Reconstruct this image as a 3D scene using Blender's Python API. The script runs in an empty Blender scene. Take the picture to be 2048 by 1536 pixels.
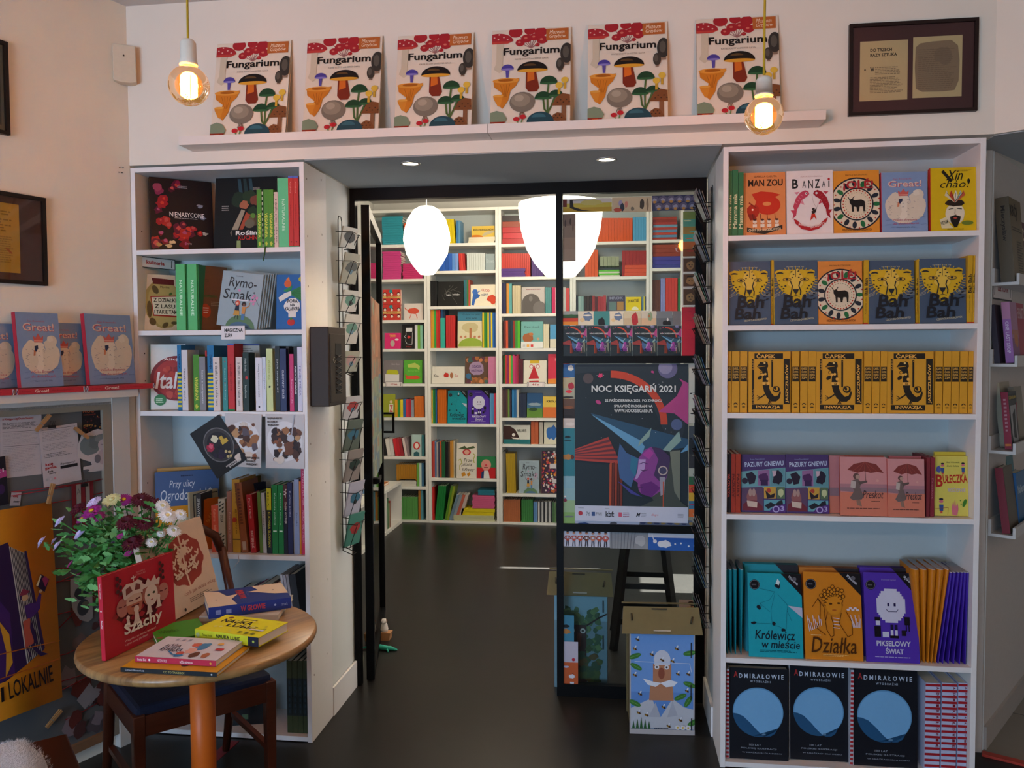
import bpy, math, random, re
from math import sin, cos, pi, radians
from mathutils import Vector, Matrix
random.seed(7)
S = bpy.context.scene
C = S.collection
# ---------------------------------------------------------------- camera
FPX, YAW, PIT, ROL = 1634.7, .1298, .0408, -.005
CAM = Vector((0, -3.3, 1.6774))
_F = Vector((-sin(YAW), cos(YAW), 0)); _R = Vector((cos(YAW), sin(YAW), 0)); _U = Vector((0, 0, 1))
_F2 = _F*cos(PIT) - _U*sin(PIT); _U2 = _U*cos(PIT) + _F*sin(PIT)
CR = _R*cos(ROL) + _U2*sin(ROL); CU = _U2*cos(ROL) - _R*sin(ROL); CF = _F2
cam = bpy.data.objects.new('camera', bpy.data.cameras.new('camera')); C.objects.link(cam)
cam.data.sensor_width = 36; cam.data.lens = FPX/2048*36; cam.data.clip_start = .05
cam.matrix_world = Matrix(((CR.x, CU.x, -CF.x, CAM.x), (CR.y, CU.y, -CF.y, CAM.y), (CR.z, CU.z, -CF.z, CAM.z), (0, 0, 0, 1)))
S.camera = cam
# ---------------------------------------------------------------- exposure, sky, window light
S.view_settings.view_transform = 'Standard'; S.view_settings.look = 'None'
S.view_settings.exposure = 0.25; S.view_settings.gamma = 1
S.view_settings.use_curve_mapping = False
W = bpy.data.worlds.new('world'); S.world = W; W.use_nodes = True
W.node_tree.nodes['Background'].inputs[0].default_value = (.55, .72, 1, 1)
W.node_tree.nodes['Background'].inputs[1].default_value = .6
def light(name, kind, loc, energy, col, rot=(0, 0, 0), **k):
    L = bpy.data.lights.new(name, kind); L.energy = energy; L.color = col
    for a, b in k.items(): setattr(L, a, b)
    o = bpy.data.objects.new(name, L); C.objects.link(o); o.location = loc; o.rotation_euler = rot
    return o
# daylight through the shop windows behind the photographer
light('window_daylight', 'AREA', (-2.45, -6.9, 1.15), 185, (.50, .72, 1), (radians(90), 0, 0), shape='RECTANGLE', size=2.8, size_y=1.8)
# the shop's other pendant bulbs, behind the photographer
for x_, y_ in ((-1.4, -3.4), (1.2, -3.4)): light('pendant_light', 'POINT', (x_, y_, 2.4), 15, (1, .66, .36), shadow_soft_size=.06)
# added fill light just inside the inner room's right wall, no window there
light('window_daylight', 'AREA', (1.42, 1.5, 1.7), 30, (.95, .97, 1), (0, radians(90), 0), shape='RECTANGLE', size=1.6, size_y=1.1)
light('sun', 'SUN', (6, 3, 5), 160, (1, .96, .88), (0, radians(58), radians(2)), angle=.009)
# ---------------------------------------------------------------- photograph pixel -> point on a real plane
def ray(px, py): return CF + CR*((px-1024)/FPX) + CU*((768-py)/FPX)
def onp(px, py, n, p):
    n = Vector(n); p = Vector(p); d = ray(px, py); return CAM + d*(n.dot(p-CAM)/n.dot(d))
def atY(px, py, y=0.): return onp(px, py, (0, 1, 0), (0, y, 0))
def atZ(px, py, z=0.): return onp(px, py, (0, 0, 1), (0, 0, z))
def atX(px, py, x=0.): return onp(px, py, (1, 0, 0), (x, 0, 0))
# ---------------------------------------------------------------- materials
def lin(h):
    h = h.lstrip('#'); v = [int(h[i:i+2], 16)/255 for i in (0, 2, 4)]
    return tuple(c/12.92 if c <= .04045 else ((c+.055)/1.055)**2.4 for c in v)
_m = {}
def M(col, rough=.5, metal=0., kind='', spec=.28, scale=60., amt=.05, bump=0.):
    key = (col, rough, metal, kind, spec, scale, amt, bump)
    if key in _m: return _m[key]
    m = bpy.data.materials.new('paint' + col.strip('#')); m.use_nodes = True; _m[key] = m
    nt = m.node_tree; b = nt.nodes['Principled BSDF']; c = lin(col)
    b.inputs['Roughness'].default_value = rough; b.inputs['Metallic'].default_value = metal
    b.inputs['Specular IOR Level'].default_value = spec
    m.diffuse_color = (*c, 1)
    n = nt.nodes.new('ShaderNodeTexNoise'); n.inputs['Scale'].default_value = scale; n.inputs['Detail'].default_value = 2
    g = nt.nodes.new('ShaderNodeNewGeometry'); tc = nt.nodes.new('ShaderNodeTexCoord')
    nt.links.new(tc.outputs['Object'], n.inputs['Vector'])
    r = nt.nodes.new('ShaderNodeMix'); r.data_type = 'RGBA'
    r.inputs[6].default_value = (*[x*(1-amt) for x in c], 1); r.inputs[7].default_value = (*[min(1, x*(1+amt)) for x in c], 1)
    nt.links.new(n.outputs['Fac'], r.inputs[0]); nt.links.new(r.outputs[2], b.inputs['Base Color'])
    if kind == 'wood':
        mp = nt.nodes.new('ShaderNodeMapping'); mp.inputs['Scale'].default_value = (1, 9, 9)
        nt.links.new(tc.outputs['Object'], mp.inputs[0]); nt.links.new(mp.outputs[0], n.inputs['Vector'])
    if bump:
        bp = nt.nodes.new('ShaderNodeBump'); bp.inputs['Strength'].default_value = bump; bp.inputs['Distance'].default_value = .01
        nt.links.new(n.outputs['Fac'], bp.inputs['Height']); nt.links.new(bp.outputs[0], b.inputs['Normal'])
    return m
def emit(col, s, name='glow'):
    m = bpy.data.materials.new(name); m.use_nodes = True; b = m.node_tree.nodes['Principled BSDF']
    b.inputs['Base Color'].default_value = (*lin(col), 1); b.inputs['Emission Color'].default_value = (*lin(col), 1); b.inputs['Emission Strength'].default_value = s
    return m
def glass(col='#ffffff', refl=.1, rough=0.02, name='glass'):
    m = bpy.data.materials.new(name); m.use_nodes = True; nt = m.node_tree; nt.nodes.clear()
    o = nt.nodes.new('ShaderNodeOutputMaterial'); t = nt.nodes.new('ShaderNodeBsdfTransparent'); g = nt.nodes.new('ShaderNodeBsdfGlossy')
    f = nt.nodes.new('ShaderNodeFresnel'); f.inputs[0].default_value = 1.45
    x = nt.nodes.new('ShaderNodeMixShader'); t.inputs[0].default_value = (*lin(col), 1); g.inputs['Roughness'].default_value = rough
    mm = nt.nodes.new('ShaderNodeMath'); mm.operation = 'MULTIPLY'; mm.inputs[1].default_value = refl/.05
    nt.links.new(f.outputs[0], mm.inputs[0]); nt.links.new(mm.outputs[0], x.inputs[0])
    nt.links.new(t.outputs[0], x.inputs[1]); nt.links.new(g.outputs[0], x.inputs[2]); nt.links.new(x.outputs[0], o.inputs[0])
    return m
# ---------------------------------------------------------------- mesh helpers
class B:
    "collects faces of several materials into one mesh"
    def __init__(s): s.v = []; s.f = []; s.mi = []; s.ms = []; s.sm = []
    def mat(s, m):
        if m not in s.ms: s.ms.append(m)
        return s.ms.index(m)
    def add(s, vs, fs, m, smooth=False, X=None):
        o = len(s.v); k = s.mat(m)
        s.v += [tuple(X @ Vector(v)) if X else tuple(v) for v in vs]
        for f in fs: s.f.append([i+o for i in f]); s.mi.append(k); s.sm.append(smooth)
        return s
    def box(s, x0, x1, y0, y1, z0, z1, m, X=None):
        return s.add([(x, y, z) for x in (x0, x1) for y in (y0, y1) for z in (z0, z1)],
                     [(0, 1, 3, 2), (4, 6, 7, 5), (0, 4, 5, 1), (2, 3, 7, 6), (0, 2, 6, 4), (1, 5, 7, 3)], m, X=X)
    def bar(s, p, q, w, t, m, up=(0, 0, 1)):
        p = Vector(p); q = Vector(q); d = q-p; L = d.length; z = d.normalized(); x = z.cross(Vector(up))
        if x.length < 1e-4: x = z.cross(Vector((0, 1, 0)))
        x.normalize(); y = z.cross(x)
        X = Matrix(((x.x, y.x, z.x, p.x), (x.y, y.y, z.y, p.y), (x.z, y.z, z.z, p.z), (0, 0, 0, 1)))
        return s.box(-w/2, w/2, -t/2, t/2, 0, L, m, X)
    def tube(s, pts, r, m, n=8, cap=True):
        pts = [Vector(p) for p in pts]; rs = r if isinstance(r, (list, tuple)) else [r]*len(pts); vs = []; fs = []
        a = None
        for i, p in enumerate(pts):
            t = (pts[min(i+1, len(pts)-1)] - pts[max(i-1, 0)]).normalized()
            if a is None: a = t.orthogonal().normalized()
            a = (a - t*a.dot(t)).normalized(); b = t.cross(a)
            vs += [p + (a*cos(2*pi*k/n) + b*sin(2*pi*k/n))*rs[i] for k in range(n)]
        for i in range(len(pts)-1):
            for k in range(n): fs.append((i*n+k, i*n+(k+1) % n, (i+1)*n+(k+1) % n, (i+1)*n+k))
        if cap: fs += [tuple(range(n))[::-1], tuple((len(pts)-1)*n+k for k in range(n))]
        return s.add(vs, fs, m, True)
    def lathe(s, prof, m, n=24, c=(0, 0, 0), smooth=True):
        vs = []; fs = []
        for r, z in prof: vs += [(c[0]+r*cos(2*pi*k/n), c[1]+r*sin(2*pi*k/n), c[2]+z) for k in range(n)]
        for i in range(len(prof)-1):
            for k in range(n): fs.append((i*n+k, i*n+(k+1) % n, (i+1)*n+(k+1) % n, (i+1)*n+k))
        fs += [tuple(range(n))[::-1], tuple((len(prof)-1)*n+k for k in range(n))]
        return s.add(vs, fs, m, smooth)
    def prism(s, poly, y0, y1, m, X=None):
        n = len(poly); vs = [(x, y0, z) for x, z in poly] + [(x, y1, z) for x, z in poly]
        fs = [tuple(range(n)), tuple(range(2*n-1, n-1, -1))] + [(i, i+n, (i+1) % n+n, (i+1) % n) for i in range(n)]
        return s.add(vs, fs, m, X=X)
    def mesh(s, name):
        me = bpy.data.meshes.new(name); me.from_pydata(s.v, [], s.f)
        for m in s.ms: me.materials.append(m)
        me.polygons.foreach_set('material_index', s.mi); me.polygons.foreach_set('use_smooth', s.sm); me.update()
        return me
    def obj(s, name, parent=None, label=None, cat=None, group=None, kind=None, X=None, bevel=0):
        return link(s.mesh(name), name, parent, label, cat, group, kind, X, bevel)
def link(me, name, parent=None, label=None, cat=None, group=None, kind=None, X=None, bevel=0):
    o = bpy.data.objects.new(name, me); C.objects.link(o)
    if parent: o.parent = parent
    if X is not None: o.matrix_local = X
    if bevel:
        b = o.modifiers.new('bevel', 'BEVEL'); b.width = bevel; b.segments = 2; b.limit_method = 'ANGLE'
    tag(o, label, cat, group, kind); return o
def tag(o, label=None, cat=None, group=None, kind=None):
    if label: label = re.sub(r' (?:in the leaning row )?on the (\w+) shelf of the (left|right) bookcase', r', \2 bookcase \1 shelf', label)
    if label and len(label.split()) > 16: label = re.sub(r'bookcase \w+ shelf', 'bookcase', label)
    for k, v in (('label', label), ('category', cat), ('group', group), ('kind', kind)):
        if v: o[k] = v
    return o
def thing(name, label, cat, X=None, group=None):
    o = bpy.data.objects.new(name, None); o.empty_display_size = .03; C.objects.link(o)
    if X is not None: o.matrix_world = X
    return tag(o, label, cat, group)
def struct(b, name): return b.obj(name, kind='structure')
def frame(o, ex, ey, ez):
    return Matrix(((ex[0], ey[0], ez[0], o[0]), (ex[1], ey[1], ez[1], o[1]), (ex[2], ey[2], ez[2], o[2]), (0, 0, 0, 1)))
# ---------------------------------------------------------------- flat print (covers, posters, signs): thin shapes laid on a surface
_tx = {}
def textgeo(s, bold, shear):
    k = (s, bold, shear)
    if k not in _tx:
        cu = bpy.data.curves.new('t', 'FONT'); cu.body = s; cu.offset = bold; cu.shear = shear; cu.resolution_u = 2; cu.align_x = 'CENTER'; cu.space_line = .85
        o = bpy.data.objects.new('t', cu); C.objects.link(o)
        me = bpy.data.meshes.new_from_object(o.evaluated_get(bpy.context.evaluated_depsgraph_get()))
        v = [(p.co.x, p.co.y) for p in me.vertices]; f = [tuple(p.vertices) for p in me.polygons]
        bpy.data.objects.remove(o); bpy.data.curves.remove(cu); bpy.data.meshes.remove(me)
        if not v: v = [(0, 0), (1, 0), (0, 1)]
        x0 = min(p[0] for p in v); x1 = max(p[0] for p in v); y0 = min(p[1] for p in v); y1 = max(p[1] for p in v)
        _tx[k] = ([((x-x0)/(x1-x0+1e-9)-.5, (y-y0)/(y1-y0+1e-9)-.5) for x, y in v], f)
    return _tx[k]
class Art:
    "x, y in percent of width and height, y counted from the top; radii in percent of the width"
    def __init__(s, w, h, gloss=.45): s.w = w; s.h = h; s.b = B(); s.k = 0; s.g = gloss
    def P(s, x, y): return (x*s.w/100, s.h*(1-y/100))
    def clip(s, p):
        for ax, lim, sg in ((0, 0, 1), (0, s.w, -1), (1, 0, 1), (1, s.h, -1)):
            o = []
            for i in range(len(p)):
                a, b = p[i-1], p[i]; da, db = (a[ax]-lim)*sg, (b[ax]-lim)*sg
                if (da < 0) != (db < 0): t = da/(da-db); o.append((a[0]+(b[0]-a[0])*t, a[1]+(b[1]-a[1])*t))
                if db >= 0: o.append(b)
            p = o
            if not p: break
        return p
    def raw(s, pts, fs, col):
        if any(x < 0 or z < 0 or x > s.w or z > s.h for x, z in pts):
            P_ = []; F_ = []
            for f in fs:
                q = s.clip([pts[i] for i in f])
                if len(q) > 2: F_.append(tuple(range(len(P_), len(P_)+len(q)))); P_ += q
            if not F_: return s
            pts, fs = P_, F_
        s.k += 1; y = -.0005 - .0001*min(s.k, 30) - .00005*max(0, s.k-30)
        a = sum(pts[f[i]][0]*pts[f[(i+1) % len(f)]][1]-pts[f[(i+1) % len(f)]][0]*pts[f[i]][1] for f in fs for i in range(len(f)))
        if a < 0: fs = [tuple(reversed(f)) for f in fs]
        s.b.add([(x, y, z) for x, z in pts], fs, M(col, s.g, amt=.03)); return s
    def poly(s, pts, col): return s.raw([s.P(*p) for p in pts], [tuple(range(len(pts)))], col)
    def R(s, x0, y0, x1, y1, col): return s.poly([(x0, y0), (x1, y0), (x1, y1), (x0, y1)], col)
    def E(s, cx, cy, rx, ry=None, col='#000000', a0=0, a1=360, rot=0, n=22):
        ry = rx if ry is None else ry; X, Y = s.P(cx, cy); rx *= s.w/100; ry *= s.w/100; r = radians(rot)
        full = a1-a0 >= 360
        an = [radians(a0+(a1-a0)*i/(n if full else n-1)) for i in range(n)]
        return s.raw([(X+rx*cos(a)*cos(r)-ry*sin(a)*sin(r), Y+rx*cos(a)*sin(r)+ry*sin(a)*cos(r)) for a in an], [tuple(range(n))], col)
    def L(s, pts, wd, col):
        q = [Vector(s.P(*p)) for p in pts]; t = wd*s.w/200; v = []; f = []
        for a, b in zip(q, q[1:]):
            d = b-a
            if d.length < 1e-7: continue
            d.normalize(); nn = Vector((-d.y, d.x))*t; e = d*t*.5; o = len(v)
            v += [tuple(a-e+nn), tuple(a-e-nn), tuple(b+e-nn), tuple(b+e+nn)]; f.append((o, o+1, o+2, o+3))
        return s.raw(v, f, col)
    def T(s, st, x0, y0, x1, y1, col, rot=0, bold=0., shear=0.):
        v, f = textgeo(st, min(bold, .026), shear); X0, Y0 = s.P(x0, y1); X1, Y1 = s.P(x1, y0); cx, cy = (X0+X1)/2, (Y0+Y1)/2
        w, h = X1-X0, Y1-Y0; r = radians(rot)
        if abs(rot) == 90: w, h = h, w
        return s.raw([(cx+x*w*cos(r)-y*h*sin(r), cy+x*w*sin(r)+y*h*cos(r)) for x, y in v], f, col)
    def lines(s, x0, y0, x1, y1, n, col, th=.35):
        "small print too fine to read: rows of words"
        rr = random.Random(int(x0*7+y0)); v = []; f = []
        for i in range(n):
            y = y0+(y1-y0)*(i+.5)/n; x = x0; e = x1 - rr.random()*(x1-x0)*.25; t = (y1-y0)/n*th/1.4
            while x < e:
                q = min(x+(x1-x0)*rr.uniform(.04, .14), e); o = len(v)
                v += [s.P(x, y-t), s.P(x, y+t), s.P(q, y+t), s.P(q, y-t)]; f.append((o, o+1, o+2, o+3)); x = q+(x1-x0)*.02
        return s.raw(v, f, col)
    def blob(s, cx, cy, r, col, seed=0, n=18, j=.2, ry=None):
        rr = random.Random(seed); ry = r if ry is None else ry; X, Y = s.P(cx, cy)
        return s.raw([(X+r*s.w/100*cos(2*pi*i/n)*(1+rr.uniform(-j, j)), Y+ry*s.w/100*sin(2*pi*i/n)*(1+rr.uniform(-j, j))) for i in range(n)], [tuple(range(n))], col)
    def obj(s, name, parent, X=None, **k):
        o = s.b.obj(name, parent, X=X, **k); return o
def sheet(name, label, cat, X, w, h, fn, base='#ffffff', t=.0015, group=None, art='print', gloss=.5):
    "a card, poster or sign: thin board with its print"
    o = thing(name, label, cat, X, group)
    B().box(0, w, 0, t, 0, h, M(base, gloss)).obj('board', o)
    if fn:
        a = Art(w, h, gloss); fn(a)
        if a.k: a.obj(art, o)
    return o
# ---------------------------------------------------------------- books
PAGES = M('#e8e0cf', .8, amt=.08, scale=300)
_bk = {}
KIND = ['book']
def bookmesh(w, h, t, col, spine=None, one=False):
    key = (round(w, 3), round(h, 3), round(t, 4), col, spine, one)
    if key in _bk: return _bk[key]
    b = B(); k = min(.002, t*.2); m = M(col, .4); ms = M(spine, .4) if spine else m
    b.box(k, w, 0, k, 0, h, m); b.box(k, w, t-k, t, 0, h, m); b.box(0, k, 0, t, 0, h, ms)
    p = b if one else B()
    p.box(k, w-.004, k, t-k, .002, h-.003, PAGES)
    r = (b.mesh('cover'), None if one else p.mesh('pages')); _bk[key] = r; return r
def book(X, w, h, t, col, label, fn=None, sfn=None, spine=None, one=False, group=None, gloss=.45, name=None):
    name = name or KIND[0]
    if one:
        return link(bookmesh(w, h, t, col, spine, True)[0], name, None, label, 'book', group, X=X)
    o = thing(name, label, 'book', X, group); c, p = bookmesh(w, h, t, col, spine)
    link(c, 'cover', o); link(p, 'pages', o)
    if fn: a = Art(w, h, gloss); fn(a); a.obj('cover_art', o)
    if sfn: a = Art(t, h, gloss); sfn(a); a.obj('spine_art', o, X=frame((0, t, 0), (0, -1, 0), (1, 0, 0), (0, 0, 1)))
    return o
def fit(a, b, yd):
    "keep a book inside the clear width of its bookcase"
    for lo, hi in (((-2.0565, -1.3235), (.4262, 1.3448)) if yd < 1 else ((-2.4225, -1.8675), (-1.8105, -1.1675), (-1.1105, -.4575), (-.4005, .2555), (.3125, .5725))):
        m = (a+b)/2
        if lo-.02 < m < hi+.02: return max(a, lo), min(b, hi)
    return a, b
def face(x0, x1, yt, z, yd, t, col, label, fn=None, lean=6, **k):
    "book shown face out, leaning back: px limits at its foot, px of its top edge, shelf height, depth of its front edge"
    th = radians(lean); zz = z + t*sin(th) + .0008
    # x at foot level on plane yd
    def xat(px):
        d = ray(px, 768); s = (yd-CAM.y)/d.y
        for _ in range(4):
            q = CAM + ray(px, 768)*s; py = 768
            # find py for height zz
            lo, hi = -400, 2400
            for _ in range(30):
                py = (lo+hi)/2
                if atY(px, py, yd).z > zz: lo = py
                else: hi = py
            break
        return atY(px, py, yd).x
    X0, X1 = xat(x0), xat(x1)
    if z < 2.5 or yd > 1: X0, X1 = fit(X0, X1, yd)
    n = Vector((0, cos(th), -sin(th)))
    q = onp((x0+x1)/2, yt, n, (0, yd, zz)); h = (q - Vector((q.x, yd, zz))).length
    return book(frame((X0, yd, zz), (1, 0, 0), (0, cos(th), -sin(th)), (0, sin(th), cos(th))), X1-X0, h, t, col, label, fn, **k)
def spine(x0, x1, yt, z, yd, col, label, sfn=None, lean=0, d=.165, hh=None, **k):
    "book with its spine to the front; lean in degrees to the right"
    def px2x(px, zz):
        lo, hi = -400, 2400
        for _ in range(30):
            py = (lo+hi)/2
            if atY(px, py, yd).z > zz: lo = py
            else: hi = py
        return atY(px, py, yd).x
    z += .0008; X0, X1 = fit(px2x(x0, z), px2x(x1, z), yd); h = hh or atY((x0+x1)/2, yt, yd).z - z; t = (X1-X0)*.985
    a = radians(lean); ez = Vector((sin(a), 0, cos(a))); ey = Vector((-cos(a), 0, sin(a))); o = Vector((X1, yd, z))
    if lean:
        h /= cos(a); t *= cos(a)
        if lean < 0: o = Vector((X0 + (X1-X0)*cos(a)**2, yd, z)) ; o.z += t*sin(-a) ; 
    return book(frame(o, (0, 1, 0), ey, ez), d, h, t, col, label, None, sfn, **k)
def stext(s, col, x0=25, y0=12, x1=75, y1=88, rot=-90, bold=.01, more=None):
    def f(A):
        A.T(s, x0, y0, x1, y1, col, rot, bold)
        if more: more(A)
    return f
NAMES = {
 'black': '151515', 'charcoal': '3c3c3e', 'grey': '8a8a8a', 'pale grey': 'c2c4c4', 'white': 'f0f0f0', 'cream': 'e8dcb8', 'beige': 'cdb48c', 'brown': '6b4426', 'dark brown': '3c2418',
 'red': 'c8281e', 'dark red': '7c1c1e', 'orange': 'e07a20', 'ochre': 'c8901c', 'yellow': 'ecc81c', 'lime': 'b8cc40', 'green': '3f8c3c', 'dark green': '1e4a2e', 'mint green': '7fd09c', 'olive': '6c6c30',
 'teal': '24909c', 'turquoise': '38b8b8', 'light blue': '7cb4dc', 'blue': '2a60b8', 'navy': '1c2450', 'purple': '54349c', 'lilac': 'aaa0cc', 'pink': 'e0559c', 'pale pink': 'e4a8b8', 'crimson': 'b01c44', 'slate blue': '4e6480', 'red orange': 'dc4a24'}
def cname(h):
    h = h.strip('#'); f = lambda q: [int(q[i:i+2], 16) for i in (0, 2, 4)]
    a = f(h); return min(NAMES, key=lambda n: sum((p-q)**2 for p, q in zip(a, f(NAMES[n]))))
ORD = ['first', 'second', 'third', 'fourth', 'fifth', 'sixth', 'seventh', 'eighth', 'ninth', 'tenth', 'eleventh', 'twelfth', 'thirteenth', 'fourteenth', 'fifteenth', 'sixteenth', 'seventeenth', 'eighteenth', 'nineteenth', 'twentieth', 'twenty-first', 'twenty-second', 'twenty-third', 'twenty-fourth', 'twenty-fifth']
# ================================================================ room shell
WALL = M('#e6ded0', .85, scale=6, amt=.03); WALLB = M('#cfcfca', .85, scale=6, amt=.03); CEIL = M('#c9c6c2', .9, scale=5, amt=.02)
LAM = M('#e6e2e0', .4, scale=40, amt=.02); BLK = M('#09090a', .4, spec=.12, amt=.2); FLR = M('#1f1e1d', .34, spec=.22, scale=9, amt=.18, bump=.02); TILE = M('#8d8478', .5, scale=12)
ZH = 2.478; ZC = 3.15
def prismz(b, poly, z0, z1, m):
    n = len(poly); vs = [(x, y, z0) for x, y in poly] + [(x, y, z1) for x, y in poly]
    fs = [tuple(range(n))[::-1], tuple(range(n, 2*n))] + [(i, (i+1) % n, (i+1) % n+n, i+n) for i in range(n)]
    return b.add(vs, fs, m)
struct(B().box(-5, 3.3, -6.6, 4.85, -.1, 0, FLR), 'floor')
struct(prismz(B(), [(1.496, .24), (3.2, -.66), (3.2, 2.2), (2.6, 1.85), (1.506, .27)], 0, .004, TILE), 'floor_tile')
struct(B().bar((1.49, .235, .004), (3.2, -.67, .004), .012, .035, M('#b03a2c', .4), up=(0, 1, 0)), 'trim_1')
for a, b_ in (((1.7, .13), (2.3, 1.0)), ((2.15, -.1), (2.9, 1.0)), ((1.78, .66), (3.2, -.1))):
    struct(B().bar((*a, .0045), (*b_, .0045), .003, .002, M('#5d564e', .6)), 'trim_2')
struct(B().box(-5, 3.3, -6.6, 0, ZC, ZC+.1, CEIL), 'ceiling')
struct(B().box(-2.55, 1.6, 0.3, 4.85, 3.16, 3.26, CEIL), 'ceiling_inner')
struct(prismz(B(), [(-2.2, 0), (1.393, 0), (3.3, -1.16), (3.3, 2.4), (1.5, 2.4), (1.5, .68), (-2.5, .68)], ZH, ZC+.05, WALL), 'wall_main')
SOF_SHADE = M('#a9adad', .9, scale=6, amt=.02)  # grey stands in for the shade under the soffits
struct(prismz(B(), [(-1.3, .004), (.4, .004), (.4, .6), (-1.3, .6)], ZH-.004, ZH-.0005, SOF_SHADE), 'ceiling_passage'); struct(prismz(B(), [(1.40, .01), (3.19, -1.08), (3.19, 2.2), (1.52, .28), (1.40, .26)], ZH-.004, ZH-.0005, SOF_SHADE), 'ceiling_niche')
struct(prismz(B(), [(-2.55, .262), (-1.315, .262), (-1.315, .66), (-2.55, .66)], 0, ZH, WALLB), 'wall_passage_left')
struct(prismz(B(), [(.412, .262), (1.506, .262), (1.45, .66), (.412, .66)], 0, ZH, WALLB), 'wall_passage_right')
LD = Vector((-.361, -.9326, 0)); LN = Vector((.9326, -.361, 0)); LO = Vector((-2.08, 0, 0))
q = LO + LD*7.2
struct(prismz(B(), [(LO.x, LO.y), (q.x, q.y), (q.x-.2, q.y), (LO.x-.2, .3), (LO.x, .3)], 0, ZC, WALL), 'wall_left')
RE = Vector((.582, .8132, 0)); RM = Vector((.8132, -.582, 0)); RO = Vector((1.511, .276, 0))
p = RO - RE*.03; q = RO + RE*1.7
struct(prismz(B(), [(p.x, p.y), (q.x, q.y), (q.x-.12, q.y), (p.x-.1, p.y)], 0, ZH, M('#cdc6c0', .85)), 'wall_niche')
struct(B().box(3.2, 3.3, -6.6, 2.4, 0, ZC, WALL), 'wall_right'); struct(B().box(2.42, 3.3, 1.68, 1.78, 0, ZH, WALL), 'wall_niche_end')
b = B()
for x0, x1, z0, z1 in ((-5, -3.9, 0, ZC), (-1.0, 3.3, 0, ZC), (-3.9, -1.0, 0, .2), (-3.9, -1.0, 2.1, ZC)): b.box(x0, x1, -6.6, -6.5, z0, z1, WALL)
struct(b, 'wall_rear')
# inner room: back wall, left wall, right wall with narrow slots added to shape sun patches
struct(B().box(-2.55, 1.6, 4.75, 4.85, 0, 3.2, WALLB), 'wall_back')
struct(B().box(-2.55, -2.45, .3, 4.85, 0, 3.2, WALLB), 'wall_inner_left')
b = B()
segs = [(.66, 2.28, None), (2.28, 2.33, (1.16, 1.42)), (2.33, 2.42, None), (2.42, 2.9, (.56, .84)), (2.9, 2.96, None), (2.96, 3.01, (1.0, 1.5)), (3.01, 4.85, None)]
for y0, y1, o in segs:
    if o is None: b.box(1.45, 1.5, y0, y1, 0, 3.2, WALLB)
    else: b.box(1.45, 1.5, y0, y1, 0, o[0], WALLB).box(1.45, 1.5, y0, y1, o[1], 3.2, WALLB)
b.v = b.v; struct(b, 'wall_inner_right')
struct(B().box(-1.31, -1.298, .262, .598, 0, .13, LAM), 'baseboard_left'); struct(B().box(.397, .411, .262, .598, 0, .13, LAM), 'baseboard_right')
# small niche baseboard
struct(B().bar(RO+RM*.006+Vector((0, 0, .05)), RO+RE*1.6+RM*.006+Vector((0, 0, .05)), .012, .1, M('#b9b0a8', .6), up=(0, 0, 1)), 'baseboard_niche')
# door casing at the end of the left wall, beside the pin board
def onL(px, py, off=0.): return onp(px, py, LN, LO+LN*off)
def XL(s, z, off=0.): p = LO - LD*(s) + LN*off; return frame((p.x, p.y, z), (-LD.x, -LD.y, 0), (-LN.x, -LN.y, 0), (0, 0, 1))
def sL(px, py, off=0.): p = onL(px, py, off); return -(p-LO).dot(LD), p.z
# ================================================================ bookcases flanking the doorway
def bookcase(x0, x1, y0, y1, zs, ztop, label, m=LAM, t=.02, group=None):
    o = thing('bookcase', label, 'bookcase', Matrix.Translation((x0, y0, 0)), group); w = x1-x0; d = y1-y0
    B().box(0, t, 0, d, 0, ztop, m).obj('side_panel', o, bevel=.001); B().box(w-t, w, 0, d, 0, ztop, m).obj('side_panel', o, bevel=.001)
    B().box(t, w-t, 0, d, ztop-t, ztop, m).obj('top_panel', o); B().box(t, w-t, d-.004, d, .0, ztop-t, M('#b3bdbf', .6, amt=.02)).obj('back_panel', o)
    for z in zs: B().box(t, w-t, 0.001, d-.004, z-t, z, m).obj('shelf', o)
    return o
ZL = [.024, .434, .807, 1.423, 1.771, 2.117]; ZR = [.024, .448, 1.025, 1.427, 1.772, 2.122]
bl = bookcase(-2.078, -1.302, 0, .26, ZL, 2.468, 'white laminate bookcase left of the doorway holding cookery books')
br = bookcase(.405, 1.366, 0, .26, ZR, 2.466, 'white laminate bookcase right of the doorway with face-out children\'s books')
for o_, w_ in ((bl, .776), ):
    b = B()
    for z in (.28, .62, 1.06, 1.28, 1.62, 1.95, 2.16, 2.4):
        b.box(w_, w_+.0006, .03, .034, z, z+.008, M('#5a4a3c', .6)); b.box(w_, w_+.0006, .2, .204, z+.03, z+.038, M('#5a4a3c', .6))
    for z in (.9, 1.1, 1.55, 1.67, 2.2): b.box(.02, .0206, .04, .046, z, z+.006, M('#3a302a', .6))
    b.obj('peg_holes', o_, kind='stuff')
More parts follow.
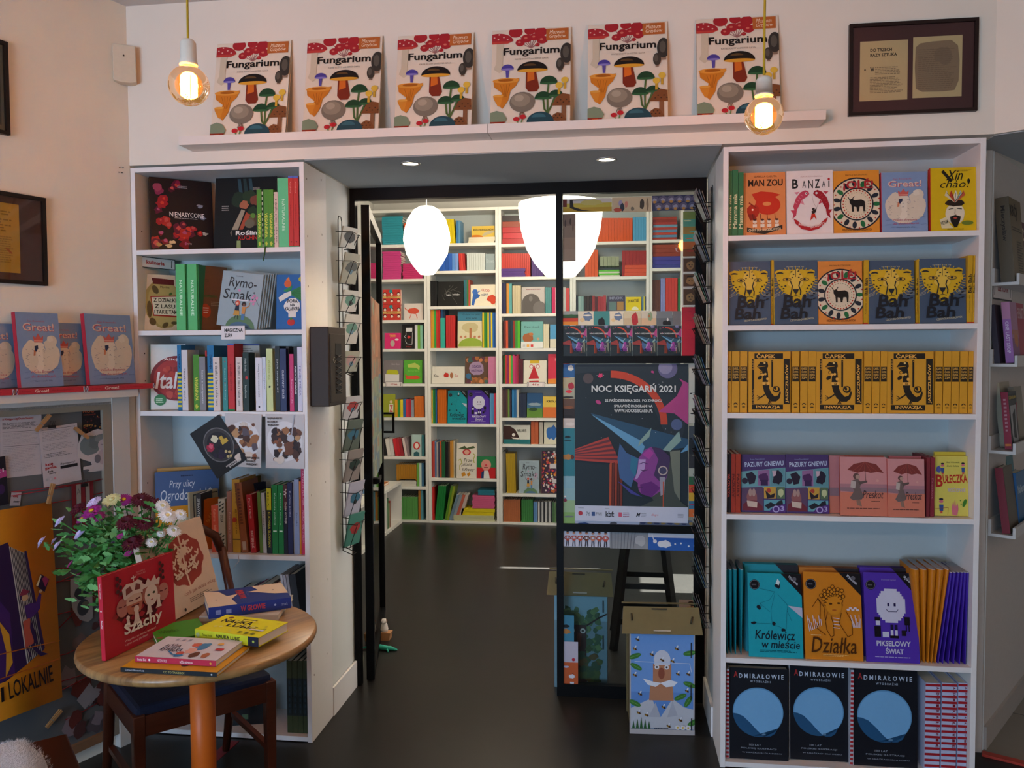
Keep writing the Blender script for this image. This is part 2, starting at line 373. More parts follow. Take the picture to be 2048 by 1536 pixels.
# ================================================================ black glazed screen and door
FY = .6
b = B(); b.box(-1.307, .404, FY, FY+.04, 2.418, 2.474, BLK).box(-1.307, -1.281, FY, FY+.04, 0, 2.418, BLK).box(-.296, -.264, FY, FY+.04, 0, 2.418, BLK).box(.354, .404, FY, FY+.04, 0, 2.418, BLK)
b.box(-.264, .354, FY, FY+.04, 1.614, 1.65, BLK).box(-.264, .354, FY, FY+.04, .809, .845, BLK).box(-.264, .354, FY, FY+.04, 0, .06, BLK)
win = struct(b, 'window_1'); GL = glass('#f4f8f8', .05)
for z0, z1 in ((.06, .809), (.845, 1.614), (1.65, 2.418)): B().box(-.264, .354, FY+.018, FY+.024, z0, z1, GL).obj('glass_pane', win)
H = Vector((-1.25, .665, 0)); E_ = Vector((-1.504, 1.737, 0)); ex = (E_-H).normalized(); ey = Vector((-ex.y, ex.x, 0)); LW = (E_-H).length
XD = frame(H, ex, ey, (0, 0, 1))
b = B(); b.box(0, .07, -.02, .02, .01, 2.405, BLK).box(LW-.05, LW, -.02, .02, .01, 2.405, BLK).box(.07, LW-.05, -.02, .02, 2.35, 2.405, BLK).box(.07, LW-.05, -.02, .02, .01, .05, BLK)
dr = b.obj('door_1', kind='structure', X=XD)
B().box(.07, LW-.05, -.003, .003, .05, 2.35, glass('#e8ecec', .06, name='door_glass')).obj('glass_pane', dr)
B().box(.05, .09, -.045, -.02, 1.0, 1.03, BLK).box(.05, .2, -.055, -.045, 1.005, 1.025, BLK).obj('handle', dr)
# ================================================================ back room bookcases
YB = 4.46
LB = M('#e6e4dc', .5, amt=.02)
Z1 = [.02, .351, .647, 1.03, 1.362, 1.70, 1.98, 2.377, 2.71]; Z2 = [.02, .44, .97, 1.358, 1.705, 2.109, 2.448, 2.71]
Z3 = [.02, .30, .778, 1.032, 1.358, 1.70, 2.03, 2.38, 2.692]; Z4 = [.02, .35, .7, 1.03, 1.36, 1.70, 2.045, 2.368, 2.694]; Z5 = [.02, .4, .8, 1.2, 1.6, 2.03, 2.438, 2.70]
for x0, x1, zs, w in ((-2.45, -1.84, Z1, 'leftmost bay, beside the open glass door'), (-1.838, -1.14, Z2, 'second bay, straight through the doorway'), (-1.138, -.43, Z3, 'third bay, behind the black post'), (-.428, .283, Z4, 'fourth bay, behind the postered glass'), (.285, .6, Z5, 'narrow rightmost bay behind the glass')):
    bookcase(x0, x1, YB, YB+.27, zs, 3.045, 'tall white bookcase on the inner room\'s back wall, ' + w, LB, .027)
# ================================================================ ceiling spots in the soffit
for i, (px, py) in enumerate(((821, 325), (1213, 317))):
    q = atZ(px, py, ZH)
    o = thing('downlight', 'round recessed ceiling spot above the doorway, ' + ('left one' if i == 0 else 'right one'), 'ceiling light', Matrix.Translation(q), None)
    B().lathe([(.036, 0), (.042, 0), (.044, -.006), (.034, -.008), (.033, 0)], M('#c8c8c8', .25, .8), 28).obj('ring', o)
    B().lathe([(.001, -.004), (.033, -.004), (.033, -.0005)], emit('#fff0d8', 14), 24).obj('lamp_face', o)
    L = light('spot_light', 'SPOT', q+Vector((0, 0, -.02)), 22, (1, .80, .52), (0, 0, 0), spot_size=radians(100), spot_blend=.7, shadow_soft_size=.03)
# ================================================================ paper lanterns of the back room
def lantern(px, pyt, pyb, y, prof, label):
    top = atY(px, pyt, y); bot = atY(px, pyb, y); hh = top.z-bot.z
    o = thing('lantern_lamp', label, 'lamp', Matrix.Translation((top.x, y, 0)), None)
    B().lathe([(r, bot.z+hh*k) for r, k in prof], emit('#fff2dc', 3.2, 'lantern_paper'), 40).obj('lamp_shade', o)
    B().tube([(0, 0, top.z-.02), (0, 0, 3.16)], .004, M('#e8e8e8')).obj('cord', o)
    B().lathe([(.05, 3.13), (.05, 3.16)], M('#e8e8e8'), 16).obj('ceiling_rose', o)
    return o
r = .172
lantern(853, 412, 549, 2.6, [(.045, 0), (.05, .0), (r*.62, .14), (r*.88, .3), (r, .5), (r*.97, .62), (r*.82, .8), (r*.55, .94), (r*.3, .99), (.01, 1)], 'egg-shaped glowing white lamp hanging in the open doorway view')
r = .245
lantern(1121, 406, 553, 1.5, [(.075, 0), (.085, 0), (r*.62, .18), (r*.82, .38), (r*.94, .62), (r*1, .88), (r*1, .995), (.02, 1)], 'large glowing white bowl lamp hanging behind the black post')
light('lantern_light', 'POINT', (-.9, 3.3, 2.95), 38, (1, .86, .66), shadow_soft_size=.15)
light('lantern_light', 'POINT', (-.6, 1.6, 2.9), 16, (1, .86, .66), shadow_soft_size=.15)
# ================================================================ pendant bulbs on yellow cords
AMB = glass('#ffbe60', .12, 0, 'amber_glass')
n_ = AMB.node_tree; e_ = n_.nodes.new('ShaderNodeEmission'); e_.inputs[0].default_value = (1, .42, .08, 1); e_.inputs[1].default_value = .28; a_ = n_.nodes.new('ShaderNodeAddShader'); o_ = [q for q in n_.nodes if q.type == 'OUTPUT_MATERIAL'][0]; m_ = [q for q in n_.nodes if q.type == 'MIX_SHADER'][0]
n_.links.new(m_.outputs[0], a_.inputs[0]); n_.links.new(e_.outputs[0], a_.inputs[1]); n_.links.new(a_.outputs[0], o_.inputs[0])
def bulb(px, pyt, pyg, pyb, y, label, cw, pw, sway=0):
    "socket top, glass top, glass bottom in px"
    a = atY(px, pyt, y); g = atY(px, pyg, y); e = atY(px, pyb, y); r = (g.z-e.z)/2
    o = thing('pendant_bulb', label, 'lamp', Matrix.Translation((a.x, y, 0)), None)
    B().tube([(-sway, 0, ZC), (-sway*1.3, 0, ZC-.1), (0, 0, a.z+.12), (0, 0, a.z)], .0035, M('#c8a028', .7)).obj('cord', o)
    W_ = M('#e6ded2', .35)
    B().lathe([(.006, a.z), (.016, a.z-.003), (.0225, a.z-.012), (.0235, a.z-.06), (.0255, g.z+.006), (.0265, g.z-.001), (.018, g.z-.002)], W_, 28).obj('socket', o)
    c = g.z-r*1.02; pr = [(.014, g.z+.004), (.016, g.z-.006), (.021, g.z-.018)]
    for k in range(3, 19):
        t = pi*k/18; pr.append((r*sin(t)+.0005, c+r*cos(t)-.001))
    gl = B().lathe(pr, AMB, 36).obj('glass_globe', o)
    b = B(); FIL = emit('#ffd88c', 40, 'filament')
    for k in range(9):
        an = k*2*pi/9; pts = [(.008*cos(an), .008*sin(an), g.z-.022), (.021*cos(an), .021*sin(an), c+.026), (.021*cos(an), .021*sin(an), c-.03), (.012*cos(an+.4), .012*sin(an+.4), c-.036)]
        b.tube(pts, .0034, FIL, 6)
    b.obj('filament', o)
    light('bulb_light', 'POINT', (a.x, y, c), pw, (1, .52, .21), shadow_soft_size=.028)
    return o
bulb(376, 78, 130, 210, -1.0, 'round amber filament bulb in white socket on yellow cord, left one', 0, 18, .012)
bulb(1528, 152, 192, 268, -.85, 'round amber filament bulb in white socket on yellow cord, right one before a mushroom book', 0, 13, -.004)
# bulbs further back, seen reflected in the glass
# ================================================================ picture ledges above the doorway
LP = -.115
lt = atY(357, 270, LP).z; lb = atY(357, 284, LP).z; rt_ = atY(1652, 223.5, LP).z; zt_ = (lt+rt_)/2; zb_ = zt_-.034
xa, xm, xb = atY(357, 275, LP).x, atY(975, 262, LP).x, atY(1652, 230, LP).x
for x0, x1, w in ((xa, xm-.001, 'left half, with three mushroom books'), (xm+.001, xb, 'right half, ending beside the brown picture frame')):
    o = thing('picture_ledge', 'long white picture ledge above the doorway, ' + w, 'shelf', Matrix.Translation((x0, 0, 0)))
    b = B(); w_ = x1-x0; WL_ = M('#e4dcd4', .4, amt=.02); b.box(0, w_, LP+.012, -.012, zb_, zb_+.012, WL_).obj('base', o)
    B().box(0, w_, LP, LP+.012, zb_, zt_, WL_).obj('lip', o); B().box(0, w_, -.012, 0, zb_, zt_+.02, WL_).obj('back_strip', o)
def fung(A):
    red, bk, cr = '#a8242c', '#1c1614', '#e2d4c0'
    A.R(0, 0, 100, 100, cr)
    for x, y, r in ((30, 3, 9), (48, 2, 7), (62, 4, 8), (36, 14, 6), (44, 10, 7), (54, 9, 6), (64, 12, 7), (58, 17, 3)):
        A.L([(x, y), (50, 20)], 1, '#9c6c68'); A.E(x, y, r, r*.8, red)
        if y > 5: A.E(x-1, y-.5, r*.3, r*.2, '#d07060')
    A.poly([(6, 12), (15, 12), (14, 34), (16, 40), (10, 44), (3, 40), (6, 34)], '#cdbfa6')
    A.E(8, 12, 19, 11, '#a82830', 0, 180); A.poly([(0, 12), (27, 12), (20, 14.5), (0, 14.5)], '#c04038')
    for x, y in ((3, 8), (9, 5), (15, 8), (8, 10), (20, 10.5)): A.E(x, y, 1.1, .9, '#e8c0b0')
    A.R(69, 1.5, 97, 13, '#b8642c'); A.T('Muzeum', 73, 3, 92, 7, '#f0dcc0', shear=.3); A.T('Grzybów', 73, 7.5, 94, 12, '#f0dcc0', shear=.3)
    A.T('Fungarium', 15, 19, 86, 28.5, bk, bold=.022); A.T('KATIE SCOTT and ESTER GAYA', 30, 30, 72, 31.6, '#8c8074')
    # purple mushroom
    A.poly([(18, 40), (23, 40), (22, 49), (19, 49)], '#584c9c'); A.E(20.5, 40.5, 8, 6.5, '#4a3f94', 0, 180); A.E(20.5, 40.6, 8, 1.4, '#8478bc')
    # big dark cap
    A.poly([(44, 42), (56, 42), (61, 60), (58, 64), (48, 64), (44, 60)], '#7c2c18'); A.poly([(46, 42), (54, 42), (55, 52), (46, 54)], '#d06a20')
    A.E(52, 42.5, 19, 12, bk, 0, 180); A.E(52, 42.8, 19, 2.4, '#d89c30'); A.E(49, 38, 8, 3, '#5a4224', 0, 180)
    # chanterelle
    A.poly([(3, 52), (36, 50), (32, 57), (25, 62), (22, 72), (15, 80), (10, 76), (14, 64), (4, 58)], '#cc7a20'); A.E(19, 52, 17, 3.4, '#dd9438'); A.E(19, 51.6, 10, 1.8, '#a85c14')
    A.poly([(3, 67), (16, 66), (14, 72), (12, 78), (9, 77), (4, 70)], '#d4882c'); A.E(9.5, 67, 6.5, 1.6, '#e0a044')
    for k in range(4): A.L([(12+k*4, 56), (17+k, 68)], .5, '#98540f')
    # grey puffball
    A.E(40, 74, 16, 13.5, '#7a7062'); A.E(38, 72, 12, 9, '#908674'); A.E(36, 70, 6, 4.4, '#a89c88')
    for k in range(5): A.L([(38+k, 84), (36+k*2, 88)], .6, '#4a3c30')
    # green cluster
    for x, y, r in ((73, 55, 11), (66, 70, 10.5), (82, 68, 9)):
        A.L([(x, y), (x-1+(72-x)*.5, y+12), (72, 86)], 2.2, '#4c6434'); A.E(x, y+1.5, r, r*.9, '#1f4228', 0, 180); A.E(x, y+1.5, r, 1.5, '#34603a')
    # morels
    for x, y, r, c in ((95, 27, 8, '#37332e'), (87, 38, 5, '#3e3830')):
        A.R(x-r*.4, y+r*.6, x+r*.4, y+r*1.5, '#8c7460'); A.E(x, y, r, r*1.7, c); A.E(x-1, y-1, r*.5, r, '#5a544a')
    for x, y in ((93, 54), (86, 59)):
        A.R(x-1.5, y, x+1.5, y+9, '#c49a30'); A.E(x, y, 4.5, 4, '#dcb440')
    for x, y, r in ((92, 78, 15), (85, 93, 10)):
        A.poly([(x-2.6, y), (x+2.6, y), (x+3, y+20 if y+20 < 100 else 100), (x-3, y+20 if y+20 < 100 else 100)], '#84583a'); A.poly([(x-r, y+1), (x-r*.6, y-r*.5), (x-r*.1, y-r*.72), (min(100, x+r*.5), y-r*.62), (min(100, x+r), y), (min(100, x+r), y+1.5)], '#7a4a28')
        for k in range(5): A.E(x-r*.5+k*r*.24, y-2-(k % 2)*2.4, 1.1, .8, '#40281a')
    # bottom row
    A.poly([(0, 84), (8, 82), (16, 84), (21, 90), (19, 93), (0, 93)], '#7c8c72'); A.poly([(0, 93), (19, 93), (16, 98), (0, 100)], '#8c2c1c'); A.poly([(1, 97), (6, 94), (13, 94), (17, 100), (1, 100)], '#d0601c')
    for x, y in ((33, 91), (41, 89), (46, 97)): A.L([(x, y), (38, 100)], 1.6, '#6c8450'); A.E(x, y, 4, 3, '#b8242c')
    A.E(63, 95, 17, 14, '#254650', 0, 180); A.E(61, 90, 9, 5, '#386470', 0, 180); A.R(59, 95.3, 67, 99, '#90a4a8')
pos = [(420, 570, 85), (604, 756, 76), (788, 942, 69), (980, 1140, 57.5), (1175, 1336, 46.5), (1395, 1562, 34.5)]
for i, (a, b_, yt) in enumerate(pos):
    face(a, b_, yt, zb_+.012, -.092, .016, '#d8c8b2', 'large cream mushroom picture book on the ledge, %s from the left' % ORD[i], fung, lean=11, spine='#6a5a44')
# ================================================================ framed picture at the right
def yplane(x0, y0, x1, y1, Y): a = atY(x0, y1, Y); c = atY(x1, y0, Y); return a.x, a.z, c.x-a.x, c.z-a.z
def pic(X, w, h, fw, label, fn, mat_, fr='#241816', gl=True):
    o = thing('framed_picture', label, 'picture', X); m = M(fr, .4)
    B().box(0, w, -.018, 0, 0, fw, m).box(0, w, -.018, 0, h-fw, h, m).box(0, fw, -.018, 0, fw, h-fw, m).box(w-fw, w, -.018, 0, fw, h-fw, m).obj('frame', o)
    B().box(fw, w-fw, -.006, 0, fw, h-fw, M(mat_, .7)).obj('mount', o)
    a = Art(w, h, .8); fn(a); a.obj('print', o, X=Matrix.Translation((0, -.006, 0)))
    if gl: B().box(fw, w-fw, -.012, -.010, fw, h-fw, glass('#ffffff', .03, name='picture_glass')).obj('glass_pane', o)
    return o
a = atY(1695, 234, 0); c = atY(1951, 222, 0); e = atY(1697, 50, 0); f_ = atY(1952, 36, 0)
def ppic(A):
    A.R(9, 19, 46.5, 84, '#c4ac7c'); A.R(50.5, 17, 88.5, 83, '#c4ac7c')
    A.T('DO TRZECH', 17, 27, 34, 30.5, '#241c14', bold=.03); A.T('RAZY SZTUKA', 17, 32.5, 38, 36, '#241c14', bold=.03); A.T('W', 17, 47, 20.4, 52, '#241c14', bold=.03)
    A.lines(21, 47, 43, 56, 5, '#8a7858'); A.lines(17, 58, 43, 76, 11, '#8a7858'); A.E(13, 50, .7, .7, '#5a4a34')
    A.poly([(52.5, 28), (56, 24), (66, 22.5), (80, 22), (85, 28), (86.5, 44), (86, 66), (83, 76), (74, 77), (58, 76.5), (53, 73), (52, 50)], '#8c7458'); A.blob(74, 38, 7, '#806a52', 3); A.lines(54.5, 30, 84, 74, 20, '#766048', .2)
pic(frame((a.x, 0, a.z), (1, 0, 0), (0, 1, 0), (0, 0, 1)), c.x-a.x, f_.z-c.z, .012, 'dark wooden frame with two aged sheets on brown mount, upper right wall', ppic, '#4a2a28')
# motion sensor in the left corner, screw marks
q = sL(252, 168); o = thing('motion_sensor', 'small cream motion sensor high in the left corner', 'sensor', frame(LO+LN*.012+Vector((.0, -.03, atY(252, 168, -.02).z)), (.86, .5, 0), (-.5, .86, 0), (0, 0, 1)))
cm = M('#cfc2ac', .5)
B().prism([(-.045, .0), (-.02, -.006), (.02, -.006), (.045, 0), (.042, .15), (-.045, .15)], -.03, .02, cm).obj('housing', o, bevel=.004)
B().lathe([(.0005, 0), (.003, 0), (.003, .006)], M('#201c18'), 10).obj('indicator', o, X=Matrix.Translation((-.003, -.031, .10)))
b = B()
for px, py in ((238, 336), (245, 336), (237, 345), (243, 346)):
    s, z = sL(px, py); p_ = LO-LD*s; b.lathe([(.0005, 0), (.003, 0), (.003, .002)], M('#3c2c20'), 8, (p_.x+.003, p_.y, z))
b.obj('screw_marks', None, 'four small screw holes in the left wall beside the bookcase', 'wall holes', kind='stuff')
# ================================================================ books of the left bookcase
KIND[0] = 'cookbook'
def pz(px, z, yd):
    "world point on plane y=yd at height z under pixel column px"
    lo, hi = -400, 2400
    for _ in range(30):
        m_ = (lo+hi)/2
        if atY(px, m_, yd).z > z: lo = m_
        else: hi = m_
    return atY(px, (lo+hi)/2, yd)
def stand(P0, P1, tp, t, col, label, fn=None, lean=6, roll=0, h=None, **k):
    P0 = Vector(P0); P1 = Vector(P1); ex = (P1-P0).normalized(); nb = Vector((-ex.y, ex.x, 0)).normalized(); th = radians(lean)
    ez = Vector((0, 0, cos(th))) + nb*sin(th); ey = ex.cross(ez)*-1; ey = ez.cross(ex)
    P0 = P0 + Vector((0, 0, max(0, t*sin(th)) + .0008))
    if h is None: q = onp(tp[0], tp[1], ey, P0); h = (q-P0).dot(ez)
    return book(frame(P0, ex, ey, ez), (P1-P0).length, h, t, col, label, fn, **k)
def c_nien(A):
    rr = random.Random(4)
    for i in range(26):
        x = rr.uniform(3, 50) if i < 18 else rr.uniform(45, 78); y = rr.uniform(8, 94) if i < 18 else rr.uniform(62, 90)
        c = rr.choice(['#7c1420', '#a01c28', '#5c1230', '#8c2c50', '#4a1028', '#b02c24'])
        A.blob(x, y, rr.uniform(4, 10), c, i, 12, .35); A.blob(x+1, y-1, rr.uniform(2, 4), rr.choice(['#c0504c', '#b05078', '#d04030']), i+50, 9, .4)
    for x, y, c in ((12, 92, '#b08850'), (27, 93, '#c8b080'), (33, 88, '#d8c090'), (80, 36, '#8c94a8'), (84, 52, '#70788c'), (86, 74, '#b8b0a0')): A.blob(x, y, 5, c, int(x), 11, .4, 3)
    A.blob(12, 14, 7, '#a04058', 5, 12, .2); A.blob(45, 5, 4, '#8c1c40', 9)
    A.T('NIENASYCONE', 30, 46, 86, 52.5, '#f0ece8', bold=.01); A.lines(38, 53.5, 76, 55, 1, '#c0b8b4'); A.lines(44, 9, 62, 13, 2, '#a8a0a0'); A.T('ARTE', 56, 88, 64, 90, '#b8b0b0')
def c_rosl(A):
    for x in (36, 45, 54): A.poly([(x, 2), (x+5, 2), (x+10, 26), (x+4, 26)], '#2c4650' if x != 45 else '#24383a')
    for i, (x, y, r, c) in enumerate(((40, 30, 12, '#1f3020'), (56, 27, 11, '#283a22'), (48, 38, 7, '#a86448'), (66, 32, 8, '#7a4030'), (62, 48, 9, '#233820'), (70, 60, 9, '#5c4632'), (58, 62, 8, '#6c5a40'), (80, 45, 9, '#2a4024'), (76, 72, 8, '#44301f'))): A.blob(x, y, r, c, i, 14, .18)
    A.poly([(44, 44), (50, 46), (36, 80), (30, 84), (27, 76)], '#a0927c'); A.poly([(52, 48), (59, 52), (46, 74), (41, 72)], '#a84a30'); A.blob(63, 53, 4, '#5c8a34', 3); A.E(58, 64, 8, 7, '#6c6450')
    A.poly([(38, 84), (44, 84), (45, 99), (38, 99)], '#8ca068'); A.R(29, 72, 90, 87, '#0e0d0d'); A.T('Roślinna', 36, 73, 84, 79.5, '#e8e4dc', bold=.03); A.T('KUCHNIA', 40, 80, 80, 86, '#b0281e', bold=.04)
    A.lines(12, 38, 25, 46, 3, '#a8a098'); A.lines(62, 14, 74, 18, 3, '#a8a098')
zA = 2.117; LC = 'on the top shelf of the left bookcase'
stand(pz(303, zA, .035), pz(428, zA, .19), (296, 353), .028, '#151015', 'large black cookbook with crimson flowers on its cover, turned sideways ' + LC, c_nien, 6, gloss=.3)
stand(pz(427, zA, .10), pz(550, zA, .10), (427, 357), .025, '#121112', 'large black cookbook with vegetables on the cover ' + LC, c_rosl, 6)
GRN = '#4f8c2c'
def s_veg(A):
    A.T('VEGANPAPA', 22, 40, 80, 82, '#d8dc50', -90, .02); A.blob(50, 92, 24, '#c0c840', 2, 10, .3, 40)
for i, (a, b_) in enumerate(((515, 524.5), (528.5, 538), (538, 548))):
    spine(a, b_, 379, zA, .03, GRN, 'leaf green spine with yellow lettering, %s of three %s' % (ORD[i], LC), s_veg, d=.06)
spine(524.5, 528.3, 380, zA, .034, '#1c3a1c', 'thin dark green spine with pale dashes between the green ones ' + LC, lambda A: [A.R(10, 3+k*9, 70, 8+k*9, '#c8d0b0') for k in range(11)], d=.055)
spine(549, 558, 384, zA, .03, '#d8c0b0', 'pinkish white spine with handwritten lettering ' + LC, stext('z działki z lasu i takie tam', '#3c3430', 30, 12, 75, 90, -90, 0, lambda A: [A.E(6, 4+k*8, 9, 9, '#3a5a30', n=8) for k in range(12)]), d=.06)
spine(556.5, 578, 356, zA, .03, '#62c088', 'mint green thick spine with pale lettering ' + LC, stext('NATURALNIE', '#c8f0d0', 40, 30, 66, 76, bold=.015), d=.20)
for i, (a, b_) in enumerate(((578, 587.6), (588, 598.5))):
    spine(a, b_, 352, zA, .03, '#c43028', 'glossy red spine with blue top band, %s one ' % ('left', 'right')[i] + LC, lambda A: (A.R(0, 0, 100, 3, '#5868b8'), A.R(0, 97.5, 100, 100, '#2c7a3c'), A.T('Kuchnia', 35, 8, 65, 24, '#e89080', -90), A.T('codzienna', 38, 40, 62, 70, '#8c1c18', -90), A.E(50, 92, 14, 14, '#5c1010', n=10)), d=.22)
p = pz(530, zA, -.002); r_ = atY(526, 522, -.004)
B().tube([p+Vector((.002, .03, .003)), p+Vector((.001, -.001, .002)), p+Vector((0, -.005, -.03)), r_], .0022, M('#3c5a24', .8), 6).obj('ribbon', None, 'dark green bookmark ribbon hanging over the top shelf edge', 'ribbon')
# ---- second shelf
zB = 1.771; LC = 'on the second shelf of the left bookcase'
def sticks(A): A.R(0, 0, 100, 100, '#2a2626'); A.R(1.6, 6, 98.4, 94, '#e6dedc'); A.poly([(7, 14), (9.5, 14), (8.5, 84), (6, 84)], '#2a2626'); A.poly([(90, 14), (92.5, 14), (91.5, 84), (89, 84)], '#2a2626')
def c_kul(A): sticks(A); A.T('kulinaria', 27, 28, 72, 66, '#c0281c', bold=.03)
q0 = atX(270.5, 533, -2.053); q1 = atX(351, 540, -2.053); q2 = atX(270.5, 511, -2.053)
P = pz(271, 2.0, .01); P1 = pz(351, 2.0, .2); ex_ = (Vector((P1.x, P1.y, 0))-Vector((P.x, P.y, 0))).normalized(); z0 = atY(271, 533, .01).z
sheet('sign', 'small white sign reading kulinaria in red with black border', 'sign', frame((P.x, P.y, z0), ex_, (-ex_.y, ex_.x, 0), (0, 0, 1)), (Vector((P1.x, P1.y, 0))-Vector((P.x, P.y, 0))).length, atY(271, 511, .01).z-z0, c_kul, '#e6dedc')
def c_dz(A):
    A.blob(68, 52, 46, '#a08a50', 7, 26, .05, 62); A.blob(70, 52, 41, '#b09c60', 8, 26, .05, 57); A.poly([(42, 6), (96, 8), (96, 18), (46, 17)], '#5c1c20')
    for x, y, rx, ry, r in ((50, 27, 7, 14, 25), (34, 62, 6, 26, 0), (40, 84, 8, 12, 20), (70, 90, 9, 7, 40), (92, 86, 8, 5, 0)): A.E(x, y, rx, ry*.8, '#5c4a2a', rot=r)
    A.T('Monika', 62, 20, 84, 24, '#3c3018'); A.E(86, 34, 5, 3, '#4c6a30', rot=40); A.poly([(37, 39), (110, 36), (110, 76), (42, 74)], '#a0241c'); A.poly([(39.5, 41), (110, 38), (110, 73.5), (44, 71.5)], '#ddd2b8')
    A.T('Z DZIAŁKI', 44, 42, 99, 49, '#3c3424', bold=.03); A.T('Z LASU', 46, 53, 96, 60, '#3c3424', bold=.03); A.T('I TAKIE TAM', 45, 63, 100, 70, '#3c3424', bold=.03)
stand(pz(272, zB, .02), pz(356, zB, .15), (274, 547), .02, '#d8c2a8', 'cream cookbook with a pickle jar drawing, leaning at the left end ' + LC, c_dz, 5)
for i, (a, b_) in enumerate(((353.5, 372), (376.5, 395))):
    spine(a, b_, 528, zB, .03, '#5cb872', 'mint green thick spine with white lettering, %s one %s' % (('left', 'right')[i], LC), stext('NATURALNIE', '#d0f4d4', 38, 24, 68, 78, bold=.015), d=.2)
    spine(b_+.3, b_+4, 528.5, zB, .04, '#2c7c40', 'thin darker green book edge right of the %s mint spine %s' % (('left', 'right')[i], LC), d=.18)
def c_kraft(A):
    A.E(22, 70, 16, 19, '#c04820'); A.lines(14, 64, 32, 74, 3, '#f0d8c0'); A.lines(40, 55, 80, 62, 3, '#a88c70'); A.T('Naturalnie', 10, 44, 60, 49, '#4c6c34', bold=.02); A.lines(10, 20, 40, 26, 2, '#6c4c34')
stand(pz(400, zB, .05), pz(462, zB, .20), (400, 530), .02, '#7c5234', 'brown kraft-paper cookbook with round orange sticker ' + LC, c_kraft, 4)
def c_rymo(A, s=1):
    k = '#2c2c2e'
    A.T('Rymo-', 18, 10, 86, 33, k, bold=.004, shear=.15); A.T('Smaki', 8, 32, 84, 50, k, bold=.004, shear=.1)
    for x, y in ((46, 33), (84, 40), (80, 44), (90, 44), (86, 49), (78, 50), (84, 55)): A.blob(x, y, 3.4, '#d08cb0', int(x+y), 9, .3)
    A.L([(98, 58), (86, 44), (84, 36)], .8, '#5c5058'); A.E(50, 50.5, 22, 1.8, '#dcdce0'); A.E(58, 103, 36, 32, '#5c7c58', 5, 175); A.E(58, 104, 28, 18, '#4c6c88', 10, 170); A.lines(34, 6, 56, 9, 1, '#70787c')
    A.poly([(42, 58), (49, 58), (51, 70), (40, 71)], '#1e2438'); A.poly([(40, 70), (52, 70), (53, 79), (38, 79)], '#c09040'); A.blob(46, 56, 6, '#c4503c', 3, 12, .2); A.E(45, 57, 3, 3, '#e0b49c'); A.L([(40, 60), (34, 56), (33, 52)], 1.6, '#1e2438'); A.L([(44, 79), (42, 86)], 1.4, k); A.L([(49, 79), (50, 86)], 1.4, k)
    A.poly([(58, 62), (67, 62), (66, 75), (58, 75)], '#c88848'); A.R(58.5, 75, 66, 86, '#4c78a8'); A.blob(61, 57, 5, '#30201c', 6); A.E(62, 59, 3, 3, '#7c503c'); A.L([(66, 64), (74, 60), (75, 54)], 1.8, '#c88848')
P0 = pz(433, zB, .03); P1 = pz(540, zB, .03); GB = '#8ea4ac'
for i in range(5, 0, -1):
    a = radians(7); X0 = Vector((P0.x+.006*i+.003, P0.y+.012*i, zB+.002)); ez = Vector((sin(a), sin(.07), cos(a))).normalized(); ex_ = Vector((cos(a), 0, -sin(a))); ey_ = ez.cross(ex_); X0.z += .0225
    book(frame(X0+Vector((0, 0, .002*i)), ex_, ey_, ez), .182, .235, .009, GB, 'grey-blue picture book, %s behind the front copy in the tilted row %s' % (ORD[i-1], LC), None)
a = radians(7); ez = Vector((sin(a), sin(.07), cos(a))).normalized(); ex_ = Vector((cos(a), 0, -sin(a)))
book(frame((P0.x, P0.y, zB+.0245), ex_, ez.cross(ex_), ez), .184, .236, .009, '#98aab2', 'grey-blue picture book with two children on a hill, front copy tilted sideways ' + LC, c_rymo)
def c_pora(A):
    A.E(42, 17, 13, 13, '#d06030', 0, 360); A.poly([(34, 10), (46, 4), (50, 12)], '#e07838'); A.blob(92, 9, 10, '#b0a828', 3); A.poly([(8, 42), (30, 34), (56, 30), (56, 38), (34, 44), (14, 50)], '#dcdcd4'); A.poly([(54, 30), (98, 20), (98, 50), (56, 38)], '#2c7c44')
    for k in range(5): A.L([(56, 34), (98, 24+k*6)], 1, '#1c5c34')
    A.poly([(24, 30), (44, 24), (60, 20), (56, 28), (40, 32)], '#2c8a4c')
    A.blob(60, 57, 30, '#e4e2dc', 4, 16, .1, 28); A.R(46, 66, 74, 78, '#d8d8d0'); A.T('PORA', 42, 45, 80, 52, '#141820', bold=.03); A.T('NA', 52, 53, 70, 58, '#141820', bold=.03); A.T('KALAFIORA', 34, 59, 88, 66, '#141820', bold=.03); A.E(56, 87, 14, 12, '#c02c24'); A.blob(56, 81, 5, '#3c7c34', 2)
face(552, 606, 549, zB, .04, .012, '#2462a4', 'bright blue picture book with vegetables at the right end ' + LC, c_pora, 4, group=None)
q = pz(443, 1.70, -.0035); z0 = atY(443, 679, -.0035).z; w_ = pz(490, 1.7, -.0035).x-q.x
sheet('label_card', 'white card reading magiczna zupa on the shelf edge', 'sign', Matrix.Translation((q.x, -.0035, z0)), w_, atY(443, 652, -.0035).z-z0, lambda A: (A.T('MAGICZNA', 14, 18, 92, 46, '#1c1a1a', bold=.03), A.T('ZUPA', 14, 56, 48, 84, '#1c1a1a', bold=.03)), '#e4dede')
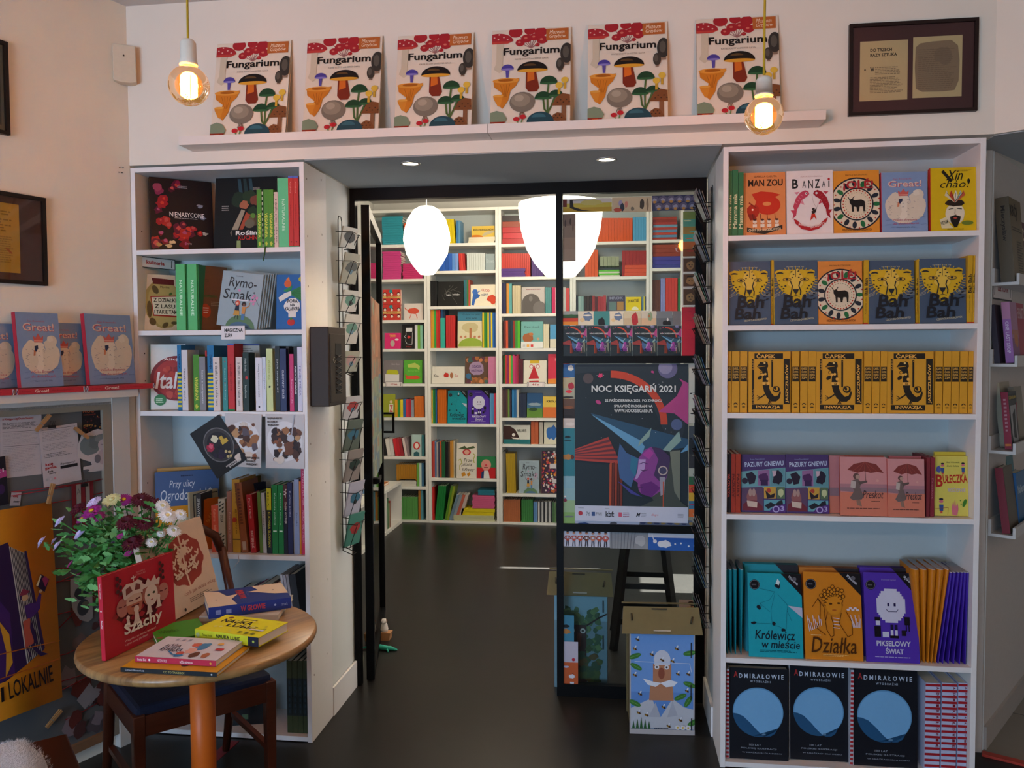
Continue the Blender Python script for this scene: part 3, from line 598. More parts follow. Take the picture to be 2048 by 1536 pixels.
# ---- third shelf
zC_ = 1.423; LC = 'on the third shelf of the left bookcase'
def c_ita(A):
    A.E(78, 52, 78, 68, '#7c1820', n=40); A.E(80, 52, 70, 60, '#a82a28', n=40); rr = random.Random(2)
    for i in range(16): A.blob(rr.uniform(30, 95), rr.uniform(30, 78), rr.uniform(5, 11), rr.choice(['#c0483c', '#8c1c1c', '#b83828']), i, 10, .3)
    A.E(84, 33, 9, 4, '#3c6c34', rot=30); A.T('Alicja', 38, 21, 88, 26, '#f0d8d0', bold=.02); A.T('Italia', 14, 42, 108, 68, '#f0ecec', bold=.02, shear=.2); A.E(28, 85, 17, 17, '#2c7c48'); A.lines(16, 82, 40, 90, 3, '#c8e8c8')
stand(pz(301, zC_, .05), pz(372, zC_, .10), (301, 689), .012, '#d8dcd8', 'white cookbook with a red tomato plate and green round sticker ' + LC, c_ita, 4, spine='#2c6c40')
S_ = lambda *a, **k: spine(a[0], a[1], a[2], zC_, a[3], a[4], a[5] + ' ' + LC, *a[6:], **k)
def s_str(A):
    A.T('Dalmacja', 25, 14, 75, 36, '#0c2848', -90, .02)
    for k in range(9): A.R(0, 42+k*6.2, 100, 45+k*6.2, '#e0d030')
    A.R(0, 44.5, 100, 47, '#141414')
S_(356.5, 364.5, 690, .045, '#2474a8', 'blue spine with yellow stripes below, left one', s_str, d=.12)
S_(365, 377, 700, .03, '#d8d4d8', 'white spine with fine grey lettering, tilted slightly', stext('Smaki na stole', '#4c4858', 35, 30, 65, 84, -90, 0), d=.1)
stand(pz(377, zC_, .05), pz(399, zC_, .12), (377, 702), .01, '#aca8a4', 'pale grey cookbook with a red jam jar and number 37 ' + LC, lambda A: (A.E(60, 35, 44, 34, '#901c24'), A.E(60, 32, 20, 12, '#d8a0a0'), A.T('37', 34, 78, 96, 88, '#2c3440', bold=.04), A.E(80, 64, 40, 30, '#84302c')), 3, spine='#c4c0bc')
S_(388, 399.5, 709, .028, '#4c8c2c', 'leaf green spine with yellow lettering', s_veg, d=.08)
S_(399.8, 412, 713, .03, '#86868a', 'grey spine with pale handwriting', stext('kasza z warzywami', '#e0e0e4', 30, 26, 70, 86, -90, 0), d=.1)
S_(412.3, 416, 701, .05, '#b42c30', 'narrow dark red spine', None, d=.1)
S_(416.5, 429.5, 691, .04, '#2474a8', 'blue spine with yellow stripes below, right one', s_str, d=.14)
stand(pz(430, zC_, .10), pz(459, zC_, .17), (430, 692), .01, '#1c5c90', 'deep blue cookbook cover with faint gold title ' + LC, lambda A: A.T('Dalmacja', 20, 7, 90, 12, '#a89850', bold=.01), 0)
pw = stext('z działki z lasu i takie tam', '#3c3434', 32, 10, 72, 90, -90, 0)
S_(427.5, 441, 714, .026, '#dccfc8', 'pinkish white spine with handwritten lettering, left one', pw, d=.07)
S_(441.3, 446, 714, .05, '#b8a890', 'narrow beige spine', None, d=.05)
S_(446.3, 456, 714, .028, '#3c8c8c', 'teal spine with tiny red dots', stext('Smak zielony', '#b8e0dc', 35, 20, 65, 80, -90, 0, lambda A: (A.E(50, 9, 12, col='#c84040', n=8), A.E(50, 48, 12, col='#c84040', n=8))), d=.07)
S_(457, 470, 687, .03, '#c42c2c', 'tall red spine with blue top and green foot', lambda A: (A.R(0, 0, 100, 2.5, '#5868b8'), A.R(0, 97, 100, 100, '#2c7a3c'), A.T('codzienna', 35, 30, 65, 70, '#7c1414', -90, .01)), d=.12)
stand(pz(470, zC_, .10), pz(520, zC_, .12), (470, 688), .012, '#a8a49c', 'grey cookbook with a navy top edge behind the spines ' + LC, lambda A: (A.R(0, 0, 100, 2.5, '#24387c'), A.lines(25, 6, 75, 14, 3, '#5c5850'), A.T('WEGE', 8, 18, 50, 26, '#4c4840', bold=.02)), 2)
S_(473, 485.5, 714, .026, '#dccfc8', 'pinkish white spine with handwritten lettering, right one', pw, d=.05)
S_(487, 499, 705, .026, '#24342e', 'dark green spine with a red tomato', stext('Monika Brodka', '#c8d0c8', 30, 10, 60, 32, -90, 0, lambda A: (A.E(60, 43, 20, 30, '#c03030'), A.T('kuchnia', 30, 56, 60, 78, '#c8d0c8', -90))), d=.06)
stand(pz(499, zC_, .08), pz(513, zC_, .09), (499, 706), .01, '#cfc4ac', 'cream cookbook sliver with red title bars ' + LC, lambda A: (A.R(10, 8, 90, 12, '#b82c2c'), A.R(20, 18, 60, 22, '#b82c2c'), A.R(10, 78, 90, 84, '#9cac50'), A.lines(10, 30, 80, 70, 6, '#8c846c')), 0)
S_(512, 525.5, 715, .026, '#dcdce4', 'white spine with small dark lettering', stext('Kwiaty które możesz zjeść', '#4c4c54', 34, 12, 62, 74, -90, 0, lambda A: A.E(50, 92, 14, col='#202020', n=8)), d=.1)
S_(526, 533, 714, .028, '#d0d8e4', 'thin bluish white spine', stext('warzywa', '#6c7c94', 30, 20, 70, 60, -90, 0), d=.1)
S_(534, 546.5, 697, .026, '#ccd898', 'pale lime spine with a small dark heart', lambda A: (A.T('zielenina', 30, 18, 70, 50, '#9cac5c', -90), A.blob(50, 61, 18, '#2c341c', 3, 8, .2)), d=.15)
S_(547, 552, 693, .05, '#84949c', 'narrow blue-grey spine', None, d=.12)
S_(552, 560.5, 692, .04, '#1c1c1e', 'black spine with white handwriting', stext('życie zaczyna się', '#e0e0e0', 28, 20, 72, 72, -90, 0), d=.14)
S_(561, 573.5, 697, .026, '#242c58', 'navy spine with white lettering', stext('CUDOWNY CHLEB', '#d0d0e0', 34, 34, 64, 80, -90, .01), d=.1)
S_(574, 579.5, 693, .05, '#2a2a30', 'charcoal spine', None, d=.14)
S_(580, 588.5, 708, .024, '#c82868', 'hot pink spine', stext('Superfoods', '#f0a8c8', 30, 44, 70, 86, -90, 0), d=.1)
S_(589, 595.5, 694, .028, '#18181a', 'black spine with bold white capitals', stext('PRAKTYCZNY PORADNIK', '#e0e0e0', 20, 30, 80, 74, -90, .03), d=.14)
S_(596, 605.4, 694, .024, '#d4d0e0', 'lilac white spine with violet lettering', stext('MNIEJ MIĘSA', '#5c5898', 25, 30, 75, 76, -90, 0), d=.14)
# ---- cards hanging from the third shelf
def c_plate(A):
    A.E(54, 48, 42, 48, '#6c6868', n=40); A.E(54, 48, 39, 45, '#3a3434', n=40); A.E(54, 49, 33, 37, '#241c20', n=36)
    A.blob(30, 44, 12, '#a82440', 1, 16, .3); A.blob(33, 42, 6, '#d05870', 2, 10, .3); A.blob(53, 34, 10, '#d8d0b0', 3, 12, .2)
    for x, y in ((70, 40), (78, 48), (68, 48)): A.R(x-5, y-4, x+5, y+4, '#c8a43c')
    rr = random.Random(5)
    for i in range(9): A.blob(rr.uniform(30, 60), rr.uniform(52, 72), 6, rr.choice(['#2c1c30', '#381c38', '#20141c']), i, 10, .3)
    for x, y in ((62, 66), (70, 70), (60, 76), (68, 78)): A.blob(x, y, 4, '#c8b078', int(x), 9, .2)
    A.T('STORIES AND RECIPES', 40, 89, 84, 92, '#e8e4e0', bold=.03); A.T('BY FOODIE WORKS', 48, 93, 86, 96, '#e8e4e0', bold=.03)
def c_food(seed, txt):
    def f(A):
        rr = random.Random(seed); A.R(0, 0, 100, 100, '#c8c4c4'); A.E(50, 50, 46, 50, '#dcdadc', n=30)
        for i in range(46): A.blob(rr.uniform(18, 84), rr.uniform(18 if seed == 1 else 30, 86), rr.uniform(4, 12), rr.choice(['#6c4028', '#8c5030', '#4a2a1c', '#9c6840', '#b88c60', '#3c241c', '#d8ccc0'] + (['#5c5058'] if seed == 1 else ['#2c1814'])), i, 11, .35)
        if seed == 2: A.L([(76, 2), (68, 40)], 3, '#a8a8b0'); A.E(66, 44, 9, 9, '#bcbcc4')
        for k, s in enumerate(('NAJFAJNIEJSZE', 'KUCHARZE', 'WARSZAWY')):
            y = (80 if seed == 1 else 6)+k*6; A.T(s, 60 if seed == 1 else 6, y, (96, 86, 92)[k] if seed == 1 else (44, 32, 36)[k], y+4, '#1c1816', bold=.03)
    return f
def card4(tl, tr, bl, y, name, label, cat, fn, base, t=.001, **k):
    a, b_, c_ = atY(*tl, y), atY(*tr, y), atY(*bl, y); ex = (b_-a).normalized(); up = (a-c_); ez = (up - ex*up.dot(ex)).normalized()
    return sheet(name, label, cat, frame(c_ if abs((a-c_).dot(ex)) < .02 else a-ez*up.length, ex, ez.cross(ex), ez), (b_-a).length, (a-c_).dot(ez), fn, base, t, **k)
card4((447, 826), (520, 829), (449, 932), -.006, 'photo_card', 'white photo card of cake crumbs, middle of three hanging from the shelf', 'card', c_food(1, 0), '#d0cccc')
card4((527, 828), (604, 829), (532, 936), -.004, 'photo_card', 'white photo card of a broken chocolate cake hanging at the right', 'card', c_food(2, 0), '#d8d4d4')
card4((380, 867.5), (439, 828), (434.5, 957.6), -.010, 'photo_card', 'black photo card with food on a dark plate, hanging at a slant', 'card', c_plate, '#1c1818')
# ---- fourth shelf
zD = .807; LC = 'on the fourth shelf of the left bookcase'
def c_ogr(A):
    A.R(0, 0, 100, 46, '#46608c'); A.R(0, 46, 100, 100, '#c88a20'); A.T('Przy ulicy', 22, 12, 62, 24, '#d4dce4', bold=0, shear=.2); A.T('Ogrodowej 10', 8, 24, 88, 43, '#d4dce4', bold=0, shear=.15); A.lines(40, 5, 62, 8, 1, '#203050'); A.R(25, 62, 50, 100, '#b8b094'); A.blob(36, 80, 10, '#7c3c2c', 3)
stand(pz(313, zD, .05), pz(441, zD, .19), (313, 945), .022, '#40587c', 'large blue and yellow picture book at the left end ' + LC, c_ogr, 4, spine='#34507c')
stand(pz(318, zD, .08), pz(436, zD, .21), (318, 937), .02, '#b09058', 'ochre patterned book rising behind the blue one ' + LC, None, 4, spine='#b87c20')
S_ = lambda *a, **k: spine(a[0], a[1], a[2], zD, a[3], a[4], a[5] + ' ' + LC, *a[6:], **k)
stand(pz(383, zD, .05), pz(440, zD, .17), (383, 985), .014, '#b8aa8c', 'beige cookbook with a thin dark border ' + LC, lambda A: (A.R(12, 4, 98, 100, '#34302c'), A.R(15, 6, 98, 100, '#b8aa8c')), 2)
S_(394, 404, 988, .035, '#2c2624', 'black spine with white capitals', stext('SPRAWNA', '#b8b0a4', 25, 8, 75, 44, -90, .02), d=.1)
stand(pz(404.5, zD, .04), pz(442, zD, .13), (404.5, 1000), .012, '#b45c1c', 'burnt orange cookbook with pink spine ' + LC, lambda A: A.T('BUŁKA', 20, 30, 80, 38, '#d89850', 60), 2, spine='#b83850')
S_(424, 437.5, 1011, .028, '#d4502c', 'red orange spine', stext('Kulinarne', '#e8a080', 30, 8, 70, 34, -90, 0, lambda A: A.T('FABRYKI', 30, 42, 70, 64, '#e8a080', -90)), d=.1)
S_(438, 451.5, 998, .028, '#b4ac98', 'cream spine with dark leaf sprigs', lambda A: (A.T('DOLA', 32, 30, 72, 44, '#2c3028', -90, .02), [A.E(30+40*(k % 2), 6+k*3.4 if k < 6 else 44+k*3.6, 22, 11, '#34382c', rot=40) for k in range(14)]), d=.1)
S_(452, 454.5, 1003, .04, '#a8682c', 'very thin orange brown spine', None, d=.1)
S_(455.5, 465.5, 983, .03, '#9c6a58', 'dusty rose spine', stext('Przetwory i smaki', '#d0a898', 30, 34, 70, 84, -90, 0), d=.12)
S_(466, 481.5, 959, .028, '#b8881c', 'thick ochre yellow spine with a red blot', stext('Mama Dymna', '#54400c', 35, 6, 65, 32, -90, 0, lambda A: (A.blob(30, 55, 34, '#a8341c', 3, 9, .2), A.R(0, 81, 100, 82.5, '#5c440c'), A.T('gotuje', 35, 40, 65, 74, '#6c540c', -90))), d=.16)
stand(pz(483, zD, .12), pz(524, zD, .22), (483, 957), .012, '#6c5c1c', 'olive brown cookbook standing behind the spines ' + LC, None, 0)
S_(483, 497, 966, .028, '#8c4c20', 'bronze spine leaning to the left', lambda A: (A.R(25, 84, 75, 96, '#b49478'), A.lines(30, 8, 70, 60, 12, '#5c2c10')), lean=-5, d=.16)
stand(pz(500, zD, .12), pz(534, zD, .2), (500, 968), .012, '#242838', 'dark navy patterned cookbook standing behind ' + LC, lambda A: [A.blob(20+37*k % 80, 10+23*k % 80, 8, '#34384c', k) for k in range(10)], 0)
S_(502, 513, 990, .03, '#a82024', 'red spine with white capitals leaning slightly', stext('PASTERNAK', '#e0b8b0', 28, 62, 72, 92, -90, .02, lambda A: A.T('Paul Hollywood'[:9], 35, 6, 65, 40, '#e0b8b0', -90)), lean=-4, d=.12)
S_(520, 526.5, 984, .034, '#5c7c34', 'thin leafy green spine', None, lean=-2, d=.12)
S_(526.8, 534, 986, .032, '#b0b4b4', 'thin pale grey spine', stext('przepisy', '#5c6064', 25, 30, 75, 70, -90), lean=-1.5, d=.12)
S_(535, 544, 977, .028, '#1c1c1c', 'black spine with yellow title block', lambda A: (A.R(0, 0, 100, 33, '#c4bc1c'), A.T('MIŁA', 20, 6, 50, 28, '#242010', -90, .02), A.T('KUCHNIA SŁOWIAN', 24, 36, 80, 90, '#b8ac28', -90, .02)), d=.12)
for i, (a, b_) in enumerate(((545, 556.5), (557.5, 568))):
    S_(a, b_, 970, .028, '#1c7838', 'bright green spine with white band, %s one' % ('left', 'right')[i], stext('Kuchnia pięciu', '#b8e0c0', 34, 12, 66, 58, -90, 0, lambda A: A.R(20, 66, 80, 68, '#d0e8d0')), d=.12)
S_(568.5, 576, 970, .028, '#4c2420', 'brown over black spine with pale signs', lambda A: (A.R(0, 36, 100, 100, '#1c1c28'), A.T('GAIJIN GOTUJE', 25, 24, 80, 56, '#d8c8c0', -90, .01), A.T('=F', 15, 6, 85, 18, '#e0d0c8', 0, .01)), d=.12)
S_(576.5, 586, 965, .028, '#24244c', 'navy spine with pale script', stext('Kuchnia polska', '#b8b8d0', 30, 12, 70, 48, -90, 0, None), d=.12)
S_(586.4, 589.5, 963, .04, '#c8c8cc', 'very thin white spine', None, d=.12)
S_(590, 599.5, 959, .028, '#8c98b8', 'lilac grey spine', stext('Smaki', '#50587c', 35, 44, 65, 62, -90, 0), d=.12)
S_(600, 603.5, 963, .03, '#d07c24', 'thin orange spine', None, d=.12)
S_(604, 612.3, 932, .026, '#bc3058', 'tall raspberry spine with pink capitals', stext('LATAJ ŻE NA NIM', '#e8a0b8', 25, 6, 75, 44, -90, .01, lambda A: A.T('PODRÓŻ NAD STOŁEM', 25, 50, 75, 86, '#e8a0b8', -90)), d=.16)
# white tag hanging at the fourth shelf
p = atY(476, 1110, -.002); B().tube([p, atY(478, 1122, -.004), atY(466, 1137, -.006)], .0014, M('#c8c0bc', .8), 5).obj('string', None, 'white thread hanging over the fourth shelf edge', 'string')
# ---- fifth shelf: leaning books in shade, sixth shelf: dark volumes
zE = .434; LC = 'in the leaning row on the fifth shelf'
row = [(462, 466, 1192, '#b0a898'), (467, 486, 1188, '#1c1c1e'), (487, 493, 1186, '#24305c'), (494, 500, 1184, '#28386c'), (502, 516, 1180, '#b02c6c'), (517, 521, 1178, '#54484c'), (522, 538, 1172, '#90887c'), (539, 552, 1176, '#241a1c'), (553, 562, 1166, '#6c1420')]
for i, (a, b_, yt, c_) in enumerate(row): spine(a, b_, yt, zE, .035, c_, '%s spine, %s from the left %s' % (cname(c_), ORD[i], LC), (stext('okruchy', '#6c6c70', 30, 10, 70, 50, -90) if i in (1, 6) else None), lean=0, d=.18)
row = [(566, 571, 1150, '#b8b8c0'), (572, 577, 1151, '#a8a8b4'), (578, 583, 1150, '#94949c'), (584, 597, 1150, '#28282c')]
for i, (a, b_, yt, c_) in enumerate(row): spine(a+11, b_+11, yt, zE, .035, c_, '%s spine leaning left, %s at the right end of the fifth shelf' % (cname(c_), ORD[i]), None, lean=-7, d=.18)
zF = .024
for i, (a, b_) in enumerate(((575, 585.5), (586, 596.5), (597, 606.5), (607, 616))):
    spine(a, b_, 1322, zF, .03, '#3c4224', 'dark olive volume, %s of four on the bottom shelf of the left bookcase' % ORD[i], lambda A: (A.R(0, 24, 100, 76, '#1c2220'), [A.L([(50, 28+k*8), (50, 32+k*8)], 30, '#24343c') for k in range(6)]), d=.2)
stand(pz(450, zF, .05), pz(536, zF, .1), (450, 1396), .03, '#16181c', 'dark box book with small green labels on the bottom shelf', lambda A: (A.R(40, 62, 54, 80, '#4c6c54'), A.R(62, 20, 74, 34, '#486450')), 3)
# ================================================================ books of the right bookcase
KIND[0] = 'childrens_book'
zr = ZR[::-1]
RC = 'on the top shelf of the right bookcase'; z_ = zr[0]
for i, (a, b_) in enumerate(((1457, 1463.5), (1464, 1475.5), (1476, 1486.5))):
    spine(a, b_, (342, 340, 345)[i], z_, .03, '#1f7048', 'green spine with curly cream lettering, %s of three %s' % (ORD[i], RC), lambda A: (A.T('Mamma mia', 15, 36, 85, 88, '#d8d8a8', 90, .02)), d=.165)
def c_man(A):
    A.R(0, 0, 7, 100, '#c07840'); A.T('IZABELLA KALUTA', 26, 5, 80, 8, '#5c2c18'); A.T('MAN ZOU', 12, 11, 94, 22, '#2c1a14', bold=.035)
    r = '#c8301c'; A.E(58, 52, 30, 24, r); A.E(56, 50, 10, 5, '#dc8c50'); A.poly([(20, 34), (42, 30), (70, 32), (88, 36), (70, 41), (48, 40), (30, 46)], r); A.blob(24, 60, 15, '#b02818', 3, 18, .3); A.L([(14, 48), (30, 56)], 3, '#8c1c14'); A.E(22, 59, 2.4, 2.4, '#f0d8c0'); A.poly([(10, 66), (26, 66), (32, 74), (16, 76)], '#8c1c14')
    for x in (26, 44, 60, 78):
        A.L([(x-4, 66), (x, 90)], 1.4, '#5c1c14'); A.E(x+1, 78, 5, 5, '#e0d0bc'); A.E(x+1, 75, 4, 2.4, '#4c201c'); A.R(x-4, 82, x+6, 87, '#e8dcc8')
    A.poly([(8, 87), (50, 92), (92, 84), (92, 90), (50, 98), (8, 94)], '#2c2420'); A.T('CHINY DLA DOCIEKLIWYCH', 12, 89, 88, 93, '#e8d0a8', 2, .02)
def c_ban(A):
    A.T('AGATA LOTH-IGNACIUK', 30, 8.5, 78, 10.5, '#c09890')
    for s, x0, x1, c, y0, y1 in (('B', 12, 25, '#141414', 13, 28), ('A', 34, 42, '#3c3c3c', 16, 27), ('N', 47, 57, '#242424', 15, 28), ('Z', 61, 72, '#141414', 14, 28), ('A', 76, 84, '#3c3c3c', 17, 27)): A.T(s, x0, y0, x1, y1, c, bold=.04 if s in 'BZ' else .01)
    A.R(90, 17, 92.5, 27, '#242424'); A.E(91, 14.5, 2.6, col='#c82020')
    for sx, c1, c2 in ((1, '#c04058', '#d88898'), (-1, '#9c1828', '#c04050')):
        f = (lambda x: x) if sx == 1 else (lambda x: 106-x)
        A.poly([(f(47), 33), (f(40), 31), (f(30), 34), (f(20), 43), (f(14), 56), (f(18), 66), (f(26), 56), (f(33), 46), (f(44), 41), (f(49), 37)], c1); A.poly([(f(17), 62), (f(8), 62), (f(14), 68), (f(12), 76), (f(20), 70), (f(22), 62)], c1); A.poly([(f(34), 46), (f(38), 54), (f(30), 51)], c2); A.poly([(f(22), 38), (f(16), 34), (f(28), 33)], c2); A.E(f(42), 36, 2.4, col='#f4f0ec'); A.E(f(42), 36, 1.2, col='#141414')
        for k in range(4): A.L([(f(34-k*4), 40+k*4), (f(30-k*4), 38+k*4)], 1, c2)
    A.L([(64, 60), (57, 50), (54, 38)], .4, '#806c68'); A.L([(64, 60), (68, 50)], .4, '#806c68'); A.E(57, 61, 3, col='#2c2020'); A.poly([(53, 64), (60, 62), (64, 59), (62, 66), (54, 70)], '#2c2020'); A.poly([(53, 68), (60, 68), (64, 78), (58, 73), (50, 79)], '#c83020')
    A.poly([(14, 75), (22, 78), (34, 86), (50, 89), (68, 86), (80, 78), (88, 74), (84, 82), (68, 92), (50, 95), (32, 92), (18, 83)], '#b02028'); A.T('JAPONIA DLA', 24, 84, 50, 88.5, '#f0d8d0', -14, .02); A.T('DOCIEKLIWYCH', 50, 84, 82, 88.5, '#f0d8d0', 14, .02)
def c_ole(A):
    A.T('MIKOŁAJ BUCZKOWSKI', 26, 6, 74, 9, '#6c3c14'); A.E(50, 53, 59, 61, '#20222c', n=44); A.E(50, 53, 56, 57.5, '#dccdb0', n=44)
    for k in range(15):
        a = 2*pi*k/15; A.E(50+44*cos(a), 54+33*sin(a), 8, 5, '#1f2733' if k % 3 else '#1f6a3c', rot=-math.degrees(a), n=12)
        A.E(50+50*cos(a+.2), 54+38*sin(a+.2), 1.8, col='#b83420', n=8)
    A.E(50, 54, 37, 38, '#20222c', n=40); A.E(50, 54, 34, 35, '#dccdb0', n=40)
    for k in range(28): a = 2*pi*k/28; A.E(50+30*cos(a), 54+22*sin(a), 1.8, col='#b83420', n=6); A.E(50+25*cos(a), 54+18*sin(a), .9, col='#2c6a3c', n=5)
    b_ = '#181514'; A.poly([(34, 47), (40, 45), (44, 48), (60, 47), (67, 50), (68, 57), (67, 66), (64, 66), (63, 58), (56, 58), (54, 66), (50, 66), (49, 59), (43, 58), (43, 66), (39, 66), (38, 56), (34, 52)], b_); A.L([(34, 47), (31, 43)], 1.6, b_); A.L([(40, 46), (44, 42)], 1.6, b_)
    A.T('¡OLÉ!', 20, 14, 86, 33, '#a8242c', bold=.06); A.T('HISZPANIA DLA DOCIEKLIWYCH', 18, 93, 82, 96.5, '#6c3c14', 0, .01)
def c_great(A):
    A.T('Ewa Kownacka', 26, 10, 66, 12.5, '#b85868', shear=.2); A.T('Great!', 16, 14.5, 88, 25, '#b85060', bold=.03); A.T('Great!', 15, 14, 87, 24.5, '#dcc0b0', bold=.005)
    w = '#d8cab4'; A.blob(34, 58, 25, w, 4, 26, .06, 33); A.blob(70, 58, 26, w, 5, 26, .06, 33); A.blob(50, 68, 33, w, 6, 26, .05, 24); A.E(80, 38, 12, 12, w); A.blob(76, 35, 7, '#e0d4c0', 4)
    A.poly([(47, 38), (56, 40), (64, 52), (60, 40), (70, 34), (66, 30)], '#8498b4')
    A.E(50, 45, 11, 8.5, '#e0d4c0'); A.poly([(42, 50), (56, 50), (56, 74), (46, 82), (36, 80), (44, 66)], '#e2d6c2'); A.poly([(38, 45), (46, 44), (46, 48), (42, 52), (38, 54)], '#2c3450'); A.poly([(36, 50), (40, 52), (38, 58), (34, 58)], '#d08058')
    A.poly([(38, 40), (36, 31), (42, 34), (48, 28), (54, 34), (60, 31), (58, 40)], '#c86058'); A.L([(38, 38), (58, 38)], 1.6, '#e8a890')
    rr = random.Random(9)
    for i in range(26): x, y = rr.uniform(14, 86), rr.uniform(46, 78); A.L([(x, y), (x+rr.uniform(2, 6), y+rr.uniform(-2, 2))], .7, '#8c8484')
    A.T('Wielka Brytania', 24, 78, 76, 82.5, '#b84c64', shear=.25); A.T('dla dociekliwych', 24, 84, 80, 88.5, '#b84c64', shear=.25); A.T('Ilustrowała Ola', 32, 91, 72, 93, '#44506c', shear=.2)
    for x, y in ((10, 80), (80, 76), (84, 88), (8, 88), (20, 92)): A.L([(x, y), (x+12, y-.6)], .5, '#4c5c84')
def c_xin(A):
    k = '#1c1812'; A.T('Xin', 34, 4, 72, 20, k, bold=.01, shear=.4); A.L([(28, 6), (46, 21)], 7, k); A.T('chào!', 22, 20, 88, 32, k, bold=.0, shear=.3); A.E(84, 22, 3, 6, k)
    A.blob(54, 73, 21, '#e0d4b8', 3, 20, .06, 24); A.blob(54, 56, 21, '#2c2018', 4, 22, .12, 8)
    for x, c in ((36, '#d8c8a0'), (46, '#b83c28'), (56, '#e0d8c0'), (66, '#a8c0b0'), (72, '#c05838')): A.poly([(54, 56), (x-5, 44), (x, 36), (x+4, 44)], c); A.L([(54, 54), (x, 40)], .8, k)
    A.L([(40, 66), (50, 65)], 1.6, k); A.L([(58, 65), (68, 66)], 1.6, k); A.L([(54, 66), (53, 74), (57, 74)], 1, '#8c5040'); A.poly([(42, 78), (54, 75), (66, 78), (64, 84), (58, 94), (52, 95), (44, 86)], k); A.E(54, 80, 4, 2, '#b84838')
    A.poly([(20, 82), (34, 78), (42, 90), (50, 96), (24, 96)], '#dccfa4'); A.E(80, 88, 13, 5, '#6c7c28'); A.T('WIETNAM', 22, 84, 38, 90, k, 20, .02); A.lines(36, 96.5, 82, 98.5, 1, '#6c5010'); A.lines(54, 4, 90, 7, 2, '#9c7818')
Fr = lambda *a, **k: face(a[0], a[1], a[2], a[3], a[4], a[5], a[6], a[7]+' '+RC, *a[8:], **k)
Fr(1487, 1571.5, 345, z_, .035, .02, '#dc8a50', 'orange book with a red dragon', c_man, lean=5)
Fr(1574, 1667, 341, z_, .03, .02, '#e8dcd8', 'white book with two red fish', c_ban, lean=5)
Fr(1668, 1759.5, 341, z_, .03, .02, '#dc9030', 'orange book with a black bull in a round medallion', c_ole, lean=5)
Fr(1763, 1856, 344, z_, .03, .02, '#8098bc', 'blue book with a crowned swan', c_great, lean=5, spine='#b83040')
Fr(1861, 1953, 335, z_, .02, .022, '#d8b414', 'bright yellow book with a bearded man in a feather hat', c_xin, lean=4, spine='#b8281c')
# ---- cheetah books
RC = 'on the second shelf of the right bookcase'; z_ = zr[1]
def c_bah(A):
    y, k = '#d4ac20', '#20242c'; A.T('ROBERT KSIĄŻEK', 30, 8.5, 70, 11, '#b8bcac')
    A.poly([(6, 22), (2, 19), (5, 16), (14, 14), (26, 15), (36, 14), (50, 15), (64, 14), (76, 16), (86, 14), (94, 17), (92, 23), (95, 30), (90, 38), (84, 46), (78, 50), (66, 54), (62, 64), (54, 67), (46, 66), (42, 60), (36, 54), (22, 50), (12, 42), (8, 32)], y)
    for i in range(36):
        a = 2*pi*i/36; x, yy = 50+43*cos(a), 34+20*sin(a); A.L([(x, yy), (x+7*cos(a), yy+5*sin(a))], 1.4, '#c8a428')
    A.blob(50, 30, 18, '#dcb848', 4, 14, .2, 24); A.E(14, 22, 9, 6, k, 20, 160); A.E(15, 23.5, 6, 4.5, y, 0, 180); A.E(84, 22, 9, 6, k, 20, 160); A.E(83, 23.5, 6, 4.5, y, 0, 180)
    for x in (30, 70): A.E(x, 30, 10, 4.4, k, n=16); A.E(x, 30, 8.5, 3.2, '#c8a030', n=14); A.E(x, 29.8, 3, 2.8, k, n=10)
    A.L([(38, 33), (42, 40), (40, 48), (38, 54)], 2.4, k); A.L([(60, 33), (57, 40), (61, 48), (60, 54)], 2.4, k); A.poly([(43, 45), (57, 45), (54, 50), (50, 53), (46, 50)], k); A.L([(50, 51), (50, 55), (42, 57)], 1.2, k); A.L([(50, 55), (58, 57)], 1.2, k); A.L([(50, 14), (50, 26)], 1, k)
    rr = random.Random(3)
    for x, yy in [(12, 38), (18, 41), (14, 45), (22, 44), (26, 40), (80, 40), (86, 38), (76, 44), (84, 45), (90, 34), (40, 18), (45, 22), (56, 17), (60, 22), (42, 27), (57, 27), (22, 48), (74, 49), (12, 32)]: A.E(x, yy, 2.3, 1.5, k, rot=rr.uniform(-30, 30), n=8)
    for k_ in range(3): A.L([(14, 50+k_*2), (-0, 54+k_*2)], .6, '#b8b49c'); A.L([(82, 50+k_*2), (100, 51+k_*2)], .6, '#b8b49c')
    for x, yy in ((86, 56), (92, 52), (97, 47), (84, 62), (92, 60)): A.E(x, yy, 4, 1.7, k, rot=20, n=9)
    b_ = '#1a1e26'; A.T('Bah', 20, 54, 84, 74, b_, bold=.055, shear=.1); A.T('Bah', 14, 74, 76, 92, b_, bold=.055, shear=.1); A.T('CZECHY DLA DOCIEKLIWYCH', 36, 91, 90, 94, '#c8c4a4', 6, .01)
SB = '#44566c'; bb = lambda w: 'slate blue book with a yellow cheetah face, ' + w
Fr(1457, 1541.5, 523, z_, .03, .02, SB, bb('leftmost copy'), c_bah, lean=5, spine='#c09c20')
Fr(1548, 1636, 521, z_, .03, .02, SB, bb('second copy from the left'), c_bah, lean=5, spine='#c09c20')
Fr(1637, 1725.5, 522, z_, .03, .02, '#d8883c', 'orange book with a black bull between the cheetah books', c_ole, lean=5)
Fr(1737, 1830, 521, z_, .03, .02, SB, bb('second copy from the right'), c_bah, lean=5, spine='#c09c20')
Fr(1838, 1932.5, 517, z_, .028, .02, SB, bb('rightmost copy'), c_bah, lean=4, spine='#c09c20')
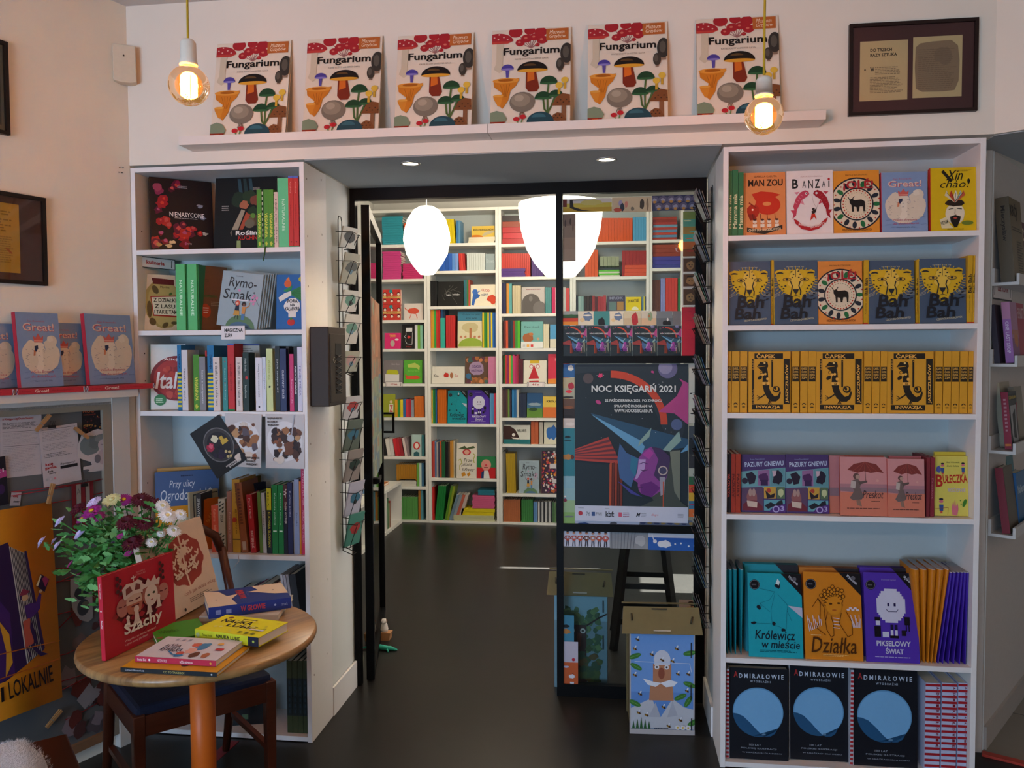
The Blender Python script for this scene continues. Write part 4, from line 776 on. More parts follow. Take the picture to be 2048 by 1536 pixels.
for a, b_, w, yy in ((1541.7, 1546.5, 'between the first two cheetah covers', .05), (1726.5, 1736, 'right of the bull cover', .04), (1830.5, 1837, 'between the last two cheetah covers', .045), (1933.5, 1943.5, 'at the right end, left one', .026), (1944.5, 1955, 'at the right end, right one', .026)):
    spine(a, b_, 520 if a < 1900 else 511, z_, yy, '#c49a20', 'yellow spine with black lettering %s %s' % (w, RC), lambda A: (A.T('Bah Bah', 15, 28, 85, 55, '#1c1c1c', 90, .04), A.T('Czechy dla', 35, 58, 65, 84, '#3c3420', 90), A.R(0, 98, 100, 100, '#b83028')), d=.165)
# ---- lizard books
RC = 'on the third shelf of the right bookcase'; z_ = zr[2]; YC = '#d49a2c'
def c_cap(A):
    k = '#241f18'; y = YC
    A.R(14, 3, 82, 12, k); A.T('ČAPEK', 19, 2.5, 64, 11, '#e8b050', bold=.04); A.R(8, 12, 13, 86, k); A.R(84, 12, 98, 86, k); A.T('JASZCZURÓW', 86.5, 21, 96, 84, '#e8b050', 90, .03); A.R(8, 87, 82, 95.5, k); A.T('INWAZJA', 18, 88.5, 76, 94.5, '#e8b050', bold=.04)
    A.R(14, 12.6, 83, 86, y); A.T('KAREL', 9.3, 12, 12, 30, '#e8b050', 90); A.T('KSIĄŻKA', 9.3, 62, 12, 85, '#e8b050', 90)
    A.poly([(24, 21), (28, 17), (34, 18), (40, 16), (45, 18), (47, 24), (44, 28), (46, 34), (47, 44), (46, 50), (50, 52), (49, 60), (54, 68), (62, 74), (70, 72), (75, 64), (77, 68), (74, 77), (66, 82), (54, 82), (44, 76), (37, 66), (33, 54), (34, 42), (33, 32), (26, 29), (20, 25)], k)
    A.L([(22, 25.5), (40, 24)], 1.2, y); A.E(38, 19, 2.4, col='#e8c878', n=10); A.E(30, 34, 4, col=k, n=14); A.E(30, 34, 2.8, col=y, n=12); A.E(34, 38, 3.4, col='#e8b050', n=12); A.E(27, 43, 6, 4, k, rot=40); A.E(40, 37, 3, col='#e8b050', n=10); A.R(33, 50, 50, 55, '#e8b050'); A.R(39, 51, 44, 54.2, k); A.R(40, 51.8, 43, 53.4, y); A.E(45, 45, 3.4, col='#e8b050', n=9)
    A.R(54, 14, 58, 58, k); A.E(66, 62, 8.4, 8, k); A.E(65, 61, 5.5, 5.2, y); A.E(63, 60, 3, 5, k, rot=30); A.E(56, 16, .9, col=y, n=6)
    A.L([(40, 70), (28, 76)], 3, k)
    for d in (-4, 0, 4): A.L([(28, 76), (20, 76+d)], 1.4, k); A.L([(50, 80), (50+d, 86)], 1.6, k)
def s_cap(A): A.R(4, 25, 96, 49, '#2a2218'); [A.T(s, 14, y, 86, y+4, '#d8a850', 0, .02) for s, y in (('KAREL', 26), ('ČAPEK', 31), ('INWA', 36), ('ZJA', 41))]; A.E(50, 87, 28, 26, '#2a2218', 0, 180, n=12); A.E(50, 87, 14, 14, '#d49a2c', 0, 180, n=10); A.R(30, 90, 70, 91.5, '#3c3018')
for i, (a, b_) in enumerate(((1497, 1581), (1632, 1725), (1774, 1867))):
    Fr(a, b_, 703, z_, .024, .024, YC, 'ochre yellow novel with a black lizard, %s face-out copy' % ('left', 'middle', 'right')[i], c_cap, lean=2, spine=YC)
sp = [(1452.5, 1462), (1463, 1478.5), (1479.5, 1494), (1583, 1598), (1600, 1615), (1616, 1631), (1727, 1742.5), (1744, 1758.5), (1760, 1773), (1869, 1884), (1885.5, 1901), (1902, 1917), (1918.5, 1934), (1935.5, 1951)]
wh = ['left of the left lizard cover']*3 + ['between the left and middle lizard covers']*3 + ['between the middle and right lizard covers']*3 + ['right of the right lizard cover']*5
for i, (a, b_) in enumerate(sp): spine(a, b_, 702.5, z_, .026, YC, 'ochre spine with black title block, %s %s %s' % (ORD[sum(1 for q in wh[:i] if q == wh[i])], wh[i], RC), s_cap, d=.15)
# ---- fourth shelf
RC = 'on the fourth shelf of the right bookcase'; z_ = zr[3]
for i, (a, b_, c_, t_, w) in enumerate(((1452, 1461.5, '#241c20', 'WILCZA RODA', 'black'), (1462, 1470.5, '#a43828', 'PAZURY', 'red orange, left'), (1471, 1480.5, '#a83c28', 'PAZURY', 'red orange, right'))):
    spine(a, b_, 908, z_, .035, c_, 'comic spine, %s one at the left end %s' % (w, RC), stext(t_, '#d0584c' if i == 0 else '#5c1c18', 22, 34, 78, 74, -90, .03), d=.16)
def c_paz(A):
    A.R(0, 0, 100, 100, '#463468'); A.poly([(0, 30), (100, 22), (100, 58), (0, 58)], '#6c9ca8'); A.T('PAZURY GNIEWU', 8, 12, 96, 20.5, '#b0c0d8', 3, .04); A.T('Anna Starobiniec', 20, 7, 54, 9.5, '#8090b8', 3)
    A.poly([(2, 30), (36, 28), (37, 54), (2, 54)], '#6ca0a4'); A.poly([(10, 34), (24, 30), (34, 38), (30, 50), (18, 52)], '#241c30'); A.E(8, 46, 7, 7, '#2c2438'); A.poly([(38, 28), (64, 26), (64, 54), (38, 54)], '#8c6490'); A.blob(51, 40, 11, '#4c2858', 4); A.R(44, 44, 60, 54, '#38204c'); A.poly([(66, 26), (98, 23), (98, 54), (66, 54)], '#5c9098'); A.blob(82, 40, 12, '#221c30', 7, 14, .3, 18); A.poly([(70, 28), (80, 28), (78, 36), (72, 38)], '#c0a8b4')
    A.poly([(0, 58), (48, 56), (50, 97), (0, 97)], '#5c4460'); A.blob(24, 74, 12, '#8c5858', 3, 16, .1, 16); A.poly([(4, 86), (16, 80), (34, 80), (48, 90), (48, 97), (2, 97)], '#6c2834'); A.poly([(12, 80), (36, 82), (35, 92), (14, 90)], '#c8b4a4'); A.E(20, 66, 4, 9, '#a88c84'); A.E(28, 66, 4, 9, '#a88c84')
    A.R(51, 56, 78, 76, '#c09840'); A.poly([(54, 62), (66, 70), (76, 66), (74, 74), (58, 76)], '#241c28'); A.blob(62, 62, 5, '#a83c30', 3); A.R(80, 56, 98, 76, '#546c50'); A.blob(89, 66, 6, '#b8c090', 5, 12, .2, 9)
    A.poly([(51, 78), (98, 78), (98, 97), (51, 97)], '#5c9ca8'); A.poly([(52, 88), (66, 82), (76, 86), (84, 80), (92, 78), (94, 86), (84, 92), (70, 90), (60, 94)], '#20202c'); A.poly([(60, 100), (72, 90), (100, 84), (100, 100)], '#4c2c74'); A.E(78, 94, 8, col='#a8a0d0'); A.E(78, 94, 5.4, col='#4c2c74'); A.T('3', 88, 88, 96, 97, '#a8a0d0', bold=.04)
for j, (a, b_) in enumerate(((1483, 1571.5), (1572.5, 1658))):
    for k_ in (4, 3, 2, 1): Fr(a-3*k_, b_-4*k_, 910, z_, .055+k_*.012, .009, '#44305c' if k_ % 2 else '#4c6c84', 'thin purple comic, %s behind the %s front copy' % (ORD[k_-1], ('left', 'right')[j]), None, lean=5, one=True)
    Fr(a, b_, 909, z_, .045, .012, '#463468', 'purple and teal comic with animal panels, %s front copy' % ('left', 'right')[j], c_paz, lean=5)
def c_pre(A):
    A.R(0, 0, 100, 46, '#c88c8c'); A.poly([(0, 46), (100, 50), (100, 64), (0, 58)], '#8c7078'); A.R(0, 60, 100, 100, '#cc7860'); A.R(0, 46, 100, 52, '#a87880')
    A.poly([(16, 22), (30, 12), (54, 8), (78, 12), (94, 27), (80, 25), (66, 27), (52, 24), (38, 27), (26, 24)], '#7c3430'); [A.L([(54, 8), (x, 25)], .7, '#a04c44') for x in (26, 40, 52, 66, 80)]; A.L([(54, 8), (55, 42)], .9, '#5c3c38')
    A.E(35, 33, 7, 7, '#5c4440'); A.E(38, 34, 5, 5, '#b09080'); A.poly([(26, 40), (38, 37), (46, 44), (42, 52), (50, 66), (46, 72), (28, 74), (20, 70), (30, 58), (24, 48)], '#6c5c58'); A.poly([(24, 40), (34, 42), (32, 54), (22, 52)], '#b8aca4'); A.poly([(38, 42), (58, 40), (58, 43), (42, 47)], '#5c4c48'); A.poly([(34, 74), (42, 72), (46, 84), (36, 82)], '#8c6c5c')
    A.T('Preskot', 48, 57, 92, 70, '#3c3034', bold=.005, shear=.25); A.E(80, 40, 3, col='#d09c94'); A.lines(14, 86, 88, 88.5, 1, '#5c3430'); A.lines(66, 74, 88, 76, 1, '#5c3430')
Fr(1659, 1690, 911, z_, .06, .012, '#b87c80', 'pink picture book peeking out left of the umbrella covers', lambda A: (A.R(0, 56, 100, 70, '#8c7078'), A.R(0, 70, 100, 100, '#c87864')), lean=4)
for k_ in (3, 2, 1): Fr(1684-k_*4, 1772-k_*3, 911, z_, .05+k_*.012, .009, '#a85850', 'pink picture book, %s behind the left umbrella copy' % ORD[k_-1], None, lean=4, one=True)
Fr(1681, 1775, 914, z_, .012, .013, '#c48484', 'pink picture book with a red umbrella, left copy', c_pre, lean=6, spine='#b04438')
for k_ in (3, 2, 1): Fr(1780-k_*1, 1846-k_*2, 912, z_, .05+k_*.012, .009, '#b06870', 'pink picture book, %s behind the right umbrella copy' % ORD[k_-1], None, lean=4, one=True)
Fr(1776, 1850, 918, z_, .006, .013, '#c48484', 'pink picture book with a red umbrella, right copy', c_pre, lean=5, spine='#b04438')
spine(1852, 1859, 915, z_, .03, '#7c2c34', 'dark red spine, left one by the umbrella book ' + RC, None, d=.16); spine(1860, 1868, 915, z_, .032, '#842c38', 'dark red spine, right one by the yellow book ' + RC, stext('Preskot', '#b07078', 30, 35, 70, 70, -90), d=.16)
def c_bul(A):
    k = '#1c2030'; A.T('Basia Wiśniewska', 38, 9, 76, 12, '#3c4420', shear=.2); A.T('Zuzia Solska', 38, 15, 74, 18, '#3c4420', shear=.2)
    A.T('B', 5, 31, 26, 52, '#b82820', bold=.08); A.T('UŁECZKA', 26, 31, 98, 45, '#b82820', bold=.06, rot=3); A.T('RÓŻOWE', 40, 52, 92, 60, '#b8a8b8', bold=.03)
    for x, y, s in ((26, 16, 1), (86, 15, 1), (20, 76, 1.3)): A.E(x, y, 5*s, 3.5*s, '#c86878'); A.E(x, y-3*s, 5*s, 2.6*s, k); A.poly([(x-5*s, y+4*s), (x+5*s, y+4*s), (x+4*s, y+12*s), (x-4*s, y+12*s)], '#30508c'); A.R(x-3, y+12*s, x+3, y+15*s, '#c85040')
    A.blob(14, 22, 8, '#5058a0', 4, 14, .3, 10); A.poly([(74, 98), (72, 84), (78, 74), (80, 84), (84, 72), (86, 84), (92, 78), (92, 88), (88, 99)], '#d07888') if False else A.poly([(52, 98), (50, 86), (55, 76), (58, 84), (60, 72), (63, 84), (68, 78), (70, 88), (66, 99)], '#cc7080'); A.E(88, 78, 5, 13, '#3c7c28', rot=-20); A.E(76, 74, 2, col='#5c8c34', n=8); A.E(78, 80, 2, col='#5c8c34', n=8); A.L([(2, 88), (40, 86), (38, 98)], 1, '#8c3428')
Fr(1870, 1951, 904, z_, .07, .012, '#c8b83c', 'yellow picture book behind the other yellow one', None, lean=3, one=True)
Fr(1869, 1949, 912, z_, .045, .012, '#d4c85c', 'pale yellow picture book with red title and dancing girls', c_bul, lean=5)
# ---- fifth shelf: glossy exercise books
RC = 'on the fifth shelf of the right bookcase'; z_ = zr[4]
def corner(A): A.poly([(62, 0), (100, 0), (100, 26)], '#16161c'); A.T('Wytwórnia', 73, 6, 96, 10, '#c8ccd8', -42, .02); A.E(87, 6, 4, col='#5c5c64', n=10); A.E(13, 14, 9.5, col='#14141c'); A.E(13, 14, 8.5, col='#8c8c94'); A.E(13, 14, 8, col='#14141c'); A.lines(8, 12.5, 18, 15.5, 1, '#5c5c64')
def c_kro(A):
    k = '#14202c'; corner(A); A.T('Królewicz', 12, 68, 86, 79, k, bold=.012, shear=.15); A.T('w mieście', 24, 79, 94, 89, k, bold=.012, shear=.15)
    L = '#18505c'
    for p_ in (((18, 18), (50, 22), (40, 32), (22, 36), (26, 40)), ((56, 25), (74, 38), (72, 44), (80, 56)), ((50, 25), (42, 45), (44, 58)), ((22, 36), (40, 46)), ((10, 60), (40, 60), (60, 64), (66, 68)), ((72, 44), (70, 66))): A.L(list(p_), .45, L)
    A.blob(56, 14, 5, k, 3, 10, .3, 6); A.blob(20, 41, 4, k, 4, 9, .3); A.blob(10, 60, 4.5, k, 5, 9, .3, 2.5); A.blob(47, 60, 3.5, k, 6, 9, .3); A.blob(64, 67, 5, k, 7, 9, .3, 3); A.poly([(52, 12), (56, 6), (60, 10), (58, 14)], '#d0e0e4'); A.poly([(74, 38), (100, 40), (100, 52)], '#b4b8cc'); A.lines(20, 91, 92, 94, 2, '#0c5860')
def c_dzi(A):
    k = '#4c2a10'; corner(A)
    for i in range(40):
        a = i*2.4; r = 3+i*.38; A.E(50+r*1.15*cos(a), 30+r*.7*sin(a)-2, 3.6, col=k, n=9); A.E(50+r*1.15*cos(a), 30+r*.7*sin(a)-2, 2.5, col='#d0821c', n=9)
    A.blob(52, 38, 14, '#d08420', 4, 16, .06, 17); A.E(46, 36, 3, 1.8, k, n=9); A.E(60, 35, 3, 1.8, k, n=9); A.E(52, 43, 4, 1.3, '#a85420', n=9)
    for p_ in (((40, 46), (36, 56), (38, 66), (45, 74), (50, 72), (50, 60), (46, 50)), ((64, 46), (60, 58), (74, 73), (82, 70), (82, 56), (72, 44)), ((14, 40), (24, 30), (28, 36), (26, 58), (20, 64), (36, 72)), ((24, 30), (34, 40), (36, 56))): A.L(list(p_), 1, k)
    for i in range(8): A.L([(8+i*3, 68-i), (4+i*3.4, 50+(i % 3)*4)], 1.1, '#d8ccd4'); A.L([(84+i*1.8, 62), (80+i*2.4, 48+(i % 3)*4)], 1.1, '#d8ccd4')
    for i in range(4): A.L([(50, 52+i*3.6), (60, 52.6+i*3.6)], 1.2, '#d8ccd4')
    for i in range(5): A.E(76+i*4, 42-(i % 2)*2, 3, 2, '#d8ccd4', n=8)
    A.T('Działka', 10, 74, 88, 92, k, bold=.004, shear=.2); A.lines(30, 93, 74, 96, 2, '#e8b868'); A.lines(10, 71, 30, 73, 1, '#e8c888')
def c_pik(A):
    w = '#c8c8dc'; corner(A); A.T('Dominik Cymer', 34, 7, 62, 9, '#a8a0d0')
    for hh, ww in ((6, 24), (9, 19), (12, 16)): pass
    for i in range(14): yy = 18+i*2.7; ww = 24*math.sqrt(max(0, 1-((i-6.5)/7.2)**2))+3; ww = round(ww/3)*3; A.R(50-ww, yy, 50+ww, yy+2.8, w)
    A.R(43, 34, 47, 37.5, '#241c4c'); A.R(55, 34, 59, 37.5, '#241c4c'); A.L([(41, 41), (44, 43.5), (60, 43.5), (63, 41)], 1.1, '#241c4c')
    for x in (50, 58): A.R(x-2.5, 58, x+2.5, 66, '#1c1838'); A.R(x-2.5, 64, x+2.5, 70, w); A.R(x-4, 70, x+4, 73, '#14101c')
    A.R(18, 50, 28, 54, '#14101c'); A.R(20, 54, 28, 59, w); A.R(17, 60, 29, 72, '#14101c'); A.R(74, 49, 84, 58, '#14101c'); A.R(76, 58, 78, 65, '#14101c'); A.R(81, 58, 83, 65, '#14101c'); A.R(32, 66, 44, 72, w); A.R(68, 64, 76, 70, '#14101c')
    A.T('PIKSELOWY', 20, 76, 84, 82, w, bold=.03); A.T('ŚWIAT', 36, 83, 70, 90.5, w, bold=.03); A.lines(16, 93, 90, 95, 1, '#a8a0d0')
def backs(a, b_, yt, c_, n, w):
    for k_ in range(n, 0, -1): Fr(a-3-k_*1.5, b_-6-k_*1.2, yt+3-k_*1.2, z_, .065+k_*.011, .006, c_, '%s exercise book, %s behind the front copy' % (w, ORD[k_-1]), lambda A: A.poly([(58, 0), (100, 0), (100, 26)], '#24242c'), lean=7)
backs(1496, 1606, 1127, '#1c8c9c', 4, 'turquoise'); backs(1606, 1728, 1134, '#b8742c', 4, 'orange'); backs(1728, 1840, 1134, '#4c30a0', 4, 'purple')
Fr(1498, 1607, 1147, z_, .018, .007, '#0c9cac', 'glossy turquoise exercise book with a sketched figure', c_kro, lean=10, gloss=.22)
Fr(1611, 1727, 1145, z_, .018, .007, '#cc7c14', 'glossy orange exercise book with a curly-haired child', c_dzi, lean=10, gloss=.22)
Fr(1733, 1840, 1146, z_, .018, .007, '#4c2ca4', 'glossy purple exercise book with a white pixel creature', c_pik, lean=10, gloss=.22)
def folded(x0, xt, yt, z, y, col, label, lean, wd=.012):
    "soft booklet standing upright, rounded fold towards the room, wider at the top where the pages bulge open"
    z += .001; p0 = pz(x0, z, y); top = atY(xt, yt, y); h = top.z-z; o = thing('exercise_book', label, 'book', Matrix.Translation((p0.x, y, z))); dx = top.x-p0.x
    m = M(col, .35); d = .17; n = 8
    def shell(b, f, y0, hh, m):
        vs = []; fs = []
        for k in range(n+1):
            u = k/n; w = (.0016+wd*u**1.15)*f; c_ = dx*u
            vs += [(c_-w*.55, d, hh*u), (c_-w, .035+y0, hh*u), (c_-w*.8, .008+y0, hh*u), (c_, y0, hh*u), (c_+w*.8, .008+y0, hh*u), (c_+w, .035+y0, hh*u), (c_+w*.55, d, hh*u)]
        for k in range(n): fs += [(7*k+i, 7*k+i+1, 7*k+8+i, 7*k+7+i) for i in range(6)]
        b.add(vs, fs, m, True)
    b = B(); shell(b, 1, 0, h, m); b.obj('cover', o)
    b = B(); PG = M('#c2c6ca', .7)
    for f, y0 in ((.82, .002), (.55, .004), (.25, .006)): shell(b, f, y0, h*1.004, PG)
    b.obj('pages', o)
for i, (a, t_) in enumerate(((1455, 1452), (1463, 1461), (1472, 1471), (1483, 1484))): folded(a, t_, 1140, z_, .035, '#16808c', 'turquoise booklet opening at the top, %s of four at the left end %s' % (ORD[i], RC), 0, .008)
for i, (a, t_) in enumerate(((1842, 1833), (1849.5, 1850), (1857, 1868), (1864, 1884), (1871, 1897))): folded(a, t_, 1140, z_, .03, '#c87818', 'orange booklet fanning out, %s of five %s' % (ORD[i], RC), 0, .0135 if i < 4 else .007)
for i, (a, t_) in enumerate(((1877, 1904), (1886, 1911), (1897, 1919), (1908, 1926), (1920, 1932), (1931, 1937), (1941, 1943))): folded(a, t_, 1146, z_, .03, '#44249c', 'purple booklet fanning out, %s of seven %s' % (ORD[i], RC), 0, .006)
# ---- bottom shelf
RC = 'on the bottom shelf of the right bookcase'; z_ = zr[5]
def c_adm(A):
    A.T('A', 8, 4, 15, 10.5, '#b02c2c', bold=.05); A.T('D M I R A Ł O W I E', 17, 6, 92, 11, '#c4cfe0', bold=.02); A.T('W Y O B R A Ź N I', 36, 12.5, 70, 15.5, '#a8b4c4', bold=.02)
    A.E(49, 48, 42.5, col='#5c94c0', n=48); A.E(49, 48.5, 41, col='#70a8d4', n=48)
    pts = [(49-42*cos(t), 48+42*A.w/A.h*sin(t)) for t in [radians(a) for a in range(-2, -160, -6)]]
    A.poly([(7, 50), (14, 50.5), (24, 53), (36, 60), (46, 67), (56, 73), (62, 74.5), (70, 74), (77, 71)] + [(49+42.5*cos(radians(a)), 48+42.5*A.w/A.h*sin(radians(a))) for a in range(38, 180, 8)], '#1f5078')
    A.blob(59, 72, 3.4, '#5c84a4', 3, 9, .3, 2); A.T('100 LAT', 34, 83, 54, 85, '#8c94a0', bold=.01); A.T('POLSKIEJ ILUSTRACJI', 20, 87, 80, 89, '#8c94a0', 0, .01); A.T('W KSIĄŻKACH DLA DZIECI', 22, 91.5, 88, 93.5, '#8c94a0', 0, .01)
def s_adm(A):
    for k_ in range(22): A.R(0, 2+k_*4.5, 100, 4.4+k_*4.5, '#a8242c')
for i, (a, b_, yt, yy) in enumerate(((1458, 1577, 1337, .028), (1579, 1698, 1333, .05), (1706, 1835, 1340, .03))):
    Fr(a, b_, yt, z_, yy, .04, '#14161e', 'large black book with a blue disc, %s copy' % ('left', 'middle', 'right')[i], c_adm, lean=3, gloss=.5, spine='#c8ccd4')
spine(1452, 1457.5, 1338, z_, .03, '#c0c4d0', 'narrow red and white striped spine at the left end ' + RC, s_adm, d=.2)
spine(1699.5, 1705.5, 1340, z_, .03, '#c0c4d0', 'narrow red and white striped spine between two disc books ' + RC, s_adm, d=.2)
def s_big(A):
    L_ = 'CAPITAINS'
    for k_ in range(15): A.R(0, 1+k_*6.6, 100, 3.8+k_*6.6, '#a01c28')
    for k_, c_ in enumerate('ADMIRAŁOWIE'): A.T(c_, 72, 4+k_*6.6, 90, 7+k_*6.6, '#7c1c28', -90, .03)
for i, (a, b_) in enumerate(((1848, 1878.5), (1881, 1911), (1913.5, 1943.5))):
    spine(a, b_, 1366, z_, .028, '#b8c0dc', 'thick red and white striped spine, %s of three at the right end %s' % (ORD[i], RC), s_big, d=.2)
KIND[0] = 'childrens_book'
# ================================================================ left wall: ledge with swan books
OFF = .105
s0, zt0 = sL(0, 792, OFF); s1, zt1 = sL(277, 777.5, OFF); zl = (zt0+zt1)/2; zlb = (sL(0, 809, OFF)[1]+sL(277, 792.5, OFF)[1])/2
def LW3(s, off, z): p = LO - LD*s + LN*off; return Vector((p.x, p.y, z))
o = thing('wall_ledge', 'white painted ledge along the left wall under the swan books', 'shelf', XL(s0-.3, 0)); L_ = s1-s0+.3; WP = M('#d8cec6', .45, amt=.02)
B().box(0, L_, -OFF, -.001, zlb, zl, WP).obj('board', o, bevel=.002); B().box(.02, L_-.05, -.03, -.001, zlb-.03, zlb, WP).obj('batten', o)
OFB = .118
for i, (a, b_) in enumerate(((-118, 28), (31, 170), (172, 309))):
    sa, _ = sL(a, 780, OFB); sb, _ = sL(b_, 770, OFB); w_ = sb-sa-.002; t_ = .0205
    P = LW3(sb-.001, OFB, zl+t_+.0008)
    book(frame(P, LN*-1, (0, 0, -1), LD), .155, w_, t_, '#c0343c', 'red spined book lying flat on the left wall ledge, %s' % ('cut by the photo edge', 'middle one', 'one overhanging the ledge end')[i], None,
         lambda A: (A.T('Great!', 22, 26, 82, 46, '#e8d0c0', -90, .02), A.T('dla dociekliwych', 38, 50, 62, 82, '#7c1820', -90), A.T('Kownacka', 38, 8, 62, 20, '#7c1820', -90), A.R(0, 0, 100, 3, '#d8d0d0'), A.L([(0, 0), (100, 3)], 12, '#28346c'), A.L([(0, 3), (100, 0)], 12, '#a82030'), A.R(0, 97.5, 100, 100, '#d8d0d0'), A.L([(0, 97.5), (100, 100)], 12, '#28346c')), spine='#b8303a')
zb2 = zl+.0225
def swan(a, b_, oa, ob, tp, label):
    sa, _ = sL(a, 780, oa); sb, _ = sL(b_, 775, ob)
    P0 = LW3(sa, oa, zb2); P1 = LW3(sb, ob, zb2)
    return stand(P0, P1, tp, .018, '#8098bc', label, c_great, 5, spine='#b02c3c')
swan(-66, 38, .055, .03, (-60, 645), 'blue swan book at the photo\'s left edge, on the wall ledge')
swan(42, 128, .09, .075, (38, 624), 'blue swan book with wide red spine showing, left of the two front copies')
swan(98, 172, .045, .03, (100, 645), 'blue swan book half hidden behind the left front copy')
swan(180, 272, .09, .06, (174, 627), 'blue swan book, right front copy beside the bookcase')
# frames on the left wall
def lpic(x0, x1, tly, try_, bry, label, fn, mat_):
    sa, _ = sL(x0, tly); sb, zt = sL(x1, try_); _, zb = sL(x1+4, bry)
    return pic(XL(sa, zb, .001), sb-sa, zt-zb, .014, label, fn, mat_, '#14100e')
lpic(-150, 86, 372, 397, 572, 'black frame with yellow printed sheet on brown mount, lower left', lambda A: (A.R(14, 12, 76, 88, '#b8963c'), A.lines(20, 20, 70, 44, 8, '#8c7028'), A.lines(46, 48, 70, 78, 12, '#9c7c30'), A.L([(30, 52), (38, 50), (44, 58), (40, 68), (30, 70)], 1.2, '#a85c28'), A.E(66, 64, 4, 1, '#a8642c', rot=-40)), '#4a3630')
lpic(-140, 10, 70, 86, 272, 'black frame with grey-green picture cut by the left photo edge', lambda A: A.R(10, 10, 90, 90, '#3c443c'), '#5c6058')
# white casing and recessed pin board with its moulding
CS = M('#c4beb8', .5, amt=.02)
def lbox(xa, xb, ya, yb, d0, d1, name, m, **k):
    sa, zt = sL(xa, ya); sb, _ = sL(xb, ya); zb = sL(xb, yb)[1]
    return B().box(0, sb-sa, -d1, -d0, 0, zt-zb, m).obj(name, k.pop('parent', None), X=XL(sa, zb), **k)
sA = sL(-60, 815)[0]; sB_ = sL(225, 812)[0]; zT = sL(225, 801)[1]
o = thing('pin_board', 'tall grey pin board in beige moulding under the wall ledge', 'notice board', XL(sA, 0)); FR = M('#8c8274', .6)
wB = sB_-sA-.048
B().box(0, wB, -.012, -.002, .09, zT-.035, M('#5c5e60', .35, scale=4, amt=.12)).obj('board', o)
b = B(); b.box(0, wB+.02, -.03, -.002, zT-.035, zT-.002, FR).box(wB-.018, wB+.02, -.03, -.002, .06, zT-.035, FR).box(0, wB-.018, -.03, -.002, .06, .095, M('#7c5c44', .6)); b.obj('moulding', o)
o2 = thing('door_casing', 'white painted vertical casing between pin board and bookcase', 'casing', XL(sB_-.026, 0)); B().box(0, sL(252, 1000)[0]-sB_+.026, -.035, -.001, 0, zlb-.001, CS).obj('post', o2)
# things pinned to the board: positions (px) on the board face
def lsheet(tl, tr, bl, off, name, label, cat, fn, base, t=.0008, **k):
    a, b_, c_ = onL(*tl, off), onL(*tr, off), onL(*bl, off); ex = (b_-a).normalized(); up = a-c_; ez = (up-ex*up.dot(ex)).normalized()
    return sheet(name, label, cat, frame(a-ez*up.dot(ez), ex, ez.cross(ex), ez), (b_-a).length, up.dot(ez), fn, base, t, **k)
def c_pap1(A): A.T('Kulturalno-kulinarne podróże', 5, 3, 92, 7, '#a82c34', bold=.03); A.T('z Księgarnią Dwie Siostry', 5, 9, 80, 13, '#a82c34', bold=.03); A.lines(5, 16, 92, 26, 5, '#6c686c'); [A.R(5, y, 94, y+.5, '#3c3a3e') for y in (30, 52)]; A.lines(5, 32, 90, 50, 9, '#9c989c', .2); A.lines(5, 54, 90, 92, 16, '#9c989c', .2)
def c_pap2(A):
    [A.R(6, y, 94, y+.6, '#2c2a2e') for y in (4, )]; A.lines(6, 7, 80, 24, 7, '#8c888c', .2); A.lines(6, 28, 90, 40, 5, '#8c888c', .2); A.lines(6, 44, 80, 52, 3, '#6c686c', .25)
    A.T('księ', 8, 60, 28, 66, '#a8242c', bold=.03); A.T('garnia', 6, 66, 36, 72, '#a8242c', bold=.03); A.T('dwie', 12, 73, 26, 76.5, '#1c1a1e', bold=.02); A.T('siostry', 16, 77, 34, 80.5, '#1c1a1e', bold=.02); A.T('Zapraszamy!', 46, 64, 86, 68, '#2c2a2e', shear=.1); A.R(46, 69, 92, 74, '#1c1a1e'); A.E(9, 88, 3.4, col='#a8a4a8'); A.E(18, 88, 2.6, col='#c0bcc0'); A.E(29, 88, 3, col='#d08088')
def c_noc(A):
    A.T('NOC', 4, 3, 50, 16, '#b4542c', bold=.05); A.T('KSIĘGARŃ', 6, 20, 56, 27, '#8c3c24', bold=.03); rr = random.Random(8)
    for i in range(40): A.L([(rr.uniform(5, 95), rr.uniform(30, 96))]*1 + [(rr.uniform(5, 95), rr.uniform(30, 96))][:0] + [(0, 0)][:0], 2, '#000000') if False else A.E(rr.uniform(4, 96), rr.uniform(28, 97), rr.uniform(1, 5), rr.uniform(1, 4), rr.choice(['#24242c', '#8c3424', '#b47c3c', '#383040', '#6c2c2c']), n=7)
    A.T('(GRY!)', 2, 62, 40, 72, '#c09050', bold=.03)
lsheet((0, 825), (83, 821.5), (6, 957), .014, 'notice_sheet', 'white notice with red heading pinned at the upper left of the board', 'paper', c_pap1, '#b8b0b4')
lsheet((163.5, 818.5), (211, 815), (164, 869), .0135, 'flyer', 'small black night event flyer with orange letters, upper right of the board', 'paper', c_noc, '#18161c')
lsheet((78, 857), (154, 846), (75, 978), .020, 'notice_sheet', 'white notice with red bookshop lettering hanging lower on the board', 'paper', c_pap2, '#b8b0b4')
lsheet((-40, 920), (10, 912), (-20, 1016), .022, 'flyer', 'dark flyer with magenta shape at the left photo edge', 'paper', lambda A: (A.poly([(60, 20), (100, 30), (100, 42), (70, 44)], '#a83c7c'), A.T('21', 60, 24, 90, 32, '#c8c0cc', bold=.03), A.blob(70, 66, 20, '#38204c', 3)), '#1c1a24')
lsheet((23, 985), (43, 985), (-5, 1012), .018, 'paper_slip', 'small white slip with red mark above the yellow poster', 'paper', lambda A: (A.T('księ', 20, 20, 70, 40, '#a8242c', bold=.03), A.T('siostry', 30, 60, 90, 80, '#1c1a1e', bold=.02)), '#a8a0a4')
